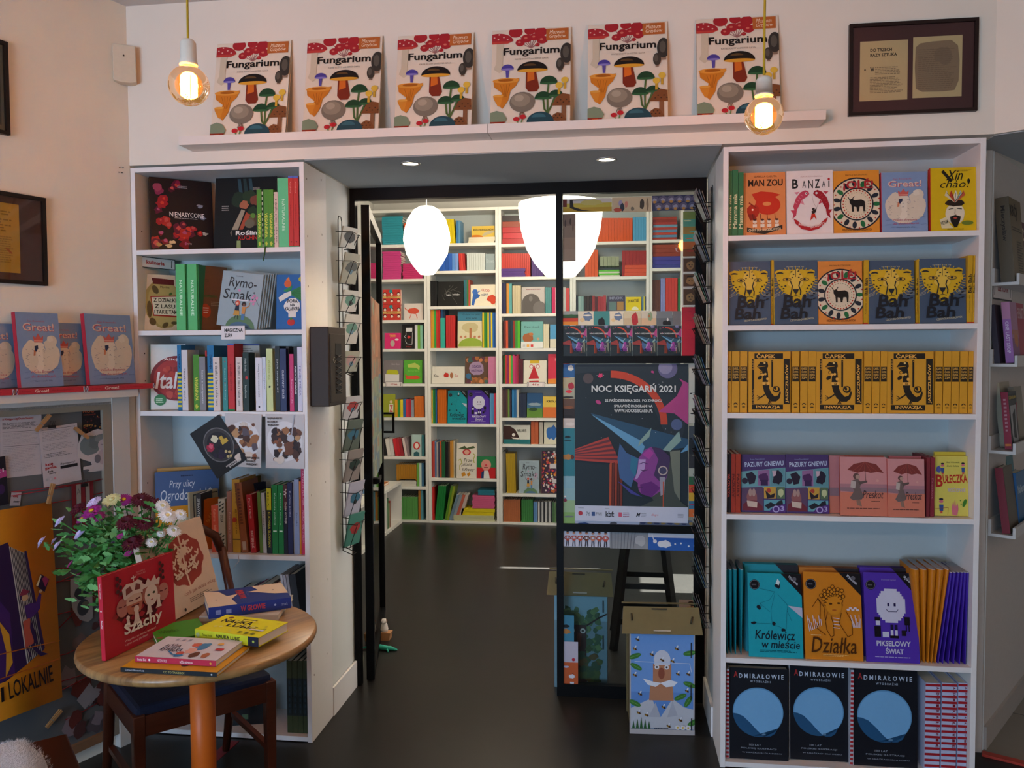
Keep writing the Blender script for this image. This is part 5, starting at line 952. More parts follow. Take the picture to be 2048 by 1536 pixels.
# cut-out paper creature, hung by a peg
def cutout(pts, off, name, label, base, fn, t=.001):
    "pts: outline in px on the board"
    w3 = [onL(*p_, off) for p_ in pts]; o_ = w3[0]; ss = [-(p_-LO).dot(LD) for p_ in w3]; zz = [p_.z for p_ in w3]; sa, sb, za, zb_ = min(ss), max(ss), min(zz), max(zz)
    o = thing(name, label, 'paper figure', XL(sa, za, off)); B().prism([(s-sa, z-za) for s, z in zip(ss, zz)], 0, t, M(base, .7)).obj('paper', o); A = Art(sb-sa, zb_-za); fn(A); A.obj('print', o); return o
cutout([(155, 895), (163, 870), (176, 866), (188, 860), (196, 858), (206, 860), (211, 868), (222, 869), (230, 880), (228, 896), (223, 912), (221, 940), (205, 941), (180, 944), (167, 940), (167, 934), (184, 930), (182, 924), (168, 920), (156, 915)], .024, 'paper_cutout', 'white paper cut-out of a pale creature with grey leafy mane', '#b8b2b4',
       lambda A: (A.blob(33, 36, 27, '#687476', 3, 24, .06, 24), A.blob(44, 30, 16, '#5c686a', 4, 14, .15), A.blob(70, 22, 26, '#707a7c', 5, 18, .1, 12), A.E(70, 38, 17, 15, '#b0a4a8'), A.E(66, 66, 15, 19, '#a89ca2'), A.L([(60, 36), (66, 37)], 1, '#5c5458'), A.L([(72, 34), (78, 33)], 1, '#5c5458'), A.E(51, 69, 8, 11, '#686870'), A.E(20, 93, 9, 3, '#5c5c60')))
cutout([(141, 1158), (178, 1152), (184, 1170), (186, 1236), (176, 1244), (160, 1240), (146, 1220), (141, 1190)], .02, 'paper_cutout', 'paper cut-out of a dark seal half hidden behind the flowers', '#8c8684',
       lambda A: (A.blob(52, 34, 34, '#2c3034', 3, 20, .1, 30), A.E(56, 66, 28, 36, '#34383c'), A.E(66, 62, 18, 16, '#5c5a48')))
# yellow poster: softly curved sheet
PO = .05
def curved(tl, tr, br, bl, off, name, label, base, fn):
    a, b_, c_ = onL(*tl, off), onL(*tr, off), onL(*br, off+.03); sa, sb = -(a-LO).dot(LD), -(b_-LO).dot(LD); zt, zb = b_.z, onL(*bl, off)[2]
    w, h = sb-sa, b_.z-onL(*br, off)[2]; o = thing(name, label, 'poster', XL(sa, b_.z-h, off)); bb = B(); n = 12; vs = []; fs = []
    cv = lambda z: -.035*(1-z/h)
    for k in range(n+1): z = h*k/n; vs += [(0, cv(z), z), (w, cv(z), z), (0, cv(z)+.0012, z), (w, cv(z)+.0012, z)]
    for k in range(n): i = 4*k; fs += [(i, i+1, i+5, i+4), (i+2, i+6, i+7, i+3), (i+1, i+3, i+7, i+5), (i, i+4, i+6, i+2)]
    bb.add(vs, fs, M(base, .45), True); bb.obj('sheet', o); A = Art(w, h); fn(A); me = A.b
    me.v = [(x, y+cv(z)-.0006, z) for x, y, z in me.v]; me.obj('print', o); return o
def c_lok(A):
    A.R(0, 70, 100, 100, '#b4641c') if False else None
    P_ = '#2c1a3c'; A.poly([(30, 18), (50, 16), (54, 22), (64, 77), (40, 82), (30, 82)], P_); A.poly([(34, 40), (48, 50), (50, 80), (34, 82)], '#3c2058')
    A.poly([(51, 18), (67, 23), (81, 73), (63, 77)], '#b0a8a0')
    for k in range(10): A.poly([(52.2+k*1.5, 18.4+k*.5), (53+k*1.5, 18.6+k*.5), (65.4+k*1.7, 76.6-k*.4), (64.4+k*1.7, 76.8-k*.4)], '#241c2c')
    A.poly([(66.5, 22), (69, 22), (83, 72), (80.5, 73.5)], P_); A.poly([(36, 52), (46, 60), (48, 74), (40, 80), (42, 68)], '#c08828')
    A.E(63, 43.5, 4.4, col=P_); A.E(64.5, 44.6, 3.6, 3.6, '#b89068'); A.poly([(58, 43), (63, 40), (70, 42), (66, 43.4)], '#7c2c3c')
    A.poly([(63, 48.5), (70, 48), (76, 48.5), (80, 44), (82.5, 45), (80, 52), (73, 54.5), (66, 56)], '#3c2058'); A.poly([(61, 56), (68, 55), (72, 62), (71, 68), (62, 69)], '#a04838')
    A.poly([(69, 56), (73, 62), (75, 69), (72, 68), (68, 60)], P_); A.poly([(67, 68.5), (71, 68), (78, 73), (86, 75.5), (78, 75.5), (72, 72)], P_); A.L([(64, 69), (67, 74)], 1.6, P_); A.E(81.5, 43.4, 1.8, col='#b89068')
    A.poly([(77, 40), (83, 35), (92, 38.6), (86, 44.4)], '#241428'); A.poly([(84, 37.4), (88, 36.6), (91.4, 38.8), (87, 42)], '#8c2c4c'); A.poly([(77, 40), (82.4, 35.4), (83.6, 36), (79, 40.6)], '#d0b888'); A.R(0, 79.5, 100, 80, '#9c4c18')
    A.T('LOKALNIE', 42, 82, 90, 90.5, '#1c1418', 3, .01); A.T('I', 34, 84, 37, 91, '#1c1418')
    A.poly([(0, 66.5), (100, 70.5), (100, 71), (0, 67)], '#a8581c')
curved((-90, 1040), (103, 1003), (112, 1392), (-90, 1475), PO, 'poster', 'large orange yellow poster with a woman and a book, reading lokalnie', '#c07818', c_lok)
# pegs, clips
def peg(a, b_, off, label, w=.011):
    A0 = onL(*a, off); A1 = onL(*b_, off); d = (A1-A0); o = thing('clothes_peg', label, 'peg', Matrix.Translation(A0)); m = M('#a87c50', .6, kind='wood'); n_ = LN*.004
    B().bar(n_, d+n_*1.5, w, .005, m, up=LN).obj('jaw', o); B().bar(-n_*.6, d-n_*1.4, w, .005, m, up=LN).obj('jaw', o); B().bar(d*.4-n_*1.4, d*.4+n_*2, w*1.1, .003, M('#8c8c8c', .3, .8), up=d).obj('spring', o)
peg((72, 862), (99, 830), .034, 'wooden clothes peg slanting between two notices')
peg((176, 876), (150, 856), .034, 'wooden clothes peg holding the pale creature cut-out')
peg((96, 1008), (106, 967), .062, 'wooden clothes peg holding the yellow poster')
peg((93, 1455), (122, 1420), .03, 'wooden clothes peg low on the board above the white cushion')
for a, l in (((103, 853), 'black binder clip on top of the lower notice'), ((168, 970), 'black binder clip above the red ladder strips')):
    A0 = onL(*a, .024); o = thing('binder_clip', l, 'clip', frame(A0, -LD, -LN, (0, 0, 1))); BK = M('#141416', .4)
    B().prism([(-.014, -.006), (.014, -.006), (.011, .006), (-.011, .006)], -.008, .0, BK).obj('body', o); B().tube([(-.009, -.004, .004), (-.007, -.006, .022), (-.002, -.006, .024), (0, -.004, .006)], .0009, BK, 5).obj('handle', o); B().tube([(.009, -.004, .004), (.012, -.006, .02), (.006, -.006, .024), (.002, -.004, .006)], .0009, BK, 5).obj('handle', o)
# red strings
RS = M('#8c2028', .8)
strs = [((22, 984), (200, 960)), ((22, 992), (205, 958)), ((104, 1006), (205, 985)), ((105, 1100), (190, 1075)), ((105, 1165), (205, 1148)), ((105, 1170), (205, 1120)), ((106, 1136), (150, 1135)), ((110, 1230), (200, 1205)), ((112, 1262), (200, 1170)), ((115, 1312), (150, 1300)), ((116, 1365), (200, 1335)), ((118, 1383), (200, 1338)), ((130, 1440), (205, 1400))]
for i, (a, b_) in enumerate(strs):
    A0, A1 = onL(*a, .018), onL(*b_, .018); mid = (A0+A1)/2+Vector((0, 0, -.004))
    B().tube([A0, mid, A1], .0018, RS, 5).obj('red_string', None, 'thin red string across the pin board, %s from the top' % ORD[i], 'string', 'red strings across the pin board')
o = thing('ladder_strip', 'two dark red ladder-like paper strips hanging from the board clip', 'paper', XL(sL(146, 1080, .02)[0], sL(146, 1080, .02)[1], .02)); DR = M('#6c1c24', .8)
hh = sL(146, 968, .02)[1]-sL(146, 1080, .02)[1]
B().box(0, .018, 0, .001, 0, hh, DR).obj('strip', o); B().box(.04, .058, 0, .001, .02, hh, DR).obj('strip', o); B().box(.078, .094, 0, .001, .05, hh, DR).obj('strip', o)
A = Art(.096, hh); A.R(20, 2, 40, 60, '#8c8680'); A.R(62, 2, 80, 50, '#8c8680'); A.T('A', 22, 10, 38, 20, '#5c5c5c'); A.T('D', 22, 44, 38, 54, '#5c5c5c'); A.b.obj('letters', o)
# crumpled collage low on the board
rr = random.Random(12); o = thing('collage', 'dark torn paper collage low on the pin board behind the chair', 'paper', XL(sL(120, 1450, .016)[0], sL(205, 1460, .016)[1], .016)); A = Art(.36, .62)
for i in range(60): A.blob(rr.uniform(10, 95), 100-rr.random()**1.6*95, rr.uniform(4, 12), rr.choice(['#4c3030', '#6c5c5c', '#7c7078', '#3c2424', '#504a50', '#5c2c28', '#8c8488']), i, 10, .4)
A.b.obj('torn_pieces', o, kind='stuff')
# ================================================================ round table
TZ = .76; TC = Vector((-1.349, -.824, 0)); TR = .367
o = thing('round_table', 'small round wooden table with one orange column leg', 'table', Matrix.Translation(TC)); 
def tabmat():
    m = bpy.data.materials.new('table_wood'); m.use_nodes = True; nt = m.node_tree; b = nt.nodes['Principled BSDF']; b.inputs['Roughness'].default_value = .28
    tc = nt.nodes.new('ShaderNodeTexCoord'); mp = nt.nodes.new('ShaderNodeMapping'); mp.inputs['Rotation'].default_value = (0, 0, .55); sp = nt.nodes.new('ShaderNodeSeparateXYZ')
    ns = nt.nodes.new('ShaderNodeTexNoise'); ns.inputs['Scale'].default_value = 4; ns.inputs['Detail'].default_value = 6
    mp2 = nt.nodes.new('ShaderNodeMapping'); mp2.inputs['Scale'].default_value = (18, 1.2, 4)
    mul = nt.nodes.new('ShaderNodeMath'); mul.operation = 'MULTIPLY'; mul.inputs[1].default_value = 11; fl = nt.nodes.new('ShaderNodeMath'); fl.operation = 'FLOOR'
    wn = nt.nodes.new('ShaderNodeTexWhiteNoise'); wn.noise_dimensions = '1D'; ad = nt.nodes.new('ShaderNodeMath'); ad.operation = 'MULTIPLY_ADD'; ad.inputs[1].default_value = .35
    cr = nt.nodes.new('ShaderNodeValToRGB'); cr.color_ramp.elements[0].color = (*lin('#5c3a20'), 1); cr.color_ramp.elements[1].color = (*lin('#a47c4c'), 1); cr.color_ramp.elements[0].position = .25; cr.color_ramp.elements[1].position = .85
    K = nt.links.new; K(tc.outputs['Object'], mp.inputs[0]); K(mp.outputs[0], sp.inputs[0]); K(mp.outputs[0], mp2.inputs[0]); K(mp2.outputs[0], ns.inputs[0]); K(sp.outputs[0], mul.inputs[0]); K(mul.outputs[0], fl.inputs[0]); K(fl.outputs[0], wn.inputs['W']); K(wn.outputs[0], ad.inputs[0]); K(ns.outputs[0], ad.inputs[2]); K(ad.outputs[0], cr.inputs[0]); K(cr.outputs[0], b.inputs['Base Color'])
    return m
B().lathe([(.02, TZ-.03), (TR-.012, TZ-.03), (TR-.003, TZ-.024), (TR, TZ-.015), (TR-.002, TZ-.005), (TR-.008, TZ), (.0, TZ)], tabmat(), 72).obj('tabletop', o)
B().lathe([(.039, .03), (.039, TZ-.045)], M('#c8601c', .4), 32).obj('column_leg', o); B().lathe([(.11, TZ-.045), (.11, TZ-.031)], M('#c8601c', .4), 32).obj('mounting_plate', o); B().lathe([(.22, 0), (.22, .012), (.05, .03), (.0, .03)], M('#9c4c18', .5), 40).obj('foot_plate', o)
# ---- books lying on the table. near edge left / right px at the cover top, far right px
def flat(nl, nr, fr_, z0, t, col, label, fn, sfn=None, spn=None, wfix=None, **k):
    zt = z0+t; a = atZ(*nl, zt); b_ = atZ(*nr, zt); c_ = atZ(*fr_, zt); ez = (b_-a).normalized(); w = abs((c_-b_).dot(Vector((-ez.y, ez.x, 0)))); ex = Vector((-ez.y, ez.x, 0))
    return a, b_, ex, ez, w, zt
def lay(a, b_, ex, ez, w, zt, t, col, label, fn, sfn, spn):
    # spine along the near edge, front cover up; print reads with its foot to the right end of the spine
    o = thing('book', label, 'book', frame(b_, ex, (0, 0, -1), ez*-1)); h = (b_-a).length
    c_, p_ = bookmesh(w, h, t, col, spn); link(c_, 'cover', o); link(p_, 'pages', o)
    A = Art(w, h, .35); fn(A); A.obj('cover_art', o)
    if sfn: A = Art(t, h, .35); sfn(A); A.obj('spine_art', o, X=frame((0, t, 0), (0, -1, 0), (1, 0, 0), (0, 0, 1)))
    return o
def stacked(nl, nr, fr_, z0, t, col, label, fn, sfn=None, spn=None):
    a, b_, ex, ez, w, zt = flat(nl, nr, fr_, z0+.0008, t, col, label, fn); return lay(a, b_, ex, ez, w, zt, t, col, label, fn, sfn, spn)
# spine text helper: along the spine, top of the book at the left end
def sp_txt(items): return lambda A: [A.T(s, 25, y0, 75, y1, c_, -90, .02) if s else A.E(50, y0, 20, col=c_) for s, y0, y1, c_ in items]
def c_blank(A): A.T('DZIECI FILOZOFUJĄ', 20, 10, 30, 60, '#3c2c10', -90)
stacked((241, 1335), (433, 1345.5), (492, 1292), TZ, .0125, '#c8901c', 'thin orange book with black spine at the very front of the table', lambda A: A.E(20, 60, 6, col='#2c2014'), sp_txt([('Dzieci filozofują', 5, 25, '#a8a8b0'), ('CO TO TAKIEGO?', 45, 67, '#a89c5c'), ('', 95, 96, '#c8c8c8')]), '#16181c')
def c_roz(A):
    P_ = '#b02438'; A.T('ROZIA', 12, 10, 34, 16, '#20283c', 0) if False else None
    A.T('RÓŻIA', 48, 16, 66, 36, '#242c44', -90, .02); A.T('REWELKA', 30, 16, 46, 44, '#242c44', -90, .02); A.blob(60, 62, 17, '#3c78b0', 3, 16, .25, 12); A.blob(66, 52, 9, '#c8604c', 4); A.blob(36, 56, 14, '#d8a49c', 5, 16, .3, 10); A.blob(20, 66, 13, '#5c3424', 6, 14, .2, 8); A.blob(20, 80, 12, '#a8603c', 7, 14, .2, 7); A.blob(14, 48, 9, '#3078b0', 8, 12, .3, 8); A.E(24, 47, 7, col='#c0584c'); A.R(44, 82, 54, 92, '#b82c34'); A.blob(74, 80, 6, '#d8a048', 9); A.L([(30, 30), (16, 40), (12, 52)], 3, '#3078b0'); A.lines(80, 16, 92, 40, 3, '#8c90a8')
stacked((270, 1312.5), (431, 1322), (489, 1281), TZ+.0135, .0165, '#c8c4d4', 'white picture book with tumbling children and pink red spine', c_roz, sp_txt([('Beata Biel', 3, 14, '#e0b8c0'), ('', 18, 19, '#e8d8d8'), ('NIEZWYKŁE', 28, 40, '#e0b0bc'), ('RÓŻIA REWELKA', 56, 72, '#f0dce0'), ('', 94, 95, '#d89c3c')]), '#b42444')
stacked((315, 1284), (417, 1266), (405, 1235), TZ, .018, '#3c8424', 'green book mostly hidden under the yellow one', lambda A: (A.T('Wiedza', 40, 10, 60, 50, '#1c5414', -90), A.E(20, 8, 6, col='#7c4c2c')), None, '#34741c')
def c_nau(A):
    k = '#18181c'; A.T('NAUKA', 56, 12, 76, 60, k, -90, .045); A.T('LUBIĘ', 32, 30, 52, 76, k, -90, .045); A.E(84, 16, 6, col='#7c4c2c'); A.lines(82, 24, 88, 70, 1, '#54501c'); rr = random.Random(3)
    for i in range(16): A.E(rr.uniform(8, 92), rr.uniform(6, 94), rr.uniform(2, 4.5), None, rr.choice(['#c4bc3c', '#d8d48c', '#c8c470']), n=8)
    A.poly([(30, 70), (36, 70), (38, 92), (30, 92)], '#c0bcc8'); A.lines(8, 60, 20, 90, 3, '#6c6820')
stacked((389.5, 1258), (517, 1275.5), (588, 1246), TZ+.019, .029, '#d8d018', 'thick bright yellow book with bold black title on the table', c_nau, lambda A: (A.T('NAUKA LUBIĘ', 28, 34, 78, 72, '#1c1c1c', -90, .03), A.T('Tomasz Rożek', 38, 12, 66, 28, '#4c4818', -90), A.R(0, 84, 100, 100, '#1c2438'), A.E(50, 92, 14, col='#a8b850'), A.blob(45, 5, 24, '#a8b47c', 3, 12, .2, 24)), '#c8cc2c')
def c_glo(A):
    w_ = '#cdb8a8'; A.poly([(0, 0), (100, 0), (100, 22), (62, 40), (48, 20), (38, 44), (0, 58)], w_) if False else None
    A.poly([(0, 0), (100, 0), (90, 18), (56, 26), (62, 40), (36, 30), (0, 34)], w_); A.poly([(30, 100), (100, 100), (100, 60), (72, 66), (66, 52), (56, 66), (44, 76), (36, 84)], w_); A.T('W GŁOWIE', 44, 46, 56, 62, '#b83c44', 0, .02) if False else None
    A.T('MŁYNEK', 62, 38, 84, 46, '#b83c44', 180, .03); A.T('W GŁOWIE', 30, 40, 84, 48, '#b83c44', 180, .03); A.E(40, 12, 2, col='#282438'); A.E(60, 84, 2, col='#282438'); A.lines(40, 50, 80, 53, 2, '#5c6ca8')
stacked((417, 1216), (582, 1194.5), (560, 1166), TZ+.02, .038, '#28387c', 'thick blue book with cream star shapes at the back of the table', c_glo, lambda A: (A.T('W GŁOWIE', 30, 38, 80, 68, '#c04048', -90, .03), A.lines(30, 5, 70, 30, 2, '#8c94c0'), A.T('znak', 35, 88, 60, 96, '#a8b0d0', -90), A.E(50, 80, 10, col='#b0b8d8', n=8)), '#28387c')
stacked((398, 1233), (556, 1230), (566, 1190), TZ, .018, '#b8b0a8', 'white book lying beneath the thick blue one', lambda A: None, None, '#c4bcb4')
# ---- standing books
def c_szach(A):
    d, w_, cr = '#5c1820', '#c8b4ac', '#c4a494'
    A.poly([(50, 16), (92, 50), (52, 86), (12, 54)], d)
    for i in range(7):
        for j in range(7):
            if (i+j) % 2 == 0: x, y = 50+(i-j)*5.8, 26+(i+j)*4.6; A.poly([(x, y-4), (x+5, y), (x, y+4), (x-5, y)], '#982430')
    for sx in (24, 82): A.E(sx, 46, 8, 9, '#a86c64'); A.L([(sx-5, 44), (sx-1, 45)], 1, d); A.L([(sx+2, 45), (sx+5, 44)], 1, d)
    A.E(40, 43, 11, 12, '#c0a090'); A.poly([(29, 46), (52, 46), (48, 58), (40, 60), (31, 56)], '#a8604c'); A.L([(33, 41), (38, 42)], 1.4, d); A.L([(42, 42), (48, 41)], 1.4, d); A.L([(36, 49), (46, 49)], 1.4, d)
    A.E(64, 41, 13, 13, '#a05c50'); A.E(64, 44, 9.5, 11, '#cdb8ae'); A.E(60, 43, 2, 1.3, '#4c5040'); A.E(68, 42, 2, 1.3, '#4c5040'); A.L([(62, 50), (66, 50)], 1, '#a04040')
    A.poly([(26, 36), (24, 24), (30, 19), (38, 20), (46, 18), (52, 22), (52, 34), (40, 31)], w_); A.poly([(29, 33), (29, 25), (35, 23), (38, 30)], '#7c3c38'); A.poly([(41, 30), (43, 22), (49, 25), (49, 31)], '#7c3c38'); A.L([(40, 18), (40, 12)], 1.6, w_); A.L([(37, 14), (43, 14)], 1.4, w_); A.poly([(25, 34), (40, 30), (52, 32), (52, 36), (40, 34), (27, 38)], w_)
    A.poly([(52, 33), (50, 24), (56, 28), (60, 21), (64, 27), (70, 20), (72, 27), (78, 24), (76, 34), (64, 31)], w_)
    for x, y, s in ((42, 62, 1.2), (60, 58, 1), (30, 66, .8), (74, 56, .9)): A.E(x, y-7*s, 3*s, 3*s, w_); A.poly([(x-2*s, y-5*s), (x+2*s, y-5*s), (x+3*s, y+4*s), (x+5*s, y+8*s), (x-5*s, y+8*s), (x-3*s, y+4*s)], w_)
    A.T('Szachy', 24, 66, 78, 84, '#dcd0c4', 0, .03); A.T('Wszystko, co trzeba wiedzieć', 24, 85.5, 68, 89, '#d0a8a0', 0, .01); A.T('o grze starej jak świat', 24, 90, 56, 93.5, '#d0a8a0', 0, .01); A.T('SEWERYN', 44, 8, 56, 10, '#c09088'); A.T('KOWALSKI', 43, 11, 57, 13, '#c09088')
    for sx in (20, 80):
        for k_ in range(6): A.E(sx+(2 if k_ % 2 else -2), 8+k_*4, 2.2, col='#4c2424', n=8)
        A.L([(sx, 6), (sx+1, 18), (sx-1, 32)], .6, '#4c2020')
SZ0 = atZ(211.5, 1323, TZ); SZ1 = atZ(352, 1254, TZ)
stand(SZ0, SZ1, (211.5, 1151), .014, '#ac1c2c', 'red square book with king and queen drawing standing on the table', c_szach, 2, spine='#c02038', sfn=sp_txt([('Seweryn Kowalski', 8, 26, '#e0b0b0'), ('', 41, 42, '#e8d0d0'), ('Szachy', 52, 62, '#f0e0e0')]), gloss=.3)
def c_brain(A):
    r = '#8c2c20'; c_ = '#cdb4a0'; pts = []
    for k in range(44):
        a = 2*pi*k/44; q_ = 1+.05*sin(9*a); pts.append((58+30*cos(a)*q_, 42+30*sin(a)*q_*(.98)))
    A.poly(pts, r); A.L([(57, 12), (58, 34), (56, 54), (58, 73)], 2.4, c_); rr = random.Random(6)
    for i in range(34):
        a = rr.uniform(0, 2*pi); rad = rr.uniform(.25, .85); x, y = 58+26*rad*cos(a), 42+26*rad*sin(a); t = rr.uniform(0, pi)
        q1 = (x+5*cos(t), y+4*sin(t)); q2 = (x-5*cos(t), y-4*sin(t)); A.L([q1, (x+1, y+1), q2], 2, c_); A.L([(x, y), (x+4*cos(t+1.6), y+3.6*sin(t+1.6))], 2, c_)
    A.T('czyli jak działa mózg', 44, 77, 96, 82, '#7c3428', 0, .0); A.lines(50, 85, 92, 91, 3, '#7c6c64'); A.T('tajemnice percepcji', 10, 3, 52, 9, '#7c3428'); A.E(40, 95, 1.6, col='#241c1c')
BR0 = atZ(318, 1262, TZ); BR1 = atZ(440, 1193, TZ)
stand(BR0, BR1, (356, 1048), .022, '#c9b2a0', 'cream book with a red brain leaning behind the red one', c_brain, 14)
# ---- vase and bouquet
VC = Vector((-1.60, -.735, TZ))
o = thing('vase', 'small dark glass vase hidden behind the red book', 'vase', Matrix.Translation(VC+Vector((0, 0, .0008))))
B().lathe([(.035, 0), (.04, .01), (.042, .07), (.03, .13), (.026, .165), (.03, .175), (.026, .175), (.022, .16), (.03, .06), (.0, .02)], M('#2c2420', .15), 28).obj('body', o)
fl = thing('bouquet', 'bouquet of white, lilac and dark red asters in green leaves', 'flowers', Matrix.Translation(VC+Vector((0, 0, .16))))
YF = VC.y; rr = random.Random(21)
def fpos(px, py, dy=0.): return atY(px, py, YF+dy)-VC-Vector((0, 0, .16))
W_, LI, MG, DR_, PK = '#e4e4e6', '#ccbfea', '#902480', '#4c0c20', '#a83480'
heads = [(84, 1084, 13, LI, -.02, -80), (120, 1043, 13, LI, 0, -50), (115, 1091, 11, LI, -.02, -60), (160, 1068, 13, LI, -.05, -40), (108, 1082, 8, LI, .02, -60), (188, 1005, 15, LI, 0, -20), (184, 1023, 18, MG, -.07, -10), (156, 1018, 17, DR_, .02, -20), (165, 1038, 12, MG, 0, -20), (196, 1034, 14, PK, -.03, 0), (224, 1000, 17, '#c8cc98', 0, 5), (248, 1000, 15, MG, .03, 20), (282, 1000, 18, DR_, .04, 20), (303, 1008, 17, DR_, .05, 30), (254, 1046, 20, DR_, -.07, 5), (290, 1048, 17, DR_, -.05, 15), (266, 1087, 20, DR_, -.08, 0), (325, 1013, 14, W_, 0, 40), (335, 1032, 16, W_, -.03, 45), (361, 1030, 12, W_, 0, 60), (347, 1062, 13, W_, -.02, 50), (322, 1068, 8, W_, -.03, 40), (303, 1085, 11, W_, -.05, 30), (242, 1072, 8, PK, -.06, 0), (257, 1107, 8, PK, -.08, 0), (140, 1128, 8, PK, -.02, -60), (158, 1147, 6, PK, -.02, -40), (228, 1087, 8, '#8c7490', 0, 0), (352, 1044, 7, W_, .03, 50)]
GR = M('#447f3c', .6, scale=30, amt=.25); GR2 = M('#76ae68', .6, scale=30, amt=.2)
st = B(); lf = B()
nm = {W_: 'white', LI: 'lilac', MG: 'magenta', DR_: 'dark red', PK: 'pink', '#c8cc98': 'pale green', '#8c7490': 'greyish mauve'}
for i, (px, py, r, c_, dy, tilt) in enumerate(heads):
    p_ = fpos(px, py, dy); R_ = r/560*1.05; ax = Vector((sin(radians(tilt))*.8, -.55, .62+.2*cos(radians(tilt)))).normalized(); u = ax.orthogonal().normalized(); v = ax.cross(u); b = B(); m = M(c_, .7, scale=200, amt=.15)
    big = c_ in (W_,) or c_ == DR_
    for ring, (n, l, up) in enumerate(((22, 1, .15), (18, .85, .4), (14, .6, .7)) if big or c_ == LI else ((24, 1, .1), (18, .8, .3))):
        for k in range(n):
            a = 2*pi*k/n+ring*.15+rr.uniform(-.05, .05); d = u*cos(a)+v*sin(a); s = d.cross(ax); L_ = R_*l*rr.uniform(.9, 1.05)
            q0 = p_+d*R_*.12+ax*up*R_*.2; q1 = p_+d*L_*.6+ax*(up*R_*.55); q2 = p_+d*L_+ax*(up*R_*.35); wd_ = R_*.13
            b.add([q0-s*wd_*.5, q0+s*wd_*.5, q1+s*wd_, q2+s*wd_*.5, q2-s*wd_*.5, q1-s*wd_], [(0, 1, 2, 5), (5, 2, 3, 4)], m)
    bo = b.obj('blossom', fl, label='%s aster blossom' % nm[c_])
    if c_ in (MG, W_, '#c8cc98'):
        cb = B(); Rm = Matrix.Translation(p_+ax*R_*.12) @ ax.to_track_quat('Z', 'Y').to_matrix().to_4x4(); cs = B().lathe([(R_*.26, 0), (R_*.22, R_*.12), (0, R_*.18)], M('#c8a828' if c_ == MG else '#d8d49c', .8), 12); cs.v = [tuple(Rm @ Vector(v_)) for v_ in cs.v]; cs.obj('flower_centre', bo)
    b0 = Vector((rr.uniform(-.012, .012), rr.uniform(-.012, .012), -.1)); q_ = p_-ax*R_*.3; st.tube([b0, b0*.3+q_*.35+Vector((0, 0, .04)), q_*.8, q_], [.0028, .0025, .002, .0018], GR, 6)
    for k in range(9):
        a = rr.uniform(0, 2*pi); d = (u*cos(a)+v*sin(a)-ax*.4).normalized(); s = d.cross(ax); q = q_; l = R_*rr.uniform(.7, 1.1); lf.add([q, q+d*l*.5+s*.003, q+d*l, q+d*l*.5-s*.003], [(0, 1, 2, 3)], GR)
    for k in range(16):
        t = rr.uniform(.15, .97); c0 = q_*t+Vector((rr.gauss(0, .012), rr.gauss(0, .012), rr.gauss(0, .008))); a = rr.uniform(0, 2*pi); d = Vector((cos(a), sin(a)*.8-.3, rr.uniform(-.2, .5))).normalized(); s = d.cross(Vector((rr.gauss(0, .4), rr.gauss(0, .4), 1))).normalized(); nn = d.cross(s); l = rr.uniform(.022, .05); w2 = l*rr.uniform(.12, .26)
        pts = [c0]; 
        for f_, g in ((.15, .5), (.35, 1), (.45, .6), (.6, .95), (.72, .5), (.85, .55)): pts.append(c0+d*l*f_+s*w2*g-nn*.2*l*f_*f_)
        pts.append(c0+d*l-nn*.2*l)
        for f_, g in ((.85, .55), (.72, .5), (.6, .95), (.45, .6), (.35, 1), (.15, .5)): pts.append(c0+d*l*f_-s*w2*g-nn*.2*l*f_*f_)
        lf.add(pts, [tuple(range(len(pts)))], GR if rr.random() < .72 else GR2)
for px, py in [(rr.gauss(225, 42), rr.gauss(1100, 36)) for _ in range(360)]+[(rr.gauss(200, 25), rr.gauss(1165, 22)) for _ in range(90)]:
    if px < 150 and py > 1150: continue
    c0 = fpos(px, py, rr.uniform(-.07, .06)); a = rr.uniform(0, 2*pi); d = Vector((cos(a), sin(a)*.6-.3, rr.uniform(-.1, .7))).normalized(); s = d.cross(Vector((rr.gauss(0, .5), -1, rr.gauss(0, .5)))).normalized(); nn = d.cross(s); l = rr.uniform(.025, .055); w2 = l*rr.uniform(.15, .28); pts = [c0]
    for f_, g in ((.15, .5), (.35, 1), (.45, .6), (.6, .95), (.72, .5), (.85, .55)): pts.append(c0+d*l*f_+s*w2*g-nn*.25*l*f_*f_)
    pts.append(c0+d*l-nn*.25*l)
    for f_, g in ((.85, .55), (.72, .5), (.6, .95), (.45, .6), (.35, 1), (.15, .5)): pts.append(c0+d*l*f_-s*w2*g-nn*.25*l*f_*f_)
    lf.add(pts, [tuple(range(len(pts)))], GR if rr.random() < .75 else GR2)
st.obj('stems', fl, kind='stuff'); lf.obj('foliage', fl, kind='stuff')
# ================================================================ chair behind the table, stool at the corner
WD = M('#4a2416', .3, scale=14, amt=.25, kind='wood')
FLc, FRc, BLc = atZ(266, 1437, .46), atZ(553, 1360, .46), atZ(200, 1378, .46)
u = Vector((FRc.x-FLc.x, FRc.y-FLc.y, 0)); CWd = min(u.length, .5); u.normalize(); v = Vector((-u.y, u.x, 0)); CD = .40
o = thing('chair', 'dark wooden chair with navy seat and rounded back behind the table', 'chair', frame((FLc.x, FLc.y, 0), u, v, (0, 0, 1)))
for x, y in ((.0, .0), (CWd-.04, 0)): B().prism([(x+.004, 0), (x+.034, 0), (x+.04, .46), (x, .46)], y, y+.04, WD).obj('leg', o, bevel=.004)
for x in (.0, CWd-.036):
    B().tube([(x+.018, CD+.10, .012), (x+.018, CD+.03, .25), (x+.018, CD-.01, .45), (x+.018, CD+.01, .7), (x+.018+(.02 if x < .1 else -.02), CD+.05, .88)], [.015, .02, .022, .018, .017], WD, 10).obj('leg', o)
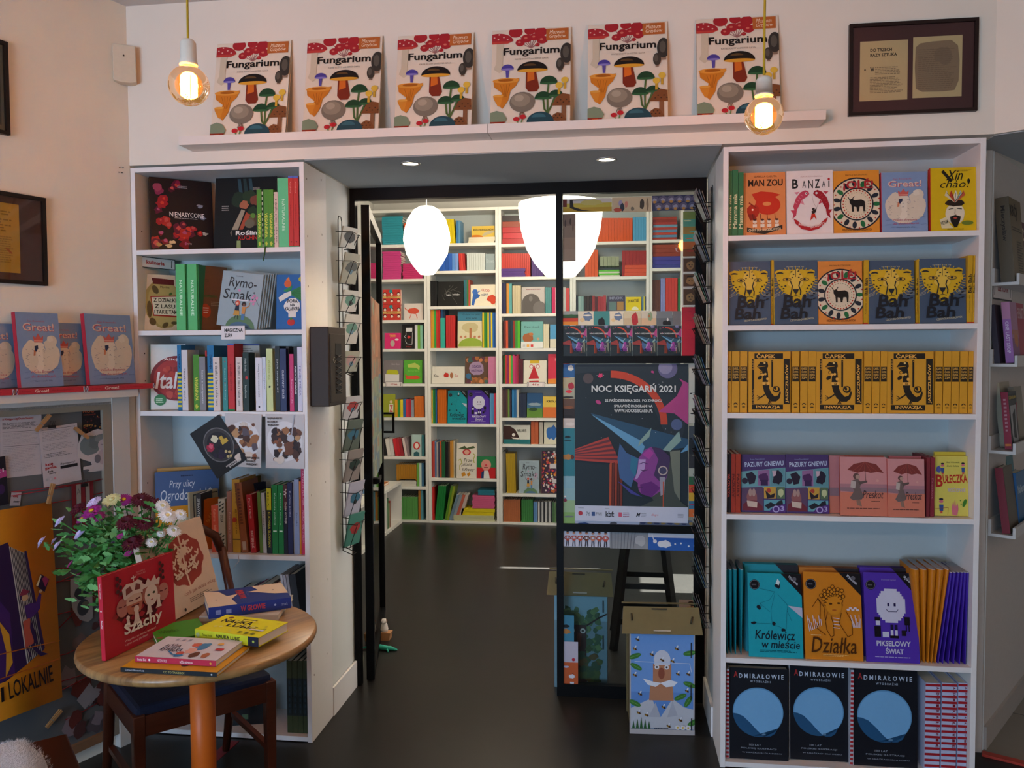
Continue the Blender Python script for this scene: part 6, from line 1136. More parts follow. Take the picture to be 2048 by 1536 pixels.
B().tube([(.04, CD+.05, .87), (.06, CD+.055, .93), (.11, CD+.06, .965), (CWd/2, CD+.065, .98), (CWd-.11, CD+.06, .965), (CWd-.06, CD+.055, .93), (CWd-.04, CD+.05, .87)], .018, WD, 10).obj('top_rail', o)
B().box(.14, CWd-.14, CD+.045, CD+.055, .46, .965, WD).obj('back_splat', o)
for nm_, bx in (('seat_rail', (.03, CWd-.03, .004, .026, .385, .455)), ('seat_rail', (.03, CWd-.03, CD-.03, CD-.005, .385, .455)), ('seat_rail', (.004, .026, .03, CD-.02, .385, .455)), ('seat_rail', (CWd-.026, CWd-.004, .03, CD-.02, .385, .455))): B().box(*bx, WD).obj(nm_, o)
B().box(.012, CWd-.012, .012, CD-.01, .44, .485, M('#141a30', .8, scale=120, amt=.3, bump=.1)).obj('seat_cushion', o, bevel=.015)
B().tube([(.02, .04, .3), (.04, .1, .375)], .01, WD).obj('brace', o); B().bar((.02, .04, .2), (.02, CD, .2), .02, .02, WD).obj('stretcher', o); B().bar((CWd-.02, .04, .2), (CWd-.02, CD, .2), .02, .02, WD).obj('stretcher', o)
# stool with a fleece, cut by the lower left corner of the photo
q1 = atZ(118, 1488, .47); q0 = atZ(-60, 1520, .47); u = Vector((q1.x-q0.x, q1.y-q0.y, 0)).normalized(); fx = Vector((.72, .69, 0)).normalized(); fy = Vector((-fx.y, fx.x, 0))
o = thing('stool', 'brown wooden seat with white fleece, cut by the lower left corner', 'stool', frame((q1.x, q1.y, 0)-fx*.42-fy*.15 if False else Vector((q1.x, q1.y, 0))-fx*.46-fy*.12, fx, fy, (0, 0, 1)))
B().box(0, .5, -.2, .26, .36, .44, WD).obj('seat_frame', o, bevel=.006)
for x, y in ((.02, -.18), (.44, -.18), (.02, .2), (.44, .2)): B().prism([(x, 0), (x+.036, 0), (x+.04, .36), (x-.004, .36)], y, y+.04, WD).obj('leg', o)
b = B(); n = 26; vs = []; fs = []; r2 = random.Random(3)
for i in range(n+1):
    for j in range(n+1):
        a, c_ = i/n, j/n; e = min(a, 1-a, c_, 1-c_); sq = 1-.06*(abs(a-.5)*2)**4*(abs(c_-.5)*2)**4*6
        x = .215+(a-.5)*.41*sq; y = .03+(c_-.5)*.42*sq; z = .441+.05*(1-(1-min(1, e*6))**2)+r2.uniform(-.002, .002); vs.append((x, y, z))
for i in range(n):
    for j in range(n): fs.append((i*(n+1)+j, (i+1)*(n+1)+j, (i+1)*(n+1)+j+1, i*(n+1)+j+1))
b.add(vs, fs, M('#dcdfe8', .95, scale=160, amt=.08, bump=.6), True); fc = b.obj('fleece_cushion', o)
b = B(); FZ = M('#e0e3ec', .95)
for _ in range(9000):
    i = r2.randrange(len(vs)); x, y, z = vs[i]; x += r2.uniform(-.01, .01); y += r2.uniform(-.01, .01); dx, dy, dz = r2.gauss(0, .004)+(x-.25)*.02, r2.gauss(0, .004)+(y-.03)*.02, r2.uniform(.002, .007)
    b.add([(x-.0006, y, z-.002), (x+.0006, y, z-.002), (x+dx, y+dy, z+dz)], [(0, 1, 2)], FZ)
b.obj('fleece_pile', fc, kind='stuff')
a, c_ = atZ(425, 1520), atZ(468, 1482); d = (c_-a).normalized(); B().bar(a-d*.3+Vector((0, 0, .001)), c_+Vector((0, 0, .001)), .05, .001, M('#7c1c24', .5)).obj('floor_tape', None, 'short dark red tape strip on the floor under the table', 'tape')
KIND[0] = 'book'
# ================================================================ books of the inner room (small in view)
YS = YB+.03
_cnt = {}; _used = set()
def run(cols, x0, x1, yt, z, place, n=None, d=.17, lean=0, yd=None, var=0):
    "row of spines between two px; cols: one colour or a list"
    yd = yd or YS; one = isinstance(cols, str); n = n or len(cols); w = (x1-x0)/n
    while not one and place in _used: place += ', further right' if 'right' not in place[-8:] else ', leaning'
    _used.add(place)
    for i in range(n):
        c_ = cols if one else cols[i % len(cols)]
        if one: lab = '%s spine in a row of alike spines, %s' % (cname(c_), place); grp = 'row of %s spines, %s' % (cname(c_), place)
        else:
            k = (cname(c_), place); _cnt[k] = _cnt.get(k, 0)+1
            tot = sum(1 for q_ in cols if cname(q_) == cname(c_)); lab = '%s%s spine, %s' % ('' if tot == 1 else ORD[_cnt[k]-1]+' ', cname(c_), place); grp = None
        sp_book(x0+i*w, x0+(i+1)*w-.15, yt+(random.Random(i*7+int(x0)).uniform(-var, var) if var else 0), z, yd, c_, lab, lean, d, grp)
FAR = B()
def far(mesh_, X):
    vs = [v.co for v in mesh_.vertices]
    for k, m_ in enumerate(mesh_.materials): FAR.add(vs, [tuple(p.vertices) for p in mesh_.polygons if p.material_index == k], m_, X=X)
def sp_book(a, b_, yt, z, yd, c_, lab, lean, d, grp):
    o = spine(a, b_, yt, z, yd, c_, lab, None, lean, d, one=True, group=grp)
    if grp and b_-a < 4.6: far(o.data, o.matrix_basis.copy()); bpy.data.objects.remove(o)
def pile(c_, x0, x1, yt, z, place, n, yd=None, h=None):
    "books lying flat, spines out"
    yd = yd or YS; p0 = pz(x0, z, yd); p1 = pz(x1, z, yd); zt = atY((x0+x1)/2, yt, yd).z; t = (zt-z)/n; rr = random.Random(int(x0))
    one = isinstance(c_, str)
    for i in range(n):
        q = rr.uniform(-.004, .004); cc = c_ if one else c_[i % len(c_)]
        X_ = frame((p0.x+.004+q, yd, z+.0008+t*i), (0, 1, 0), (0, 0, 1), (1, 0, 0))
        if one or t*200 < 4: far(bookmesh(.17, p1.x-p0.x-.008, t*.96, cc, None, True)[0], X_); continue
        link(bookmesh(.17, p1.x-p0.x-.008, t*.96, cc, None, True)[0], 'book', None, ('%s book in the flat pile, %s' % (cname(cc), place)) if one else '%s book, %s from the bottom in the pile, %s' % (cname(cc), ORD[i], place), 'book', ('flat pile of %s books, %s' % (cname(cc), place)) if one else None, X=frame((p0.x+.004+q, yd, z+.0008+t*i), (0, 1, 0), (0, 0, 1), (1, 0, 0)))
def fc(x0, x1, yt, z, c_, label, fn, lean=5, yd=None, t=.012, **k): return face(x0, x1, yt, z, yd or YS, t, c_, label, fn, lean, **k)
P = {n: {r: '%s bay %s shelf' % (nn, ORD[r-1]) for r in range(1, 10)} for n, nn in ((1, 'leftmost'), (2, 'second'), (3, 'third'), (4, 'fourth'), (5, 'rightmost'))}
z1 = Z1[::-1]; z2 = Z2[::-1]; z3 = Z3[::-1]; z4 = Z4[::-1]; z5 = Z5[::-1]
# first bay
pile('#2c90a0', 764, 807, 433, z1[0], P[1][1], 12); pile('#c85830', 808, 826, 446, z1[0], P[1][1], 8)
pile('#c83c80', 765, 803, 503, z1[1], P[1][2], 13); pile('#c02c68', 805, 846, 527, z1[1], P[1][2], 8)
def c_meet(A):
    for i in range(6):
        x, y = 12+38*(i % 3), 26+44*(i//3); A.E(x, y+2, 9, col='#201818'); A.E(x, y+6, 7, col='#e8d4c4')
    A.R(0, 42, 100, 58, '#d0b060'); A.T('Moje miasto', 20, 44, 80, 56, '#a8282c', bold=.02); A.E(46, 12, 10, col='#2c8c94')
for i in (0, 1):
    h_ = .148; q = pz(766, z1[2], YS); X_ = Matrix.Translation((q.x, YS, z1[2]+.001+i*(h_+.002))); book(X_, .18, h_, .05, '#c43830', 'red boxed book with small faces, %s of two, %s' % (('lower', 'upper')[i], P[1][3]), c_meet)
fc(808, 846, 607, z1[2], '#d8ccc4', 'pale picture book with a red camel, '+P[1][3], lambda A: (A.blob(50, 46, 30, '#d05038', 3, 14, .1, 16), A.L([(24, 44), (8, 34), (4, 26)], 4, '#d05038'), A.L([(40, 56), (30, 90)], 3, '#d05038'), A.L([(60, 56), (70, 90)], 3, '#d05038')))
fc(769, 801, 666, z1[3], '#d82c70', 'bright pink square book with a spoon drawing, '+P[1][4], lambda A: (A.T('Historie', 32, 8, 68, 18, '#f0c048', bold=.02), A.T('jedzenia', 34, 20, 68, 28, '#f0c048', bold=.02), A.E(50, 66, 14, 20, '#b8a89c'), A.E(76, 42, 12, 6, '#e8e0e0')))
fc(804, 829, 649, z1[3], '#1c1a1a', 'black book with a white clown profile, '+P[1][4], lambda A: (A.R(30, 14, 80, 30, '#e0e0e0'), A.E(54, 52, 12, col='#c83030'), A.L([(30, 34), (30, 44), (16, 50), (30, 56), (28, 70), (40, 80), (80, 82), (82, 34)], 3, '#e0e0e0'), A.T('Fellini', 34, 89, 76, 95, '#c83030')))
run(['#d8d8dc', '#74a840', '#88c0a8'], 830, 846, 650, z1[3], P[1][4])
fc(767, 805, 721, z1[4], '#7c7478', 'grey book with a yellow creature under a sheet, '+P[1][5], lambda A: (A.R(8, 60, 82, 96, '#dcd8d8'), A.poly([(14, 60), (16, 46), (26, 40), (70, 42), (78, 50), (78, 62)], '#b8b828'), A.T('Bardzo', 42, 12, 84, 20, '#b8b0b0')))
fc(807, 844, 720, z1[4], '#58a838', 'green book with a red crocodile, '+P[1][5], lambda A: (A.poly([(8, 60), (24, 70), (70, 66), (92, 76), (70, 84), (14, 82)], '#d05030'), A.poly([(20, 20), (60, 12), (88, 26), (84, 44), (70, 34), (24, 32)], '#b8c860'), A.T('Bernardino', 22, 42, 84, 50, '#88c850')), spine='#3c7c2c')
fc(766, 790, 788, z1[5], '#98a030', 'olive book with a large red letter Z, '+P[1][6], lambda A: (A.R(50, 44, 84, 80, '#e0dcc8'), A.T('Z', 54, 48, 82, 78, '#c02c30', bold=.05), A.E(66, 34, 12, col='#d8c0a0')))
run(['#e0a028', '#3c8c3c', '#d8c428', '#2c64a0', '#c83848', '#b02c3c', '#8c94a0'], 790, 828, 799, z1[5], P[1][6], var=1.2); run('#cc6c28', 829, 848, 793, z1[5], P[1][6], 4)
run(['#202020', '#dcd8d0', '#c8c4c0'], 768, 790, 878, z1[6], P[1][7], lean=-9); run(['#c82c34', '#b82430', '#9c2c34'], 791, 808, 878, z1[6], P[1][7], lean=-9); run(['#d8c4c0', '#8c7c80'], 810, 820, 876, z1[6], P[1][7], lean=-10)
fc(823, 843, 869, z1[6], '#a8c0bc', 'pale blue book with a red-haired face, '+P[1][7], lambda A: (A.E(50, 52, 34, 38, '#c83030'), A.E(50, 52, 20, 26, '#e8d8cc'), A.R(24, 54, 76, 84, '#c83030') if 0 else None, A.poly([(22, 84), (50, 78), (78, 84), (78, 100), (22, 100)], '#2c5c64')), t=.01); run(['#3c7c84'], 844, 848, 870, z1[6], P[1][7])
run('#a87420', 793, 833, 929, z1[7]+.055, P[1][8], 9); pile('#c8c4b8', 800, 833, 958, z1[7], P[1][8], 3); run(['#6ca448', '#c8dcd0', '#3c6c8c'], 834, 848, 926, z1[7], P[1][8])
run('#5c9c50', 802, 836, 994, z1[8], P[1][9], 6); run(['#b0742c', '#5c98a8'], 837, 847, 981, z1[8], P[1][9])
# second bay
run('#d8c018', 889, 911, 438, z2[0], P[2][1], 4, lean=-4); run(['#3c74a8', '#5c90b4'], 913, 921, 441, z2[0], P[2][1])
pile('#d8d0b8', 936, 990, 474, z2[0], P[2][1], 3); fc(943, 989, 452, atY(950, 475, YS).z, '#d0b048', 'yellow landscape book titled Królowa kolorów, on the pile, '+P[2][1], lambda A: (A.T('KRÓLOWA KOLORÓW', 8, 22, 96, 42, '#2c2414', bold=.03), A.E(90, 96, 44, 26, '#b0a484', 60, 180), A.E(20, 100, 30, 10, '#c8701c', 0, 180)))
run(['#2458b0', '#285cb8', '#2454a8', '#3060b8', '#5c8cd0', '#7c9cd8'], 879, 917, 507, z2[1], P[2][2]); run(['#c83030', '#d04038', '#b02c2c'], 919, 931, 507, z2[1], P[2][2], lean=-3)
run('#c8d0cc', 934, 970, 506, z2[1], P[2][2], 8); fc(971, 989, 508, z2[1], '#8c9ca0', 'grey book with large pale letters, '+P[2][2], lambda A: A.T('Krowa', 10, 30, 96, 56, '#b8c4c8'))
run('#1c1c1e', 859, 874, 562, z2[2], P[2][3], 5); fc(876, 926, 563, z2[2], '#1c1c1c', 'black square book with chalk scribbles, '+P[2][3], lambda A: ([A.L([(random.Random(i).uniform(5, 95), random.Random(i+9).uniform(5, 95)), (random.Random(i+3).uniform(5, 95), random.Random(i+5).uniform(5, 95))], .6, '#7c7c78') for i in range(10)], A.T('Lalo', 34, 50, 50, 58, '#e0e0e0', bold=.02), A.T('bałałajka', 58, 50, 86, 58, '#e0e0e0', bold=.02)))
run(['#2c6c78', '#48707c', '#3c7c3c', '#b84838'], 928, 940, 559, z2[2], P[2][3])
def c_guma(A): A.poly([(4, 96), (8, 60), (14, 30), (22, 28), (30, 44), (38, 52), (34, 60), (20, 70), (14, 98)], '#2c60b0'); A.blob(18, 34, 11, '#3468b8', 3); A.L([(24, 40), (38, 30)], 3, '#3468b8'); A.T('GUCIO', 44, 22, 76, 34, '#b82c38', -8, .02); A.T('I CEZAR', 36, 44, 70, 54, '#24486c', 8, .02); A.blob(84, 66, 20, '#c84024', 4, 14, .2, 14); A.E(90, 82, 10, col='#c84024')
fc(941, 991, 569, z2[2], '#e4dcc4', 'cream book with a blue elephant and red beast, '+P[2][3], c_guma)
run(['#d05838', '#d88838', '#c8a030', '#38a048', '#c03830', '#c82c28'], 856, 881, 620, z2[3], P[2][4]); run(['#1c4c7c', '#1c3048'], 882, 891, 619, z2[3], P[2][4]); run(['#38a898'], 881, 890, 636, z2[3]+.0, P[2][4], yd=YS-.02); run('#c03030', 892, 910, 631, z2[3], P[2][4], 4)
def c_tree(A): A.R(0, 0, 100, 26, '#3c7c98'); A.R(0, 26, 100, 80, '#d8d0b0'); A.T('Gdzie to jest', 20, 6, 90, 12, '#1c3848'); A.T('kto wie', 34, 15, 78, 21, '#1c3848'); A.blob(52, 44, 34, '#c0b488', 3, 20, .12, 20); A.R(48, 46, 57, 78, '#b07048'); A.E(55, 96, 52, 34, '#90a83c', 0, 180); [A.blob(x, 70, 5, '#c07c5c', x) for x in (14, 32, 70, 88)]
fc(915, 964, 623, z2[3], '#d0c8a8', 'picture book with a tree on a green hill, '+P[2][4], c_tree, spine='#b83028'); run(['#d8b828', '#3c8c3c', '#2c7c3c', '#e0c830', '#2c5c9c', '#d8c42c', '#2c68b0', '#2458a0'], 965, 992, 625, z2[3], P[2][4])
fc(864, 929, 733, z2[4], '#dcd8cc', 'wide white book with red owl and rabbit, '+P[2][5], lambda A: (A.T('Kto', 5, 46, 20, 62, '#2c2420', bold=.02), A.blob(44, 50, 8, '#c03028', 3, 9, .2), A.E(60, 52, 5, 9, '#a86c48'), A.T('Co', 70, 46, 80, 60, '#b82c2c', bold=.02)), spine='#d0ccc0')
def c_flow(A): [A.blob(random.Random(i).uniform(2, 98), random.Random(i+40).choice([6, 14, 84, 92]), 9, ['#8c5c34', '#5c3444', '#a8683c', '#3c5c5c', '#c07850'][i % 5], i, 10, .3) for i in range(26)]; A.blob(50, 44, 32, '#a088a8', 3, 16, .1, 30); A.T('DZIADEK', 32, 32, 70, 42, '#4c2c64', bold=.02); A.T('I NIEDŹWIADEK', 26, 46, 76, 56, '#4c2c64', bold=.02); A.blob(14, 72, 12, '#3c6c94', 5)
fc(930, 976, 713, z2[4], '#5c4438', 'dark floral book with a lilac centre, '+P[2][5], c_flow); run('#c87ca0', 977, 993, 713, z2[4], P[2][5], 5)
run(['#c8702c', '#c8a83c', '#2c8c50', '#246c30', '#2c60a0'], 861, 874, 779, z2[5], P[2][6]); run('#c8641c', 875, 893, 779, z2[5], P[2][6], 5)
fc(895, 933, 781, z2[5], '#108c98', 'turquoise exercise book in the inner room, '+P[2][6], c_kro, lean=7); fc(935, 979, 780, z2[5], '#4c2c9c', 'purple exercise book with white creature in the inner room, '+P[2][6], c_pik, lean=7); run(['#5c94c0', '#4c88b8', '#c83c54'], 980, 992, 787, z2[5], P[2][6])
run(['#a83028', '#c04c3c', '#4c7098', '#a8a09c', '#3c3c54', '#b8542c', '#2c5c3c', '#24643c', '#1c1c20', '#242428', '#5c4838', '#c08434', '#c89038', '#b8b09c'], 863, 911, 883, z2[6], P[2][7], var=2.5)
def c_prze(A): A.E(50, 26, 21, 15, '#c02c3c'); A.E(50, 26, 13, 11, '#d8a08c'); A.poly([(8, 16), (40, 8), (50, 14), (84, 8), (92, 14), (60, 18), (36, 18)], '#4c5c3c'); A.T('Prze', 36, 44, 78, 54, '#2c2824', shear=.2); A.T('pilata', 24, 56, 76, 68, '#2c2824', shear=.2); A.T('lińscy', 28, 70, 90, 82, '#2c2824', shear=.2); A.L([(8, 50), (20, 46), (26, 56), (16, 64), (16, 76)], 4, '#a8a848'); A.L([(82, 30), (92, 34), (84, 46), (88, 56)], 4, '#a8a848'); A.poly([(24, 86), (40, 82), (48, 92), (28, 96)], '#c88828'); A.poly([(52, 88), (66, 82), (70, 90), (58, 96)], '#c88828')
fc(913, 953, 886, z2[6], '#ded6c8', 'cream book with a red-hooded plaited figure, '+P[2][7], c_prze, yd=YS-.02)
fc(953, 991, 913, z2[6], '#2c7c4c', 'green and red book with a pink bearded man, '+P[2][7], lambda A: (A.R(0, 50, 100, 100, '#b8282c'), A.E(50, 38, 26, 28, '#d08c80'), A.E(50, 40, 6, col='#c8404c'), A.L([(40, 50), (60, 50)], 3, '#5c2c28'), A.poly([(38, 64), (62, 64), (70, 100), (30, 100)], '#d0d0d0'), A.poly([(26, 72), (40, 64), (38, 100), (24, 100)], '#2c3c6c')), yd=YS-.01, gloss=.15)
run(['#c02c28'], 861, 869, 974, z2[7], P[2][8]); run('#1f7a38', 870, 886, 972, z2[7], P[2][8], 4, lean=6); run(['#5c8c2c', '#8c9c30'], 889, 898, 972, z2[7], P[2][8], lean=11); run(['#6c8494', '#8c98a0', '#b8604c', '#c0b0a8'], 897, 921, 990, z2[7], P[2][8], lean=18)
pile('#b8b890', 907, 990, 1031, z2[7], P[2][8], 3, yd=YS-.01)
def pile2(c_, x0, x1, yb, yt, n, pl): pile(c_, x0, x1, yt, atY(x0, yb, YS).z, pl, n)
pile2('#d4c020', 922, 990, 1030.4, 1017, 2, P[2][8]); pile2('#cc5c84', 944, 990, 1016.4, 991, 7, P[2][8]); pile2('#2c7488', 955, 990, 990, 980, 2, P[2][8])
# third bay
pile(['#a81c24', '#b82430', '#a81c24', '#8c3c28', '#2c2428'], 1004, 1058, 431, z3[0], P[3][1], 5)
run('#b83428', 1004, 1061, 507, z3[1], P[3][2], 15); run('#44286c', 1063, 1087, 508, z3[1], P[3][2], 5); pile('#4c2c78', 1001, 1051, 537, z3[1], P[3][2]+' front', 3, yd=YB+.004) ; pile('#4c2c78', 1089, 1139, 521, z3[1], P[3][2], 6)
run(['#24284c', '#2c3058'], 1004, 1012, 566, z3[2], P[3][3]); run(['#d09040', '#58a0a0'], 1013, 1024, 567, z3[2], P[3][3]); run('#c8bc98', 1025, 1042, 571, z3[2], P[3][3], 5)
fc(1043, 1089, 574, z3[2], '#b4aeaa', 'grey book with two round bears, '+P[3][3], lambda A: (A.E(42, 62, 40, 42, '#54504e', 0, 180), A.R(2, 60, 82, 100, '#54504e'), A.E(78, 80, 28, 30, '#686462'), A.E(40, 44, 8, 12, '#6c6866'), A.lines(20, 6, 84, 12, 1, '#8c5c5c'))); run('#4c8888', 1091, 1103, 575, z3[2], P[3][3], 3); run(['#b82858', '#e0dcd8', '#c03c50', '#bcb8b4', '#d04848'], 1104, 1139, 576, z3[2], P[3][3], var=2)
run(['#5c2c2c', '#c85438', '#24343c', '#1c3c4c', '#8c3828', '#3c8c3c', '#5cb830'], 1007, 1040, 641, z3[3], P[3][4])
fc(1042, 1086, 643, z3[3], '#6ca8a4', 'pale teal book with a brown bear and mouse, '+P[3][4], lambda A: (A.T('Dam ci coś', 16, 16, 82, 24, '#2c4444'), A.blob(32, 62, 24, '#9c5c34', 3, 14, .1, 22), A.E(46, 48, 10, 7, '#b07040'), A.E(78, 66, 6, 7, '#b89878'), A.R(0, 76, 100, 100, '#d8dcd8'), A.R(8, 86, 20, 96, '#c0c0c0'), A.R(26, 86, 38, 96, '#d8a048'), A.R(44, 86, 56, 96, '#c83838'))); run('#d8d0b0', 1087, 1098, 648, z3[3], P[3][4], 3); fc(1100, 1138, 649, z3[3], '#4c94c0', 'light blue book half hidden by the black post, '+P[3][4], lambda A: A.R(0, 62, 100, 100, '#d0ccb8'))
run(['#3c5c28', '#b83c38', '#8c2858', '#d88c34', '#48a048', '#c04070', '#b0305c', '#9c2c40'], 1007, 1037, 710, z3[4], P[3][5], var=1.5); run('#5c2430', 1038, 1046, 718, z3[4], P[3][5], 2)
fc(1047, 1093, 721, z3[4], '#ded8c8', 'white book with a large red triangle nose, '+P[3][5], lambda A: (A.poly([(46, 20), (22, 80), (68, 78)], '#b8242c'), A.E(34, 26, 9, col='#c0646c'), A.E(34, 26, 6, col='#e8e4dc'), A.E(62, 26, 9, col='#c0646c'), A.E(62, 26, 6, col='#e8e4dc'), A.R(28, 0, 68, 12, '#c8a820'), A.poly([(22, 88), (66, 86), (68, 96), (30, 98)], '#b82c34')), t=.02); fc(1096, 1137, 708, z3[4], '#c83048', 'tall raspberry book beside the black post, '+P[3][5], lambda A: (A.poly([(0, 84), (100, 80), (100, 100), (0, 100)], '#d88430'), A.T('Panna', 34, 14, 90, 24, '#e0a098')))
run(['#54403c', '#44343c', '#5c3c38', '#6c8c3c', '#3c3440'], 1005, 1023, 779, z3[5], P[3][6], var=1); run(['#3478ac', '#2c6ca0', '#bcbcb4'], 1024, 1038, 779, z3[5], P[3][6]); run('#2c3448', 1039, 1053, 787, z3[5], P[3][6], 5)
fc(1054, 1085, 786, z3[5], '#3c6888', 'dark landscape cover with clouds and trees, '+P[3][6], lambda A: (A.R(0, 0, 100, 40, '#24507c'), A.blob(50, 46, 40, '#8ca0ac', 3, 16, .2, 10), A.R(0, 62, 100, 100, '#5c8430'), A.blob(40, 66, 30, '#2c4c28', 4, 14, .2, 12))); fc(1086, 1138, 793, z3[5], '#d8b848', 'yellow over orange book titled Królowa, '+P[3][6], lambda A: (A.R(0, 50, 100, 100, '#d06c2c'), A.T('KRÓLOWA', 14, 16, 80, 28, '#2c2414', bold=.03), A.E(62, 58, 10, col='#4c4c44')))
fc(1007, 1060, 850, z3[6], '#d0d0c4', 'white book with a brown whale, '+P[3][7], lambda A: (A.poly([(0, 4), (24, 6), (44, 24), (58, 60), (60, 80), (0, 80)], '#3c2420'), A.R(0, 76, 100, 100, '#1f6c70'), A.E(38, 52, 6, col='#e0dcd4'), A.poly([(30, 66), (60, 68), (56, 76), (36, 74)], '#e0dcd0'), A.T('WIELORYB', 50, 22, 86, 38, '#1c1c1c', bold=.04)), t=.01); run('#b85c34', 1062, 1077, 843, z3[6], P[3][7], 2); run('#c0b8a8', 1079, 1086, 844, z3[6], P[3][7], 3); fc(1088, 1136, 844, z3[6], '#d0ccb4', 'cream book with a blue elephant, '+P[3][7], lambda A: (A.blob(36, 50, 24, '#2c64a8', 3, 14, .3, 30), A.L([(50, 40), (76, 20)], 5, '#3470b4')))
run(['#6c6c64', '#807c70', '#5c5c58'], 1004, 1012, 903, z3[7], P[3][8]); run('#b09020', 1014, 1032, 907, z3[7], P[3][8], 6, lean=-1.5); fc(1038, 1078, 921, z3[7], '#98aab2', 'grey-blue book with two children in the inner room, '+P[3][8], c_rymo)
fc(1083, 1138, 902, z3[7], '#3c2430', 'thick book densely patterned with coloured dots, '+P[3][8], lambda A: ([A.E(random.Random(i).uniform(2, 98), random.Random(i+99).uniform(2, 98), random.Random(i).uniform(3, 6), None, ['#d8a038', '#c83c40', '#e0c8c0', '#a8385c', '#c86830', '#dcd8d0', '#5c2c5c'][i % 7], n=8) for i in range(170)], A.R(30, 30, 100, 41, '#ccc8c8'), A.R(40, 66, 100, 76, '#ccc8c8')), t=.04, spine='#8c3444')
run('#a8623c', 1007, 1041, 999, z3[8], P[3][9], 9); run('#3f7f40', 1043, 1066, 999, z3[8], P[3][9], 6); run(['#5c88b8', '#6c94c0'], 1067, 1075, 1004, z3[8], P[3][9]); run(['#c8c8c4', '#3c3c3c', '#b8b8b4', '#2c2c2c', '#c0c0bc', '#4c4c48', '#bcbcb8', '#343434', '#4c6c48', '#5c7c50'], 1076, 1112, 1004, z3[8], P[3][9], var=2)
# fourth and rightmost bays, seen through the glass
run('#cc5020', 1186, 1265, 436, z4[0], P[4][1], 13); run('#4c98c0', 1266, 1293, 434, z4[0], P[4][1], 5)
run('#8c9478', 1200, 1238, 513, z4[1]+.1, P[4][2], 5); pile(['#c0c4b0', '#5cb838', '#c0c4b0', '#5cb838'], 1197, 1240, 540, z4[1], P[4][2], 4) ; run('#942428', 1244, 1293, 501, z4[1], P[4][2], 7); pile('#cc4c30', 1248, 1293, 530, z4[1], P[4][2]+' front', 3, yd=YB+.002); run('#cc5020', 1170, 1196, 500, z4[1], P[4][2], 4)
run(['#1c2c3c', '#8ca8a4', '#7c9c98', '#242424', '#2c2424', '#241c20', '#8c2c30', '#4c2028', '#982c34', '#a03038', '#a83840'], 1151, 1212, 592, z4[2], P[4][3], var=1.5)
fc(1214, 1250, 591, z4[2], '#3c3c54', 'dark comic with panels, '+P[4][3], lambda A: (A.R(10, 40, 50, 96, '#5c7878'), A.R(56, 40, 92, 96, '#a87c48'), A.T('MROK', 14, 8, 90, 26, '#8c90a8', bold=.03)))
fc(1252, 1282, 594, z4[2], '#dcc418', 'bright yellow book titled Svartle, '+P[4][3], lambda A: (A.T('SVARTLE', 10, 18, 86, 38, '#1c1c14', 4, .04), A.E(60, 94, 24, 22, '#e0dcc0', 0, 180))); run(['#4c7c98', '#c8b838', '#3c4c5c'], 1284, 1293, 593, z4[2], P[4][3])
pile(['#a83c30', '#5c88a8', '#b84434', '#5c88a8', '#b03c30', '#6c94ac', '#a83830', '#8c2c20', '#9c3424'], 1305, 1355, 434, z5[0], P[5][1], 9)
pile(['#343c8c', '#3c3c94', '#3c3c94', '#94401c' if 0 else '#8c3424', '#8c3828', '#943c28'], 1304, 1362, 489, z5[1], P[5][2], 6)
run('#5c3024', 1304, 1320, 560, z5[2], P[5][3], 4); run('#848cc0', 1321, 1330, 557, z5[2], P[5][3], 2); run('#c83830', 1331, 1355, 556, z5[2], P[5][3], 4); run(['#2c7c4c', '#3c8c58'], 1356, 1363, 557, z5[2], P[5][3])
FAR.obj('small_books', None, 'rows and flat piles of thin same-coloured books on the inner room\'s back shelves', 'books', kind='stuff')
# age labels on shelf edges
for x0, x1, yt, yb, t_ in ((771, 805, 763.5, 773.5, '0-3 lata'), (1054, 1089.5, 764, 774, '4-6 lat')):
    q = atY(x0, yb, YB-.004); w_ = atY(x1, yb, YB-.004).x-q.x; h_ = atY(x0, yt, YB-.004).z-q.z
    sheet('sign', 'small white shelf label reading %s in the inner room' % t_, 'sign', Matrix.Translation((q.x, YB-.004, q.z)), w_, h_, lambda A: (sticks(A), A.T(t_, 30, 28, 70, 70, '#b03038', bold=.02)), '#e0dcdc')
# low shelf unit running along the inner room's left wall, with its face turned to the right
xf = -2.10; y0_, y1_ = 2.35, 4.43
o = thing('low_shelf', 'low white shelf unit along the inner room\'s left wall', 'shelf', Matrix.Translation((xf, y0_, 0))); Lw = y1_-y0_
B().box(-.33, 0, 0, Lw, .385, .41, LB).obj('top_panel', o); B().box(-.33, 0, 0, Lw, .0, .03, LB).obj('bottom_panel', o)
for y in (0, .5, 1.02, 1.54, Lw-.025): B().box(-.33, 0, y, y+.025, .03, .385, LB).obj('divider', o)
rr = random.Random(5)
for j in range(4):
    y = y0_+.05+.52*j
    for i in range(7):
        t = rr.uniform(.012, .03); c_ = rr.choice(['#b8a888', '#8c7c60', '#c8c0b0', '#a83c34', '#2c6c40', '#c8b48c'])
        link(bookmesh(.2, rr.uniform(.22, .3), t, c_, None, True)[0], 'book', None, '%s book, %s from the near end of the %s low shelf compartment' % (cname(c_), ORD[i], ORD[j]), 'book', X=frame((xf-.02, y, .0308), (-1, 0, 0), (0, 1, 0), (0, 0, 1)) @ Matrix.Identity(4)); y += t+.001
for i, (y, c_, w) in enumerate(((2.6, '#c85c24', 'orange'), (3.1, '#c8c0b8', 'pale grey'), (3.6, '#3c74a8', 'blue'), (4.0, '#d07c2c', 'light orange'))):
    book(frame((xf-.28, y, .4108+.02), (1, 0, 0), (0, 0, -1), (0, 1, 0)), .2, .26, .02, c_, '%s book lying on top of the low shelf unit' % w, None, one=True)
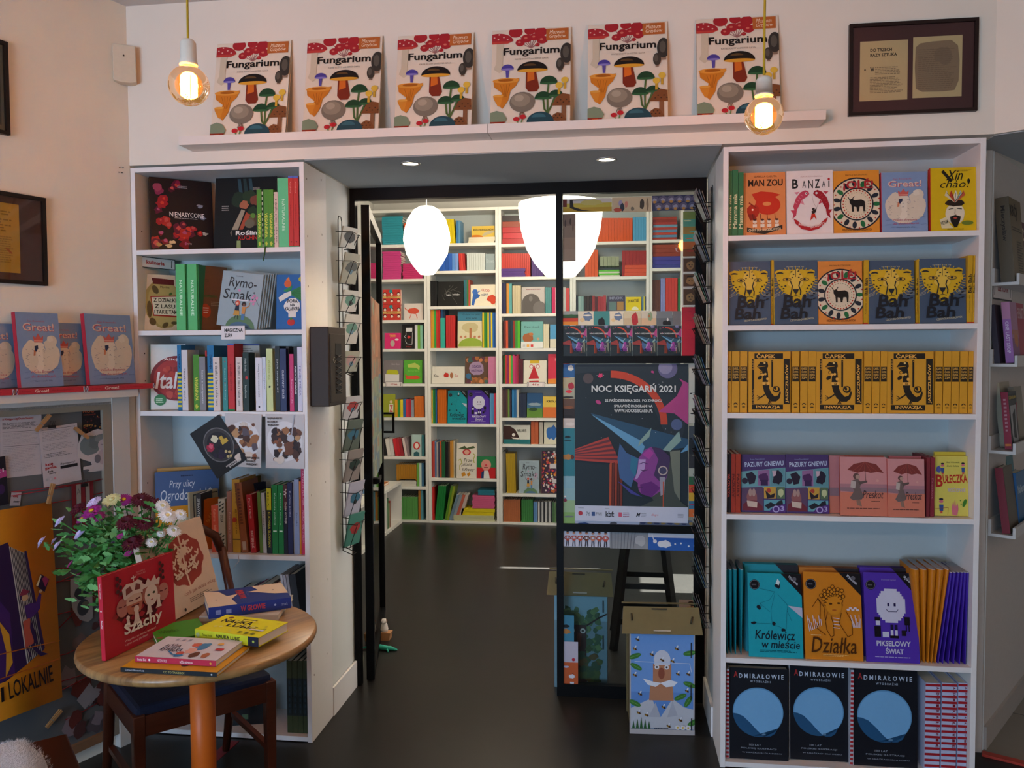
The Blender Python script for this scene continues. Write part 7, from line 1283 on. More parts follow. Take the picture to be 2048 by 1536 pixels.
# empty black frame hanging by the first bay
q = atY(763, 866, YB-.02); q2 = atY(788, 825, YB-.02); w_, h_ = q2.x-q.x, q2.z-q.z
o = thing('hanging_frame', 'small empty black frame in front of the leftmost bay', 'frame', Matrix.Translation((q.x, YB-.018, q.z))); B().box(0, w_, 0, .014, 0, .02, BLK).box(0, w_, 0, .014, h_-.02, h_, BLK).box(0, .02, 0, .014, .02, h_-.02, BLK).box(w_-.02, w_, 0, .014, .02, h_-.02, BLK).obj('frame', o)
# toy dogs in little wooden boxes and a teal toy on the floor
for i, (px, py) in enumerate(((745, 1280), (769, 1278))):
    q = atZ(px, py); o = thing('toy_dog', 'little toy dog sitting in a wooden box on the floor, %s one' % ('left', 'right')[i], 'toy', Matrix.Translation(q)); bx = M('#a87850', .6, kind='wood'); dg = M('#d8ccc0', .6)
    B().prism([(-.035, 0), (.035, 0), (.043, .045), (-.043, .045)], -.03, .03, bx).obj('box', o)
    b = B(); b.lathe([(.0, .045), (.02, .046), (.023, .06), (.018, .085), (.01, .1), (0, .102)], dg, 14); b.lathe([(0, .092), (.012, .096), (.016, .108), (.012, .12), (0, .123)], dg, 14, (0, -.006, 0)); b.tube([(0, -.014, .105), (0, -.027, .102)], [.008, .005], dg); b.obj('body', o)
    B().tube([(.011, -.004, .117), (.017, -.004, .104)], [.005, .003], M('#8c5430', .7), 6).tube([(-.011, -.004, .117), (-.017, -.004, .104)], [.005, .003], M('#8c5430', .7), 6).obj('ears', o)
q = atZ(760, 1300); o = thing('toy_lizard', 'flat teal plastic lizard toy lying on the floor by the door', 'toy', Matrix.Translation(q)); TL = M('#2c9c84', .4)
b = B(); b.tube([(-.11, 0, .006), (-.05, .01, .014), (0, 0, .017), (.05, -.006, .014), (.085, 0, .008), (.1, 0, .005)], [.003, .012, .016, .013, .009, .004], TL, 10)
for x, s in ((-.04, 1), (.04, 1), (-.04, -1), (.04, -1)): b.tube([(x, 0, .012), (x+.01, s*.025, .012), (x+.02, s*.04, .004)], [.006, .005, .004], TL, 6)
b.obj('body', o)
# ================================================================ prints on the glazed screen
GY = FY+.012
def gl(x0, y0, x1, y1, label, fn, base, off=0, name='print_card', cat='card'):
    a = atY(x0, y1, GY-off); c_ = atY(x1, y0, GY-off); return sheet(name, label, cat, Matrix.Translation((a.x, GY-off, a.z)), c_.x-a.x, c_.z-a.z, fn, base, .0008)
def c_nocp(A, s=True):
    A.R(0, 0, 100, 90 if s else 100, '#1c2830')
    A.poly([(0, 6), (30, 4), (60, 12), (90, 60), (100, 30), (100, 0), (0, 0)], '#24303a'); A.poly([(14, 31), (100, 47), (100, 52), (60, 57)], '#284c68'); A.poly([(15, 32), (60, 57), (62, 52), (58, 48)], '#5c94bc'); A.poly([(58, 48), (68, 40), (66, 46), (56, 52)], '#7c9c98'); A.poly([(78, 54), (92, 42), (94, 48), (84, 55)], '#7c9c98'); A.poly([(93, 56), (100, 50), (100, 54)], '#5c94bc')
    n = 16; o_ = [(32+50*sin(pi*.5*k/n)*1, 38-34*cos(pi*.5*k/n)) for k in range(n+1)]; i_ = [(32+44*sin(pi*.5*k/n), 38-28*cos(pi*.5*k/n)*1.05) for k in range(n+1)]
    A.poly(o_+i_[::-1], '#b0402c'); A.poly([(74, 30), (90, 20), (95, 12), (92, 9), (100, 12), (100, 38), (88, 31)], '#a0407c')
    A.E(82, 3, 8.4, col='#5c5c84'); A.E(80, 2, 6, col='#7c7ca0'); A.E(12, 9, 4.6, col='#4c4448'); A.E(90, 38, 5, col='#4c5c84'); A.blob(23, 7, 2.4, '#c83c6c', 3, 8, .5); A.blob(69, 5, 1.3, '#a83c7c', 4, 8, .4); A.E(21, 24, 2.6, 1.6, '#a83c7c', rot=-30)
    rr = random.Random(4); [A.E(rr.uniform(4, 96), rr.uniform(2, 50), .4, col='#8c94a0', n=5) for _ in range(20)]
    for k in range(11):
        t = k/10; A.poly([(0, 54+t*6), (30+t*10, 46+t*15), (31+t*10, 48+t*15), (0, 55+t*6)], '#a03c34' if k % 2 == 0 else '#5c2c34')
    for k in range(5): A.poly([(31+k*2.4, 63), (33+k*2.4, 62), (32.6+k*2.4, 90), (30.6+k*2.4, 90)], ['#a8482c', '#5c241c', '#8c3824', '#4c2018', '#6c2c20'][k])
    A.poly([(40, 50), (46, 56), (58, 60), (50, 78), (40, 72), (38, 60)], '#3c5c8c'); A.poly([(50, 58), (56, 60), (54, 72), (49, 66)], '#2c6c8c'); A.poly([(38, 74), (60, 84), (50, 82)], '#3c3c8c')
    A.poly([(68, 52), (62, 54), (57, 59), (56, 64), (55, 69), (52, 73), (56, 75), (56, 77), (57, 80), (59, 82), (68, 84), (76, 80), (82, 70), (84, 58), (76, 53)], '#7c3c88'); A.poly([(68, 52), (76, 53), (84, 58), (84, 66), (78, 76), (70, 70), (74, 60)], '#3c2c54'); A.poly([(57, 60), (63, 60), (62, 66), (59, 68), (56, 72), (53.5, 73), (56, 66)], '#a58cc0'); A.poly([(58, 76), (68, 74), (76, 78), (68, 84), (59, 82)], '#5c2070'); A.poly([(60, 57), (66, 53), (70, 56), (66, 60)], '#9c3c94'); A.L([(58.5, 66.6), (61, 67.4), (64.5, 66.6)], .7, '#3c2450'); A.L([(57.5, 63), (61, 62), (65, 63)], .6, '#4c2c64'); A.L([(56, 78), (60, 78)], .5, '#3c1c50'); A.poly([(68, 84), (76, 80), (82, 70), (86, 54), (93, 54), (93, 86), (100, 90), (58, 90), (70, 86)], '#3c4440' if s else '#2c3434'); A.poly([(84, 55), (93, 54), (93, 86), (88, 80)], '#6c7468')
    A.E(78, 67, 4.2, col='#b0a4a0'); A.E(78, 67, 3.2, col='#3c3c5c'); A.poly([(75, 71), (80, 71), (79, 82), (76, 83)], '#8c8c9c'); A.poly([(78, 74), (79, 74), (78.6, 90), (78, 90)], '#b84828')
    if s:
        w_ = '#c4ccd0'; A.T('NOC KSIĘGARŃ 2021', 15, 12, 89, 18.6, w_, bold=.035); A.T('22 PAŹDZIERNIKA 2021, PO ZMROKU', 27, 21.5, 77, 24, w_, bold=.03); A.T('SPRAWDŹ PROGRAM NA', 35, 25, 69, 27.2, w_, bold=.03); A.T('WWW.NOCKSIEGARN.PL', 35, 28.2, 69, 30.4, w_, bold=.03)
        A.R(0, 90, 100, 100, '#b8c0d4'); A.E(5, 95, 2, col='#a82c3c'); A.T('76', 10, 94, 13.6, 96.6, '#5c6470'); A.R(15, 94, 18, 96.6, '#2c4c84'); A.T('PWN', 19, 94.2, 24, 96.4, '#5c6470'); A.T('kbf:', 27.5, 93.5, 35, 97, '#20242c', bold=.03); A.R(39, 94, 42, 96.8, '#c0506c'); A.lines(43, 93.8, 50, 97, 3, '#8c5c70'); A.T('M', 54.5, 94, 58.5, 96.6, '#1c1c24', bold=.04, shear=.4); A.lines(59, 94, 64, 96.8, 3, '#8c94a4'); A.T('allegro', 68, 94.4, 74, 96.2, '#c8707c'); A.lines(91, 94, 97, 96.8, 3, '#8c94a4'); A.lines(3, 91.2, 9, 92, 1, '#8c94a4'); A.lines(27, 91.2, 31, 92, 1, '#8c94a4')
    else: A.T('NOC KSIĘGARŃ 2021', 12, 22, 88, 29, '#b0b8bc', bold=.03)
gl(1150, 728, 1377, 1041, 'large poster with purple face and planets reading Noc Księgarń 2021', c_nocp, '#1c2830', .004, 'poster', 'poster')
for i, (a, b_) in enumerate(((1126, 1173.5), (1174, 1221), (1221.5, 1264.5), (1265, 1314), (1314.5, 1363))):
    gl(a, 651, b_, 713, 'small copy of the planets poster, %s from the left in the strip' % ORD[i], lambda A: c_nocp(A, False), '#1c2830', .003, 'poster', 'poster')
def scene_(cols, blobs, extra=None):
    def f(A):
        n = len(cols)
        for i, c_ in enumerate(cols): A.R(0, 100*i/n, 100, 100*(i+1)/n, c_)
        for i, (x, y, r, ry, c_) in enumerate(blobs): A.blob(x, y, r, c_, i+3, 14, .18, ry)
        if extra: extra(A)
    return f
def crowd(A):
    for r_ in range(2):
        for k in range(6): x = 6+k*18+(r_*9); y = 26+r_*46; A.blob(x, y, 9, '#54546c', k, 12, .15, 8); A.blob(x, y+3, 5, '#8c8c9c', k+3, 10, .2, 4); A.E(x, y+16, 4, 3, '#a87c3c', n=8)
gl(1126, 396, 1223.5, 425, 'wide print of a bent black tree in a yellow field, top strip', scene_(['#b8b4ac', '#b0a440', '#a88c2c'], [(60, 30, 22, 6, '#b0a860')], lambda A: (A.poly([(14, 4), (20, 4), (22, 60), (40, 84), (60, 96), (30, 92), (14, 66)], '#1c1814'), A.poly([(14, 4), (50, 8), (40, 12), (18, 12)], '#1c1814'), A.R(0, 0, 8, 60, '#5c2018'))), '#b0a440')
gl(1224, 393, 1303, 425, 'cream print with little running animals in clothes, top strip', scene_(['#b8a888'], [(22, 40, 5, 8, '#8c8cac'), (26, 66, 6, 10, '#24303c'), (36, 50, 4, 9, '#b87868'), (14, 84, 10, 5, '#a84834'), (76, 50, 6, 14, '#3c3830'), (52, 78, 5, 5, '#6c6858'), (90, 50, 3, 16, '#7c6c54')]), '#b8a888')
gl(1304, 389, 1396, 422, 'blue grey print of a crowd of penguin-like birds, top strip', lambda A: (A.R(0, 0, 100, 100, '#2c3450'), crowd(A)), '#2c3450')
gl(1126, 427.5, 1151, 523, 'narrow brownish print of bare trees at the left of the pane', scene_(['#6c5c50', '#7c6c5c', '#8c7864', '#94806c'], [(20, 20, 6, 30, '#3c302c'), (60, 16, 8, 26, '#40342c'), (80, 30, 5, 30, '#4c3c34')]), '#7c6c5c')
gl(1366, 423, 1397, 513, 'tall green and turquoise patterned print at the right of the pane', scene_(['#6c7c3c', '#4c8c74', '#8c7438', '#3c9484', '#a85c2c', '#7c4424'], [(30, 20, 24, 5, '#a8b484'), (70, 44, 30, 4, '#48a090'), (40, 60, 26, 4, '#b06434'), (50, 88, 30, 6, '#9c3824')]), '#6c7c3c')
def port(k): return lambda A: (A.R(5, 5, 95, 92, '#4c3420'), A.blob(50, 52, 26, '#8c6840', k, 14, .15, 28), A.E(42, 48, 4, col='#1c140c', n=8), A.E(60, 48, 4, col='#1c140c', n=8), A.R(30, 18, 70, 28, '#241810') if k == 2 else A.E(50, 62, 8, 4, '#5c4028'))
for k, (a, b_, w) in enumerate(((514.5, 546, 'a lion face, top'), (546.5, 575.5, 'a man in a hat, middle'), (576, 613, 'a monkey face, bottom'))): gl(1365, a, 1396.5, b_, 'white bordered brown card with %s of three' % w, port(k+1), '#c8c4bc')
gl(1363.5, 614, 1396, 713, 'plain red print with thin black lines, right of small posters', lambda A: [A.L([(10+k*16, 10+k*18), (60+k*6, 8+k*18)], 1, '#5c1420') for k in range(5)], '#a81c30', .001)
row = [(1126, 1156, 'green and orange landscape', scene_(['#8c9494', '#2c4430', '#b03c2c', '#c87c2c'], [(50, 34, 40, 10, '#2c5434')])), (1156.5, 1187, 'man in striped cap, left one', scene_(['#c4beb0'], [(64, 40, 30, 30, '#5c7090'), (60, 30, 30, 5, '#dcd4c4'), (26, 64, 16, 14, '#c8b088')])), (1187.5, 1219, 'dark hat on teal', scene_(['#3c7c80'], [(50, 80, 22, 30, '#14181c')])), (1219.5, 1246.5, 'man in striped cap, right one', scene_(['#c4beb0'], [(64, 40, 30, 30, '#5c7090'), (60, 30, 30, 5, '#dcd4c4'), (26, 64, 16, 14, '#c8b088')])), (1247, 1282, 'red fox', scene_(['#b8b098', '#b0a088'], [(66, 60, 18, 40, '#9c2c34'), (56, 40, 12, 12, '#a83038')])), (1282.5, 1312.5, 'figure in green hood', scene_(['#b8b4a8', '#c0a488'], [(60, 40, 16, 30, '#7c9478'), (54, 34, 8, 10, '#9c6c4c')])), (1313, 1345, 'grey hedgehog', scene_(['#6c747c', '#5c646c'], [(66, 86, 26, 20, '#14181c'), (70, 60, 6, 10, '#c8c8c8')])), (1345.5, 1362.5, 'plain grey', None)]
for a, b_, w, f in row: gl(a, 622, b_, 650.5, 'small postcard with %s in the row above small posters' % w if 'plain' not in w else 'plain grey postcard at the right end of the postcard row', f, '#6c6c70')
LCs = [(728, 755, 'white castle on blue', scene_(['#2c5c94'], [(66, 30, 24, 26, '#c8c8c4')])), (755.5, 797, 'red fox head', scene_(['#a8a084', '#9ca090'], [(70, 40, 26, 30, '#a02c3c'), (50, 66, 30, 14, '#c83040'), (40, 94, 50, 8, '#241c1c')])), (797.5, 856, 'brown and white bird wings', scene_(['#5c4438', '#2c2424', '#c0b8b4'], [(50, 30, 44, 14, '#7c4c30'), (60, 86, 40, 14, '#d0c8c4'), (40, 60, 40, 10, '#201c1c')])), (856.5, 952, 'potato man in black hat on teal', scene_(['#2c7484'], [(40, 60, 44, 24, '#a8743c'), (40, 18, 26, 10, '#14181c'), (40, 26, 34, 4, '#14181c'), (80, 60, 14, 20, '#5c2c1c')])), (952.5, 1048, 'girl on green meadow', scene_(['#7ca8b8', '#84acb4', '#8cac84', '#7ca460'], [(20, 50, 14, 16, '#7c2c3c'), (18, 42, 10, 7, '#e0d0c8'), (50, 84, 40, 8, '#6c7478')]))]
for a, b_, w, f in LCs: gl(1126, a, 1149.5, b_, 'print with %s, left of the large poster' % w, f, '#5c7078', .001)
RCs = [(728, 846, 'black and white staring eyes', scene_(['#b4b4ac'], [(50, 50, 40, 9, '#141414'), (50, 50, 20, 5, '#c8c8c4'), (50, 84, 36, 8, '#1c1c1c'), (40, 14, 10, 3, '#2c2c2c')])), (852, 936, 'dark grey machinery', scene_(['#3c444c', '#1c2024', '#2c2c30'], [(50, 30, 44, 14, '#14181c'), (60, 70, 30, 10, '#54544c')])), (937, 1034, 'bright folded colours', scene_(['#a0a498', '#2c5c3c', '#c03c28', '#c89c2c', '#3c6c8c', '#c8642c'], [(50, 40, 40, 5, '#a8a02c'), (40, 74, 40, 6, '#9c2c50')]))]
for a, b_, w, f in RCs: gl(1377.5, a, 1396, b_, 'print with %s, right of the large poster' % w, f, '#6c7078', .001)
gl(1150, 1041.5, 1279, 1050.5, 'narrow white and blue strip below the large poster', scene_(['#b0b8cc'], [(14, 80, 10, 3, '#2c4c84'), (60, 50, 6, 2, '#4c4c54')]), '#b0b8cc')
gl(1279.5, 1041.5, 1385, 1051.5, 'narrow strip of blue and ochre birds below the poster', lambda A: (A.R(0, 0, 100, 100, '#5c6478'), [A.blob(6+k*13, 50, 5, '#8c7440' if k % 2 else '#30385c', k, 8, .2, 3) for k in range(8)]), '#5c6478')
def kids(A):
    for k in range(7):
        x = 10+k*13.5; c_ = ['#a84838', '#b85040', '#b84c30', '#6c3c2c', '#b87860', '#b04c38', '#b84838'][k]; A.poly([(x-4, 34), (x+4, 34), (x+3, 66), (x-3, 66)], c_); A.L([(x-1.6, 66), (x-2.6, 96)], 2, '#241c2c'); A.L([(x+1.6, 66), (x+2.6, 96)], 2, '#241c2c'); A.E(x, 18, 3, col='#c08464', n=10); A.E(x, 12, 3, 1.6, '#241818', n=8); A.R(x-2, 40, x+2, 52, '#c8ccd8'); A.L([(x-4, 36), (x-6.5, 50), (x-3, 58)], 1.6, c_); A.L([(x+4, 36), (x+6.5, 50), (x+3, 58)], 1.6, c_)
gl(1126, 1061, 1219.5, 1092.5, 'white print of seven standing children, bottom pane', kids, '#c4c8d8')
gl(1220, 1064, 1296, 1096.5, 'grey print of a misty forest, bottom pane', lambda A: ([A.L([(4+k*9, 0), (5+k*8, 100)], 2, '#6c7078') for k in range(8)], A.blob(80, 50, 14, '#a8acb0', 3)), '#8c9094')
gl(1296.5, 1066, 1393, 1099.5, 'blue print of a white swimmer, bottom pane', lambda A: (A.R(0, 30, 100, 100, '#2458a8'), A.blob(34, 66, 14, '#d0d4dc', 3, 14, .2, 8), A.E(14, 52, 4, col='#d0d4dc'), A.L([(12, 48), (8, 14)], 2, '#d0d4dc'), [A.E(x, y, 2, col='#d0d4dc', n=8) for x, y in ((68, 60), (84, 74), (96, 72), (56, 64))]), '#c0c4d0')
gl(1126, 1231, 1148, 1284, 'small teal card with black hat, low on the bottom pane', scene_(['#3c7c98'], [(20, 60, 50, 24, '#a8743c'), (24, 40, 40, 14, '#14181c')]), '#3c7c98')
gl(1126, 1284, 1156, 1376, 'white and orange card with a small dog, low on the bottom pane', lambda A: (A.R(0, 44, 100, 100, '#b8582c'), A.R(0, 0, 100, 44, '#b8b4c4'), A.E(70, 38, 11, col='#b02838'), A.blob(60, 74, 20, '#c8ccd8', 3, 14, .2, 14), A.poly([(46, 86), (74, 86), (66, 100), (52, 100)], '#c8ccd8'), A.blob(20, 54, 20, '#b0b0c8', 5, 12, .2, 7), A.E(66, 68, 3, col='#1c1c24')), '#b8b4c4', .002)
gl(1358, 1200, 1392, 1231, 'small print with orange leaves at the right of the bottom pane', scene_(['#a89890', '#b07c34'], [(70, 60, 30, 20, '#c07c24'), (70, 20, 20, 12, '#3c2c24')]), '#a89890')
# ================================================================ wire card racks
WR = M('#26211f', .35, .7)
XW = -1.31
def Xp(px, py, x=XW): return atX(px, py, x)
def cardfn(k):
    r = random.Random(k); c1 = r.choice(['#3c6c80', '#8c8c88', '#3c3834', '#b08c88', '#5c8474', '#a83c38', '#2c3c34', '#54544c']); c2 = r.choice(['#2c2c2c', '#b8a898', '#5c7c8c', '#8c2c2c'])
    return lambda A: (A.blob(50, 46, 36, c1, k, 14, .2, 22), A.blob(54, 60, 14, c2, k+5, 10, .3, 10))
def rack(top, bot, cards, label, x):
    a = Xp(*top, x+.012); b_ = Xp(*bot, x+.012); o = thing('card_rack', label, 'card rack'); b = B()
    for dy in (0, .05): b.tube([(x+.012, a.y+dy, a.z), (x+.012, a.y+dy, b_.z)], .0022, WR, 6)
    b.tube([(x+.012, a.y, a.z), (x+.012, a.y+.01, a.z+.02), (x+.012, a.y+.04, a.z+.02), (x+.012, a.y+.05, a.z)], .0022, WR, 6); b.tube([(x+.012, a.y, b_.z), (x+.06, a.y, b_.z-.02), (x+.06, a.y+.05, b_.z-.02), (x+.012, a.y+.05, b_.z)], .0022, WR, 6)
    b.obj('upright_wires', o)
    for (yb, yt, base, lab) in cards:
        zb = Xp((top[0]+bot[0])/2+8, yb, x+.04).z; zt = Xp((top[0]+bot[0])/2+8, yt, x+.04).z; h = (zt-zb)*1.0
        y0 = a.y-.035; w = .13; p = B()
        p.tube([(x+.012, y0, zb+h*.72), (x+.090, y0, zb+h*.70), (x+.090, y0+w, zb+h*.70), (x+.012, y0+w, zb+h*.72)], .0018, WR, 6); p.tube([(x+.014, y0+.02, zb+.0), (x+.05, y0+.02, zb-.002), (x+.05, y0+w-.02, zb-.002), (x+.014, y0+w-.02, zb)], .0018, WR, 6); p.tube([(x+.05, y0+.02, zb-.002), (x+.090, y0+.02, zb+h*.7)], .0018, WR, 6); p.tube([(x+.05, y0+w-.02, zb-.002), (x+.090, y0+w-.02, zb+h*.7)], .0018, WR, 6)
        p.obj('pocket', o)
        lean = .26; ex = Vector((.30, .954, 0)); ez = Vector((sin(lean)*.9, -.05, cos(lean))).normalized(); ey = ez.cross(ex).normalized(); ez = ex.cross(ey)
        for q in range(2):
            sheet('postcard', lab if q == 0 else lab.replace('postcard', 'postcard, rear copy,'), 'card', frame((x+.028-q*.006, y0+.01+q*.004, zb+.002), ex, ey, ez), w*.9, h*1.0, cardfn(int(yb)) if q == 0 else None, base, .002)
rack((676, 440), (678, 742), [(494, 452, '#c8c4b8', 'white postcard with teal shape, top of the left wall rack'), (566, 504, '#a8a490', 'grey sketched postcard, second in the left wall rack'), (622, 579, '#c0bcb4', 'postcard with dark brown shape, third in the left wall rack'), (688, 627, '#bcb8b0', 'postcard with pink and dark arch, fourth in the left wall rack'), (745, 702, '#9c9c8c', 'greenish postcard just above the letter box')], 'black wire postcard rack on the passage\'s left wall, upper one', XW)
rack((682, 802), (696, 1094), [(838, 792, '#b8b4b4', 'pale postcard with red shape, top of the lower rack'), (903, 838, '#5c6458', 'dark botanical postcard, second in the lower rack'), (964, 898, '#8c8078', 'postcard with pink edge, third in the lower rack'), (1034, 962, '#b4b0bc', 'white postcard with round black glasses, fourth in the lower rack'), (1094, 1026, '#4c8474', 'glossy teal postcard at the foot of the lower rack')], 'black wire postcard rack on the passage\'s left wall, lower one', XW)
# right rack, seen edge-on
x = .411; o = thing('card_rack', 'tall black wire postcard rack on the passage\'s right wall', 'card rack'); zt = atX(1408, 405, x).z; zb = atX(1405, 1190, x).z; b = B(); yr = .36
for dy in (0, .05): b.tube([(x-.008, yr+dy, zb), (x-.008, yr+dy, zt)], .0025, WR, 6)
b.obj('upright_wires', o); cs = ['#8c7868', '#6c7060', '#70707c', '#7c8084', '#2c5070', '#54545c', '#6c6468', '#5c6c60', '#3c6458', '#6c6864', '#54545c']
for i in range(11):
    z = atX(1400, 478+i*70.5, x).z; h = .125; y0 = yr-.03; p = B(); w = .11
    p.tube([(x-.008, y0, z+.07), (x-.085, y0, z+.068), (x-.085, y0+w, z+.068), (x-.008, y0+w, z+.07)], .0018, WR, 6); p.tube([(x-.01, y0+.02, z), (x-.05, y0+.02, z-.004), (x-.085, y0+.02, z+.068)], .0018, WR, 6); p.tube([(x-.01, y0+w-.02, z), (x-.05, y0+w-.02, z-.004), (x-.085, y0+w-.02, z+.068)], .0018, WR, 6); p.obj('pocket', o)
    for q in range(4):
        l = .30+.03*q; ey = Vector((cos(l), 0, sin(l))); ez = Vector((-sin(l), 0, cos(l))); ex = Vector((0, -1, 0))
        link(B().box(0, .1, 0, .002, 0, h+.008*(q % 3), M(cs[(i+q*3) % 11], .4)).mesh('postcard'), 'postcard', None, 'postcard edge, %s in the %s pocket from the top of the right rack' % (ORD[q], ORD[i]), 'card', X=frame((x-.018-q*.006, y0+.105, z+.002), ex, ey, ez))
# paper strips taped to the right passage wall above
for i, (px, ya, yb) in enumerate(((1413, 655, 860), (1420, 640, 800), (1425, 700, 850))):
    a = atX(px-4, yb, .41); c_ = atX(px-4, ya, .41); B().box(-.001, .002, 0, .035, 0, c_.z-a.z, M('#b0aca4', .8)).obj('paper_strip', None, 'torn white paper strip on the passage\'s right wall, %s of three' % ORD[i], 'paper', X=Matrix.Translation((.4118-.0004*i, max(.285, min(.52, a.y-.02)), a.z)))
# ================================================================ letter box on the bookcase side
XB_ = -1.2985; zt = atX(640, 655, XB_).z; zb = atX(640, 810, XB_).z; h = zt-zb; LBM = M('#35281f', .5, .1); y0 = .03; w = .215; d_ = .083
o = thing('letter_box', 'dark brown metal letter box on the left bookcase side', 'letter box', Matrix.Translation((XB_, y0, zb)))
B().box(0, d_, 0, w, 0, h, LBM).obj('body', o, bevel=.004); b = B(); b.box(d_, d_+.004, .012, w-.012, .015, h-.03, M('#34291f', .45, .3)); b.obj('door', o, bevel=.001)
b = B(); b.box(d_+.004, d_+.0046, .07, .145, .05, h-.07, M('#0c0a0a', .6)); [b.tube([(d_+.006, .07, .055+k*.025), (d_+.006, .145, .07+k*.025)], .0018, LBM, 5) and b.tube([(d_+.006, .145, .055+k*.025), (d_+.006, .07, .07+k*.025)], .0018, LBM, 5) for k in range(7)]; b.obj('lattice', o)
ring = [(d_+.012, .03+.012*cos(t*pi/6), h*.58+.012*sin(t*pi/6)) for t in range(13)]; B().tube(ring, .0014, M('#a8a090', .25, .9), 6).obj('pull_ring', o)
# ================================================================ cardboard stands by the screen
CB = M('#6c6040', .7, scale=20, amt=.12); CBW = M('#b4b0ac', .6)
def stand_box(X, w, h, d, label, fn, base, feet=True):
    o = thing('display_box', label, 'cardboard box', X)
    f = B(); f.prism([(0, 0), (w*.26, 0), (w*.28, .035), (w*.70, .035), (w*.72, 0), (w, 0), (w, h), (0, h)], 0, .006, M(base, .6)); f.obj('front_panel', o)
    f = B(); f.prism([(0, 0), (w*.26, 0), (w*.28, .035), (w*.70, .035), (w*.72, 0), (w, 0), (w, h), (0, h)], d-.006, d, CB); f.obj('back_panel', o)
    for x in (.004, w-.010): B().box(x, x+.006, .006, d-.006, .01, h-.004, CB).obj('side_panel', o)
    hl = .115; ang = radians(24); ez = Vector((0, sin(ang), cos(ang))); ey = Vector((0, cos(ang), -sin(ang)))
    lid = B().prism([(-.035, 0), (w+.03, 0), (w+.018, hl), (-.026, hl)], 0, .006, CB).obj('roof_board', o, X=frame((0, -.03, h-.012), (1, 0, 0), ey, ez))
    b = B(); b.box(w*.36, w*.62, -.004, 0, .012, .018, M('#9c9c98', .3, .6)).box(w*.34, w*.58, -.004, 0, hl-.012, hl-.007, M('#2c2820', .5)); b.tube([(.01, -.004, .055), (.008, -.008, .085)], .004, M('#3c3424')); b.tube([(w-.02, -.004, .045), (w-.012, -.008, .075)], .004, M('#3c3424')); b.obj('tabs', lid)
    B().box(-.03, w+.025, .075, .081, h+.088, h+.094, CB).obj('ridge_board', o)
    A = Art(w, h); fn(A); A.obj('print', o); return o
def c_bee(A):
    A.R(2, 6, 98, 100, '#5c88c8'); A.R(2, 0, 98, 60, '#6c98d4'); A.poly([(14, 72), (34, 66), (48, 84), (66, 66), (84, 74), (98, 76), (98, 95), (2, 95), (2, 76)], '#b8bcc4'); A.poly([(48, 84), (40, 70), (30, 84)], '#a8acb8'); A.poly([(58, 84), (66, 68), (74, 82)], '#a8acb8')
    A.poly([(32, 52), (66, 52), (68, 68), (30, 68)], '#b07c5c'); A.R(36, 33, 64, 56, '#b07858'); A.E(50, 30, 13, 17, '#c8ccd8', 0, 180); A.R(38, 29, 62, 34, '#c8ccd8'); A.E(42, 36, 3.6, col='#d8d8dc'); A.E(42, 36, 1.6, col='#3c3430'); A.E(57, 36, 3.6, col='#d8d8dc'); A.E(57, 36, 1.6, col='#3c3430'); A.E(49, 42, 5, 9, '#8c4c38'); A.poly([(20, 47), (36, 50), (48, 51), (62, 48), (74, 50), (68, 54), (56, 55), (48, 51.5), (40, 55), (28, 53)], '#dce0e8')
    A.L([(8, 31), (92, 32), (95, 40)], 1, '#b8c8e0')
    for x, y, r in ((8, 26, 20), (10, 36, -28), (8, 71, -25), (92, 22, 10), (92, 52, -20), (78, 64, 25), (90, 68, 60), (98, 88, 30)): A.E(x, y, 10, 4, '#3c7434', rot=r); A.L([(x-8*cos(radians(r)), y+5*sin(radians(r))), (x+8*cos(radians(r)), y-5*sin(radians(r)))], .7, '#6ca048')
    for x in (6, 12, 18, 24, 30): A.poly([(x-3, 98), (x, 84+abs(x-18)*.3), (x+3, 98)], '#2c5c34')
    for x, y in ((12, 10), (8, 19), (34, 24), (50, 29), (66, 30), (8, 44), (16, 62), (72, 18), (90, 42), (52, 74), (88, 58), (60, 92), (14, 80), (78, 86), (26, 82), (74, 42)): A.E(x, y, 3.6, 1.6, '#4c3018', rot=-30, n=10); A.L([(x-1, y-.6), (x-.6, y+.8)], .8, '#c89c30'); A.E(x+1, y-2, 2.4, 1.2, '#d8dce4', rot=60, n=8)
    for x in (74, 82, 90): A.E(x, 93, 4, col='#d8d8dc', n=10); A.E(x, 93, 1.6, col='#d0a82c', n=8)
    A.lines(38, 93.5, 60, 95, 1, '#3c4450'); A.R(0, 95, 100, 100, '#b0acac'); A.L([(94, 12), (94, 26)], 1.4, '#1c1c20'); A.L([(94, 52), (94, 66)], 1.4, '#1c1c20'); A.L([(95, 84), (95, 95)], 1.4, '#1c1c20')
def c_forest(A):
    A.R(0, 0, 100, 100, '#6c8c98'); A.R(0, 0, 100, 30, '#7ca4b4'); rr = random.Random(4)
    for i in range(60): A.blob(rr.uniform(18, 90), rr.uniform(18, 60), rr.uniform(5, 9), rr.choice(['#4c6c4c', '#3c5c44', '#5c7c50']), i, 9, .4)
    A.poly([(26, 34), (60, 34), (62, 100), (24, 100)], '#3c2c2c'); A.poly([(44, 42), (52, 42), (50, 56), (42, 56)], '#5c342c')
    for x in (34, 54): A.E(x, 40, 5, col='#b8c0bc'); A.E(x, 40, 2.4, col='#242c2c')
    for i in range(50): A.blob(rr.uniform(16, 86), rr.uniform(58, 98), rr.uniform(5, 9), rr.choice(['#3c5434', '#4c6038', '#5c5030', '#34503c']), i+70, 9, .4)
    A.L([(62, 34), (84, 26), (98, 22)], 3, '#2c2424'); A.L([(92, 8), (92, 20)], 2, '#14181c'); A.L([(92, 44), (92, 58)], 2, '#14181c')
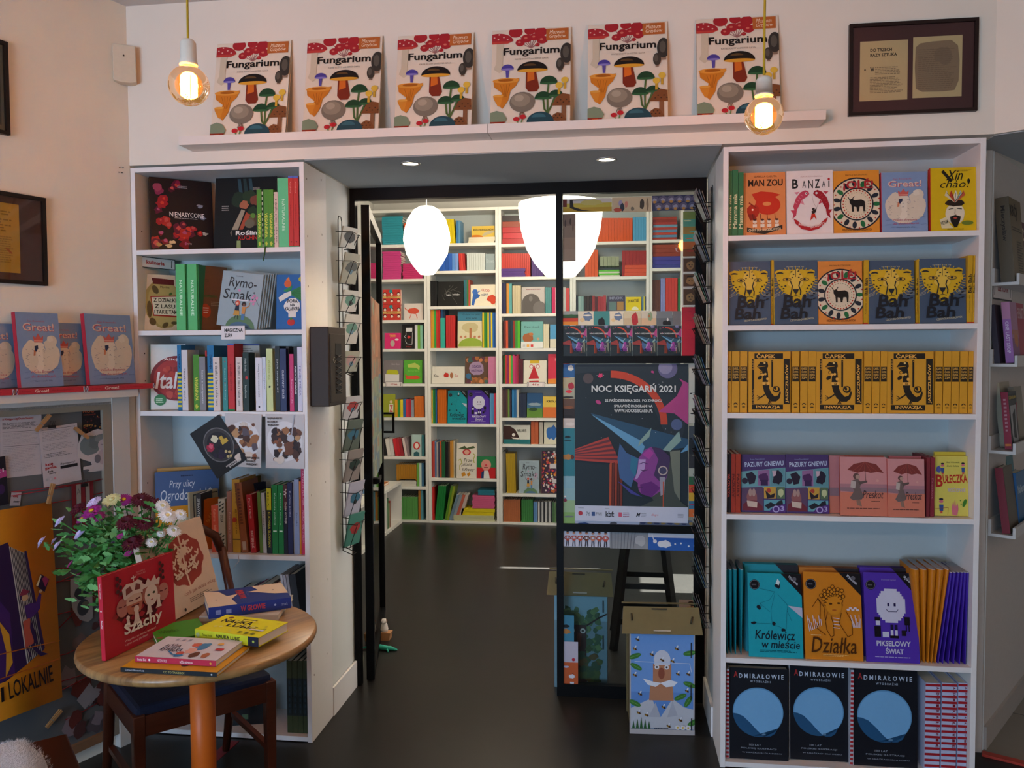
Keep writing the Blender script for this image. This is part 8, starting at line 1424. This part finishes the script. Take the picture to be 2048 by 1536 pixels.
q0 = atZ(1259, 1466); q1 = atZ(1389, 1470); ww = (q1-q0).length; ex = (q1-q0).normalized(); hh_ = atY(1256, 1262, q0.y).z
stand_box(frame((q0.x, q0.y, .0008), ex, (-ex.y, ex.x, 0), (0, 0, 1)), ww, hh_+.01, .22, 'cardboard display box with white-moustached beekeeper print in front of the glass', c_bee, '#b0acac')
q0 = atZ(1109, 1374); w2 = .262; hh2 = atY(1106, 1186, q0.y).z
stand_box(frame((q0.x, q0.y, .0008), (1, 0, 0), (0, 1, 0), (0, 0, 1)), w2, hh2+.01, .2, 'cardboard display box with dark forest creature print behind the glass', c_forest, '#5c747c')
# black stool behind the glass
qa, qb = atZ(1236, 1330), atZ(1352, 1300); SY = 1.3; o = thing('bar_stool', 'tall black stool standing behind the lower glass pane', 'stool'); a = atY(1252, 1092, SY); c_ = atY(1330, 1092, SY); e = atY(1226, 1340, SY); f_ = atY(1352, 1340, SY); cx = (a.x+c_.x)/2
tops = [(a.x, SY-.0), (c_.x, SY), (a.x, SY+.2), (c_.x, SY+.2)]; feet = [(a.x-.07, SY-.06), (c_.x+.07, SY-.06), (a.x-.07, SY+.27), (c_.x+.07, SY+.27)]; BS = M('#121214', .35)
for (x0, y0), (x1, y1) in zip(tops, feet): B().bar((x1, y1, 0.001), (x0, y0, a.z+.01), .04, .028, BS).obj('leg', o)
zt = a.z; B().box(a.x-.05, c_.x+.05, SY-.04, SY+.24, zt+.012, zt+.045, BS).obj('seat', o, bevel=.006)
def at_(t, i): return Vector((*feet[i], 0)).lerp(Vector((*tops[i], zt)), t)
for t, i, j in ((.28, 0, 1), (.42, 0, 2), (.42, 1, 3), (.28, 2, 3), (.62, 0, 1), (.62, 2, 3)): B().bar(at_(t, i), at_(t, j), .02, .03, BS).obj('stretcher', o)
# red and white boards leaning at the right of the inner room
q = atZ(1374, 1330); o = thing('leaning_board', 'narrow red board leaning behind the glass at the right', 'board', Matrix.Translation((.47, 1.05, 0.001))); B().box(0, .03, 0, .2, 0, .62, M('#8c1c28', .5)).obj('panel', o); B().box(.03, .1, 0, .2, 0, .66, M('#c4c4cc', .5)).obj('edge', o)
# ================================================================ niche ledges with books, right edge of the photo
def XR(s, off, z): p = RO+RE*s+RM*off; return frame((p.x, p.y, z), RE, RM*-1, (0, 0, 1))
def PR(px, py, off=0.): p = onp(px, py, RM, RO+RM*off); return (p-RO).dot(RE), p.z
def rledge(px, py, label):
    s, z = PR(px, py, .1); o = thing('wall_shelf', label, 'shelf', XR(max(-.02, PR(px, py, 0)[0]-.03), 0, 0)); zf_ = z; m = M('#d0ccc8', .5, amt=.02); L_ = 1.0
    B().box(0, L_, -.1, -.001, zf_, zf_+.012, m).obj('base', o); B().box(0, L_, -.1, -.09, zf_+.012, zf_+.045, m).obj('lip', o); B().box(0, L_, -.012, -.001, zf_+.012, zf_+.07, m).obj('back_strip', o); return zf_+.012
zs_ = [rledge(1986, 556, 'white ledge on the niche wall, topmost, with brown book'), rledge(1980, 738, 'white ledge on the niche wall, second from top'), rledge(1978, 932, 'white ledge on the niche wall, third from top'), rledge(1978, 1118, 'white ledge on the niche wall, lowest')]
def rbook(s, off, z, w, h, t, col, label, fn, spn=None, lean=6, sfn=None):
    th = radians(lean); n_ = RM*-1; ez = Vector((0, 0, cos(th)))+n_*sin(th); ey = n_*cos(th)-Vector((0, 0, sin(th))); p = RO+RE*s+RM*off
    return book(frame((p.x, p.y, z+t*sin(th)+.001), RE, ey, ez), w, h, t, col, label, fn, sfn, spine=spn)
rbook(.02, .078, zs_[0], .21, .345, .05, '#7c6a4c', 'large brown cardboard-look book on the topmost niche ledge', lambda A: (A.T('KRÓJ', 4, 6, 62, 26, '#2c2218', bold=.03), A.lines(10, 34, 96, 40, 2, '#44382a'), A.lines(40, 50, 90, 94, 14, '#4c4030')), '#5e503c', 5, lambda A: A.T('Mieczysław', 30, 10, 70, 52, '#2c2218', -90, .02))
rbook(.25, .07, zs_[0], .19, .27, .03, '#5c1420', 'dark red book with cream lettering on the topmost niche ledge', lambda A: (A.T('DEWI', 10, 10, 80, 30, '#d0c0a0', bold=.02), A.blob(60, 70, 30, '#8c4c1c', 3)), '#2c1c24', 5); rbook(.30, .028, zs_[0], .19, .33, .012, '#5c6c68', 'greyish teal book behind the dark red one', None)
s, z = PR(1984, 598); s2, _ = PR(2022, 598); z2_ = PR(1984, 545)[1]
sheet('sign', 'small bordered sign with red lettering under the topmost niche ledge', 'sign', XR(s, .003, z), s2-s, z2_-z, lambda A: (sticks(A), A.T('tuż obok', 22, 34, 78, 66, '#a83030', bold=.02)), '#a8a4a0')
rbook(.035, .078, zs_[1], .115, .25, .03, '#b07ca0', 'pink and purple paperback with a banner on the second niche ledge', lambda A: (A.R(0, 60, 100, 100, '#8c5c88'), A.blob(60, 60, 30, '#c07848', 3), A.R(0, 46, 100, 54, '#b87868')), '#a068a8', 5, lambda A: (A.R(0, 0, 100, 28, '#c080a0'), A.T('ONE LAST STOP', 28, 32, 72, 84, '#d8c0d8', -90, .02)))
rbook(.165, .075, zs_[1], .13, .25, .028, '#a82040', 'crimson paperback with white capitals on the second niche ledge', lambda A: A.T('EVE BABITZ', 10, 8, 90, 26, '#e0c0c8', bold=.02), '#a01c3c', 5, lambda A: A.T('EVE BABITZ', 24, 5, 76, 60, '#e0c8d0', -90, .02)); rbook(-.0, .035, zs_[1], .1, .24, .02, '#3c3440', 'dark book at the start of the second niche ledge', None)
rbook(.03, .078, zs_[2], .14, .235, .026, '#24201f', 'black and white paperback with crimson spine on the third niche ledge', lambda A: (A.R(0, 4, 100, 15, '#1c1a18'), A.T('DŻENTELMEN', 6, 6, 94, 13, '#c8a838', bold=.03), A.poly([(10, 24), (90, 24), (80, 60), (90, 88), (30, 94), (14, 70)], '#a0a0a0'), A.poly([(34, 40), (70, 30), (64, 60), (72, 84), (36, 80)], '#181616'), A.poly([(84, 20), (100, 20), (94, 60)], '#8c2030')), '#8c1c34', 5, lambda A: (A.lines(30, 10, 70, 70, 9, '#c08890'), A.R(10, 90, 90, 94, '#c8702c')))
rbook(.12, .035, zs_[2], .17, .27, .02, '#a89c84', 'beige book behind the black and white paperback', None); rbook(.19, .07, zs_[2], .15, .25, .02, '#847c6c', 'grey beige book at the right photo edge, third niche ledge', None)
rbook(.03, .078, zs_[3], .15, .27, .03, '#54483c', 'brown book with glossy red spine leaning on the lowest niche ledge', lambda A: A.R(0, 0, 100, 100, '#5c5040'), '#7c2430', 7); rbook(.19, .08, zs_[3], .17, .23, .035, '#1c5c8c', 'blue book with pale lettering on the lowest niche ledge', lambda A: A.T('Najlepsze', 8, 24, 96, 44, '#b8ccd8', bold=.02), '#1c5484', 5, lambda A: A.T('Najlepsze', 30, 30, 75, 72, '#b8ccd8', -90)); rbook(.30, .03, zs_[3], .12, .29, .015, '#2c6c74', 'teal book sliver at the right photo edge, lowest niche ledge', None)

# patchwork map hanging on the far side of the open door leaf's glass
def c_patch(A):
    rr = random.Random(17); cs = ['#8c5a40', '#a46c4c', '#946a50', '#7c5440', '#6c7460', '#7c8468', '#5c7078', '#8c8c78']
    for j in range(9):
        for i in range(4):
            c_ = cs[(rr.randrange(4) if j < 4 else 4+rr.randrange(4))]; x, y = i*25, j*11.1; A.poly([(x+rr.uniform(-3, 3), y+rr.uniform(-1, 1)), (x+25+rr.uniform(-3, 3), y+rr.uniform(-1, 1)), (x+26, y+12), (x-1, y+12)], c_); A.blob(x+12, y+5, 6, rr.choice(cs), i+j, 10, .4, 4); A.L([(x+4, y+3), (x+20, y+9)], .8, rr.choice(cs))
sheet('poster', 'long patchwork map hanging on the open glass door leaf', 'poster', XD @ Matrix.Translation((.08, -.006, .98)), LW-.16, .99, c_patch, '#8c6a54', .001)
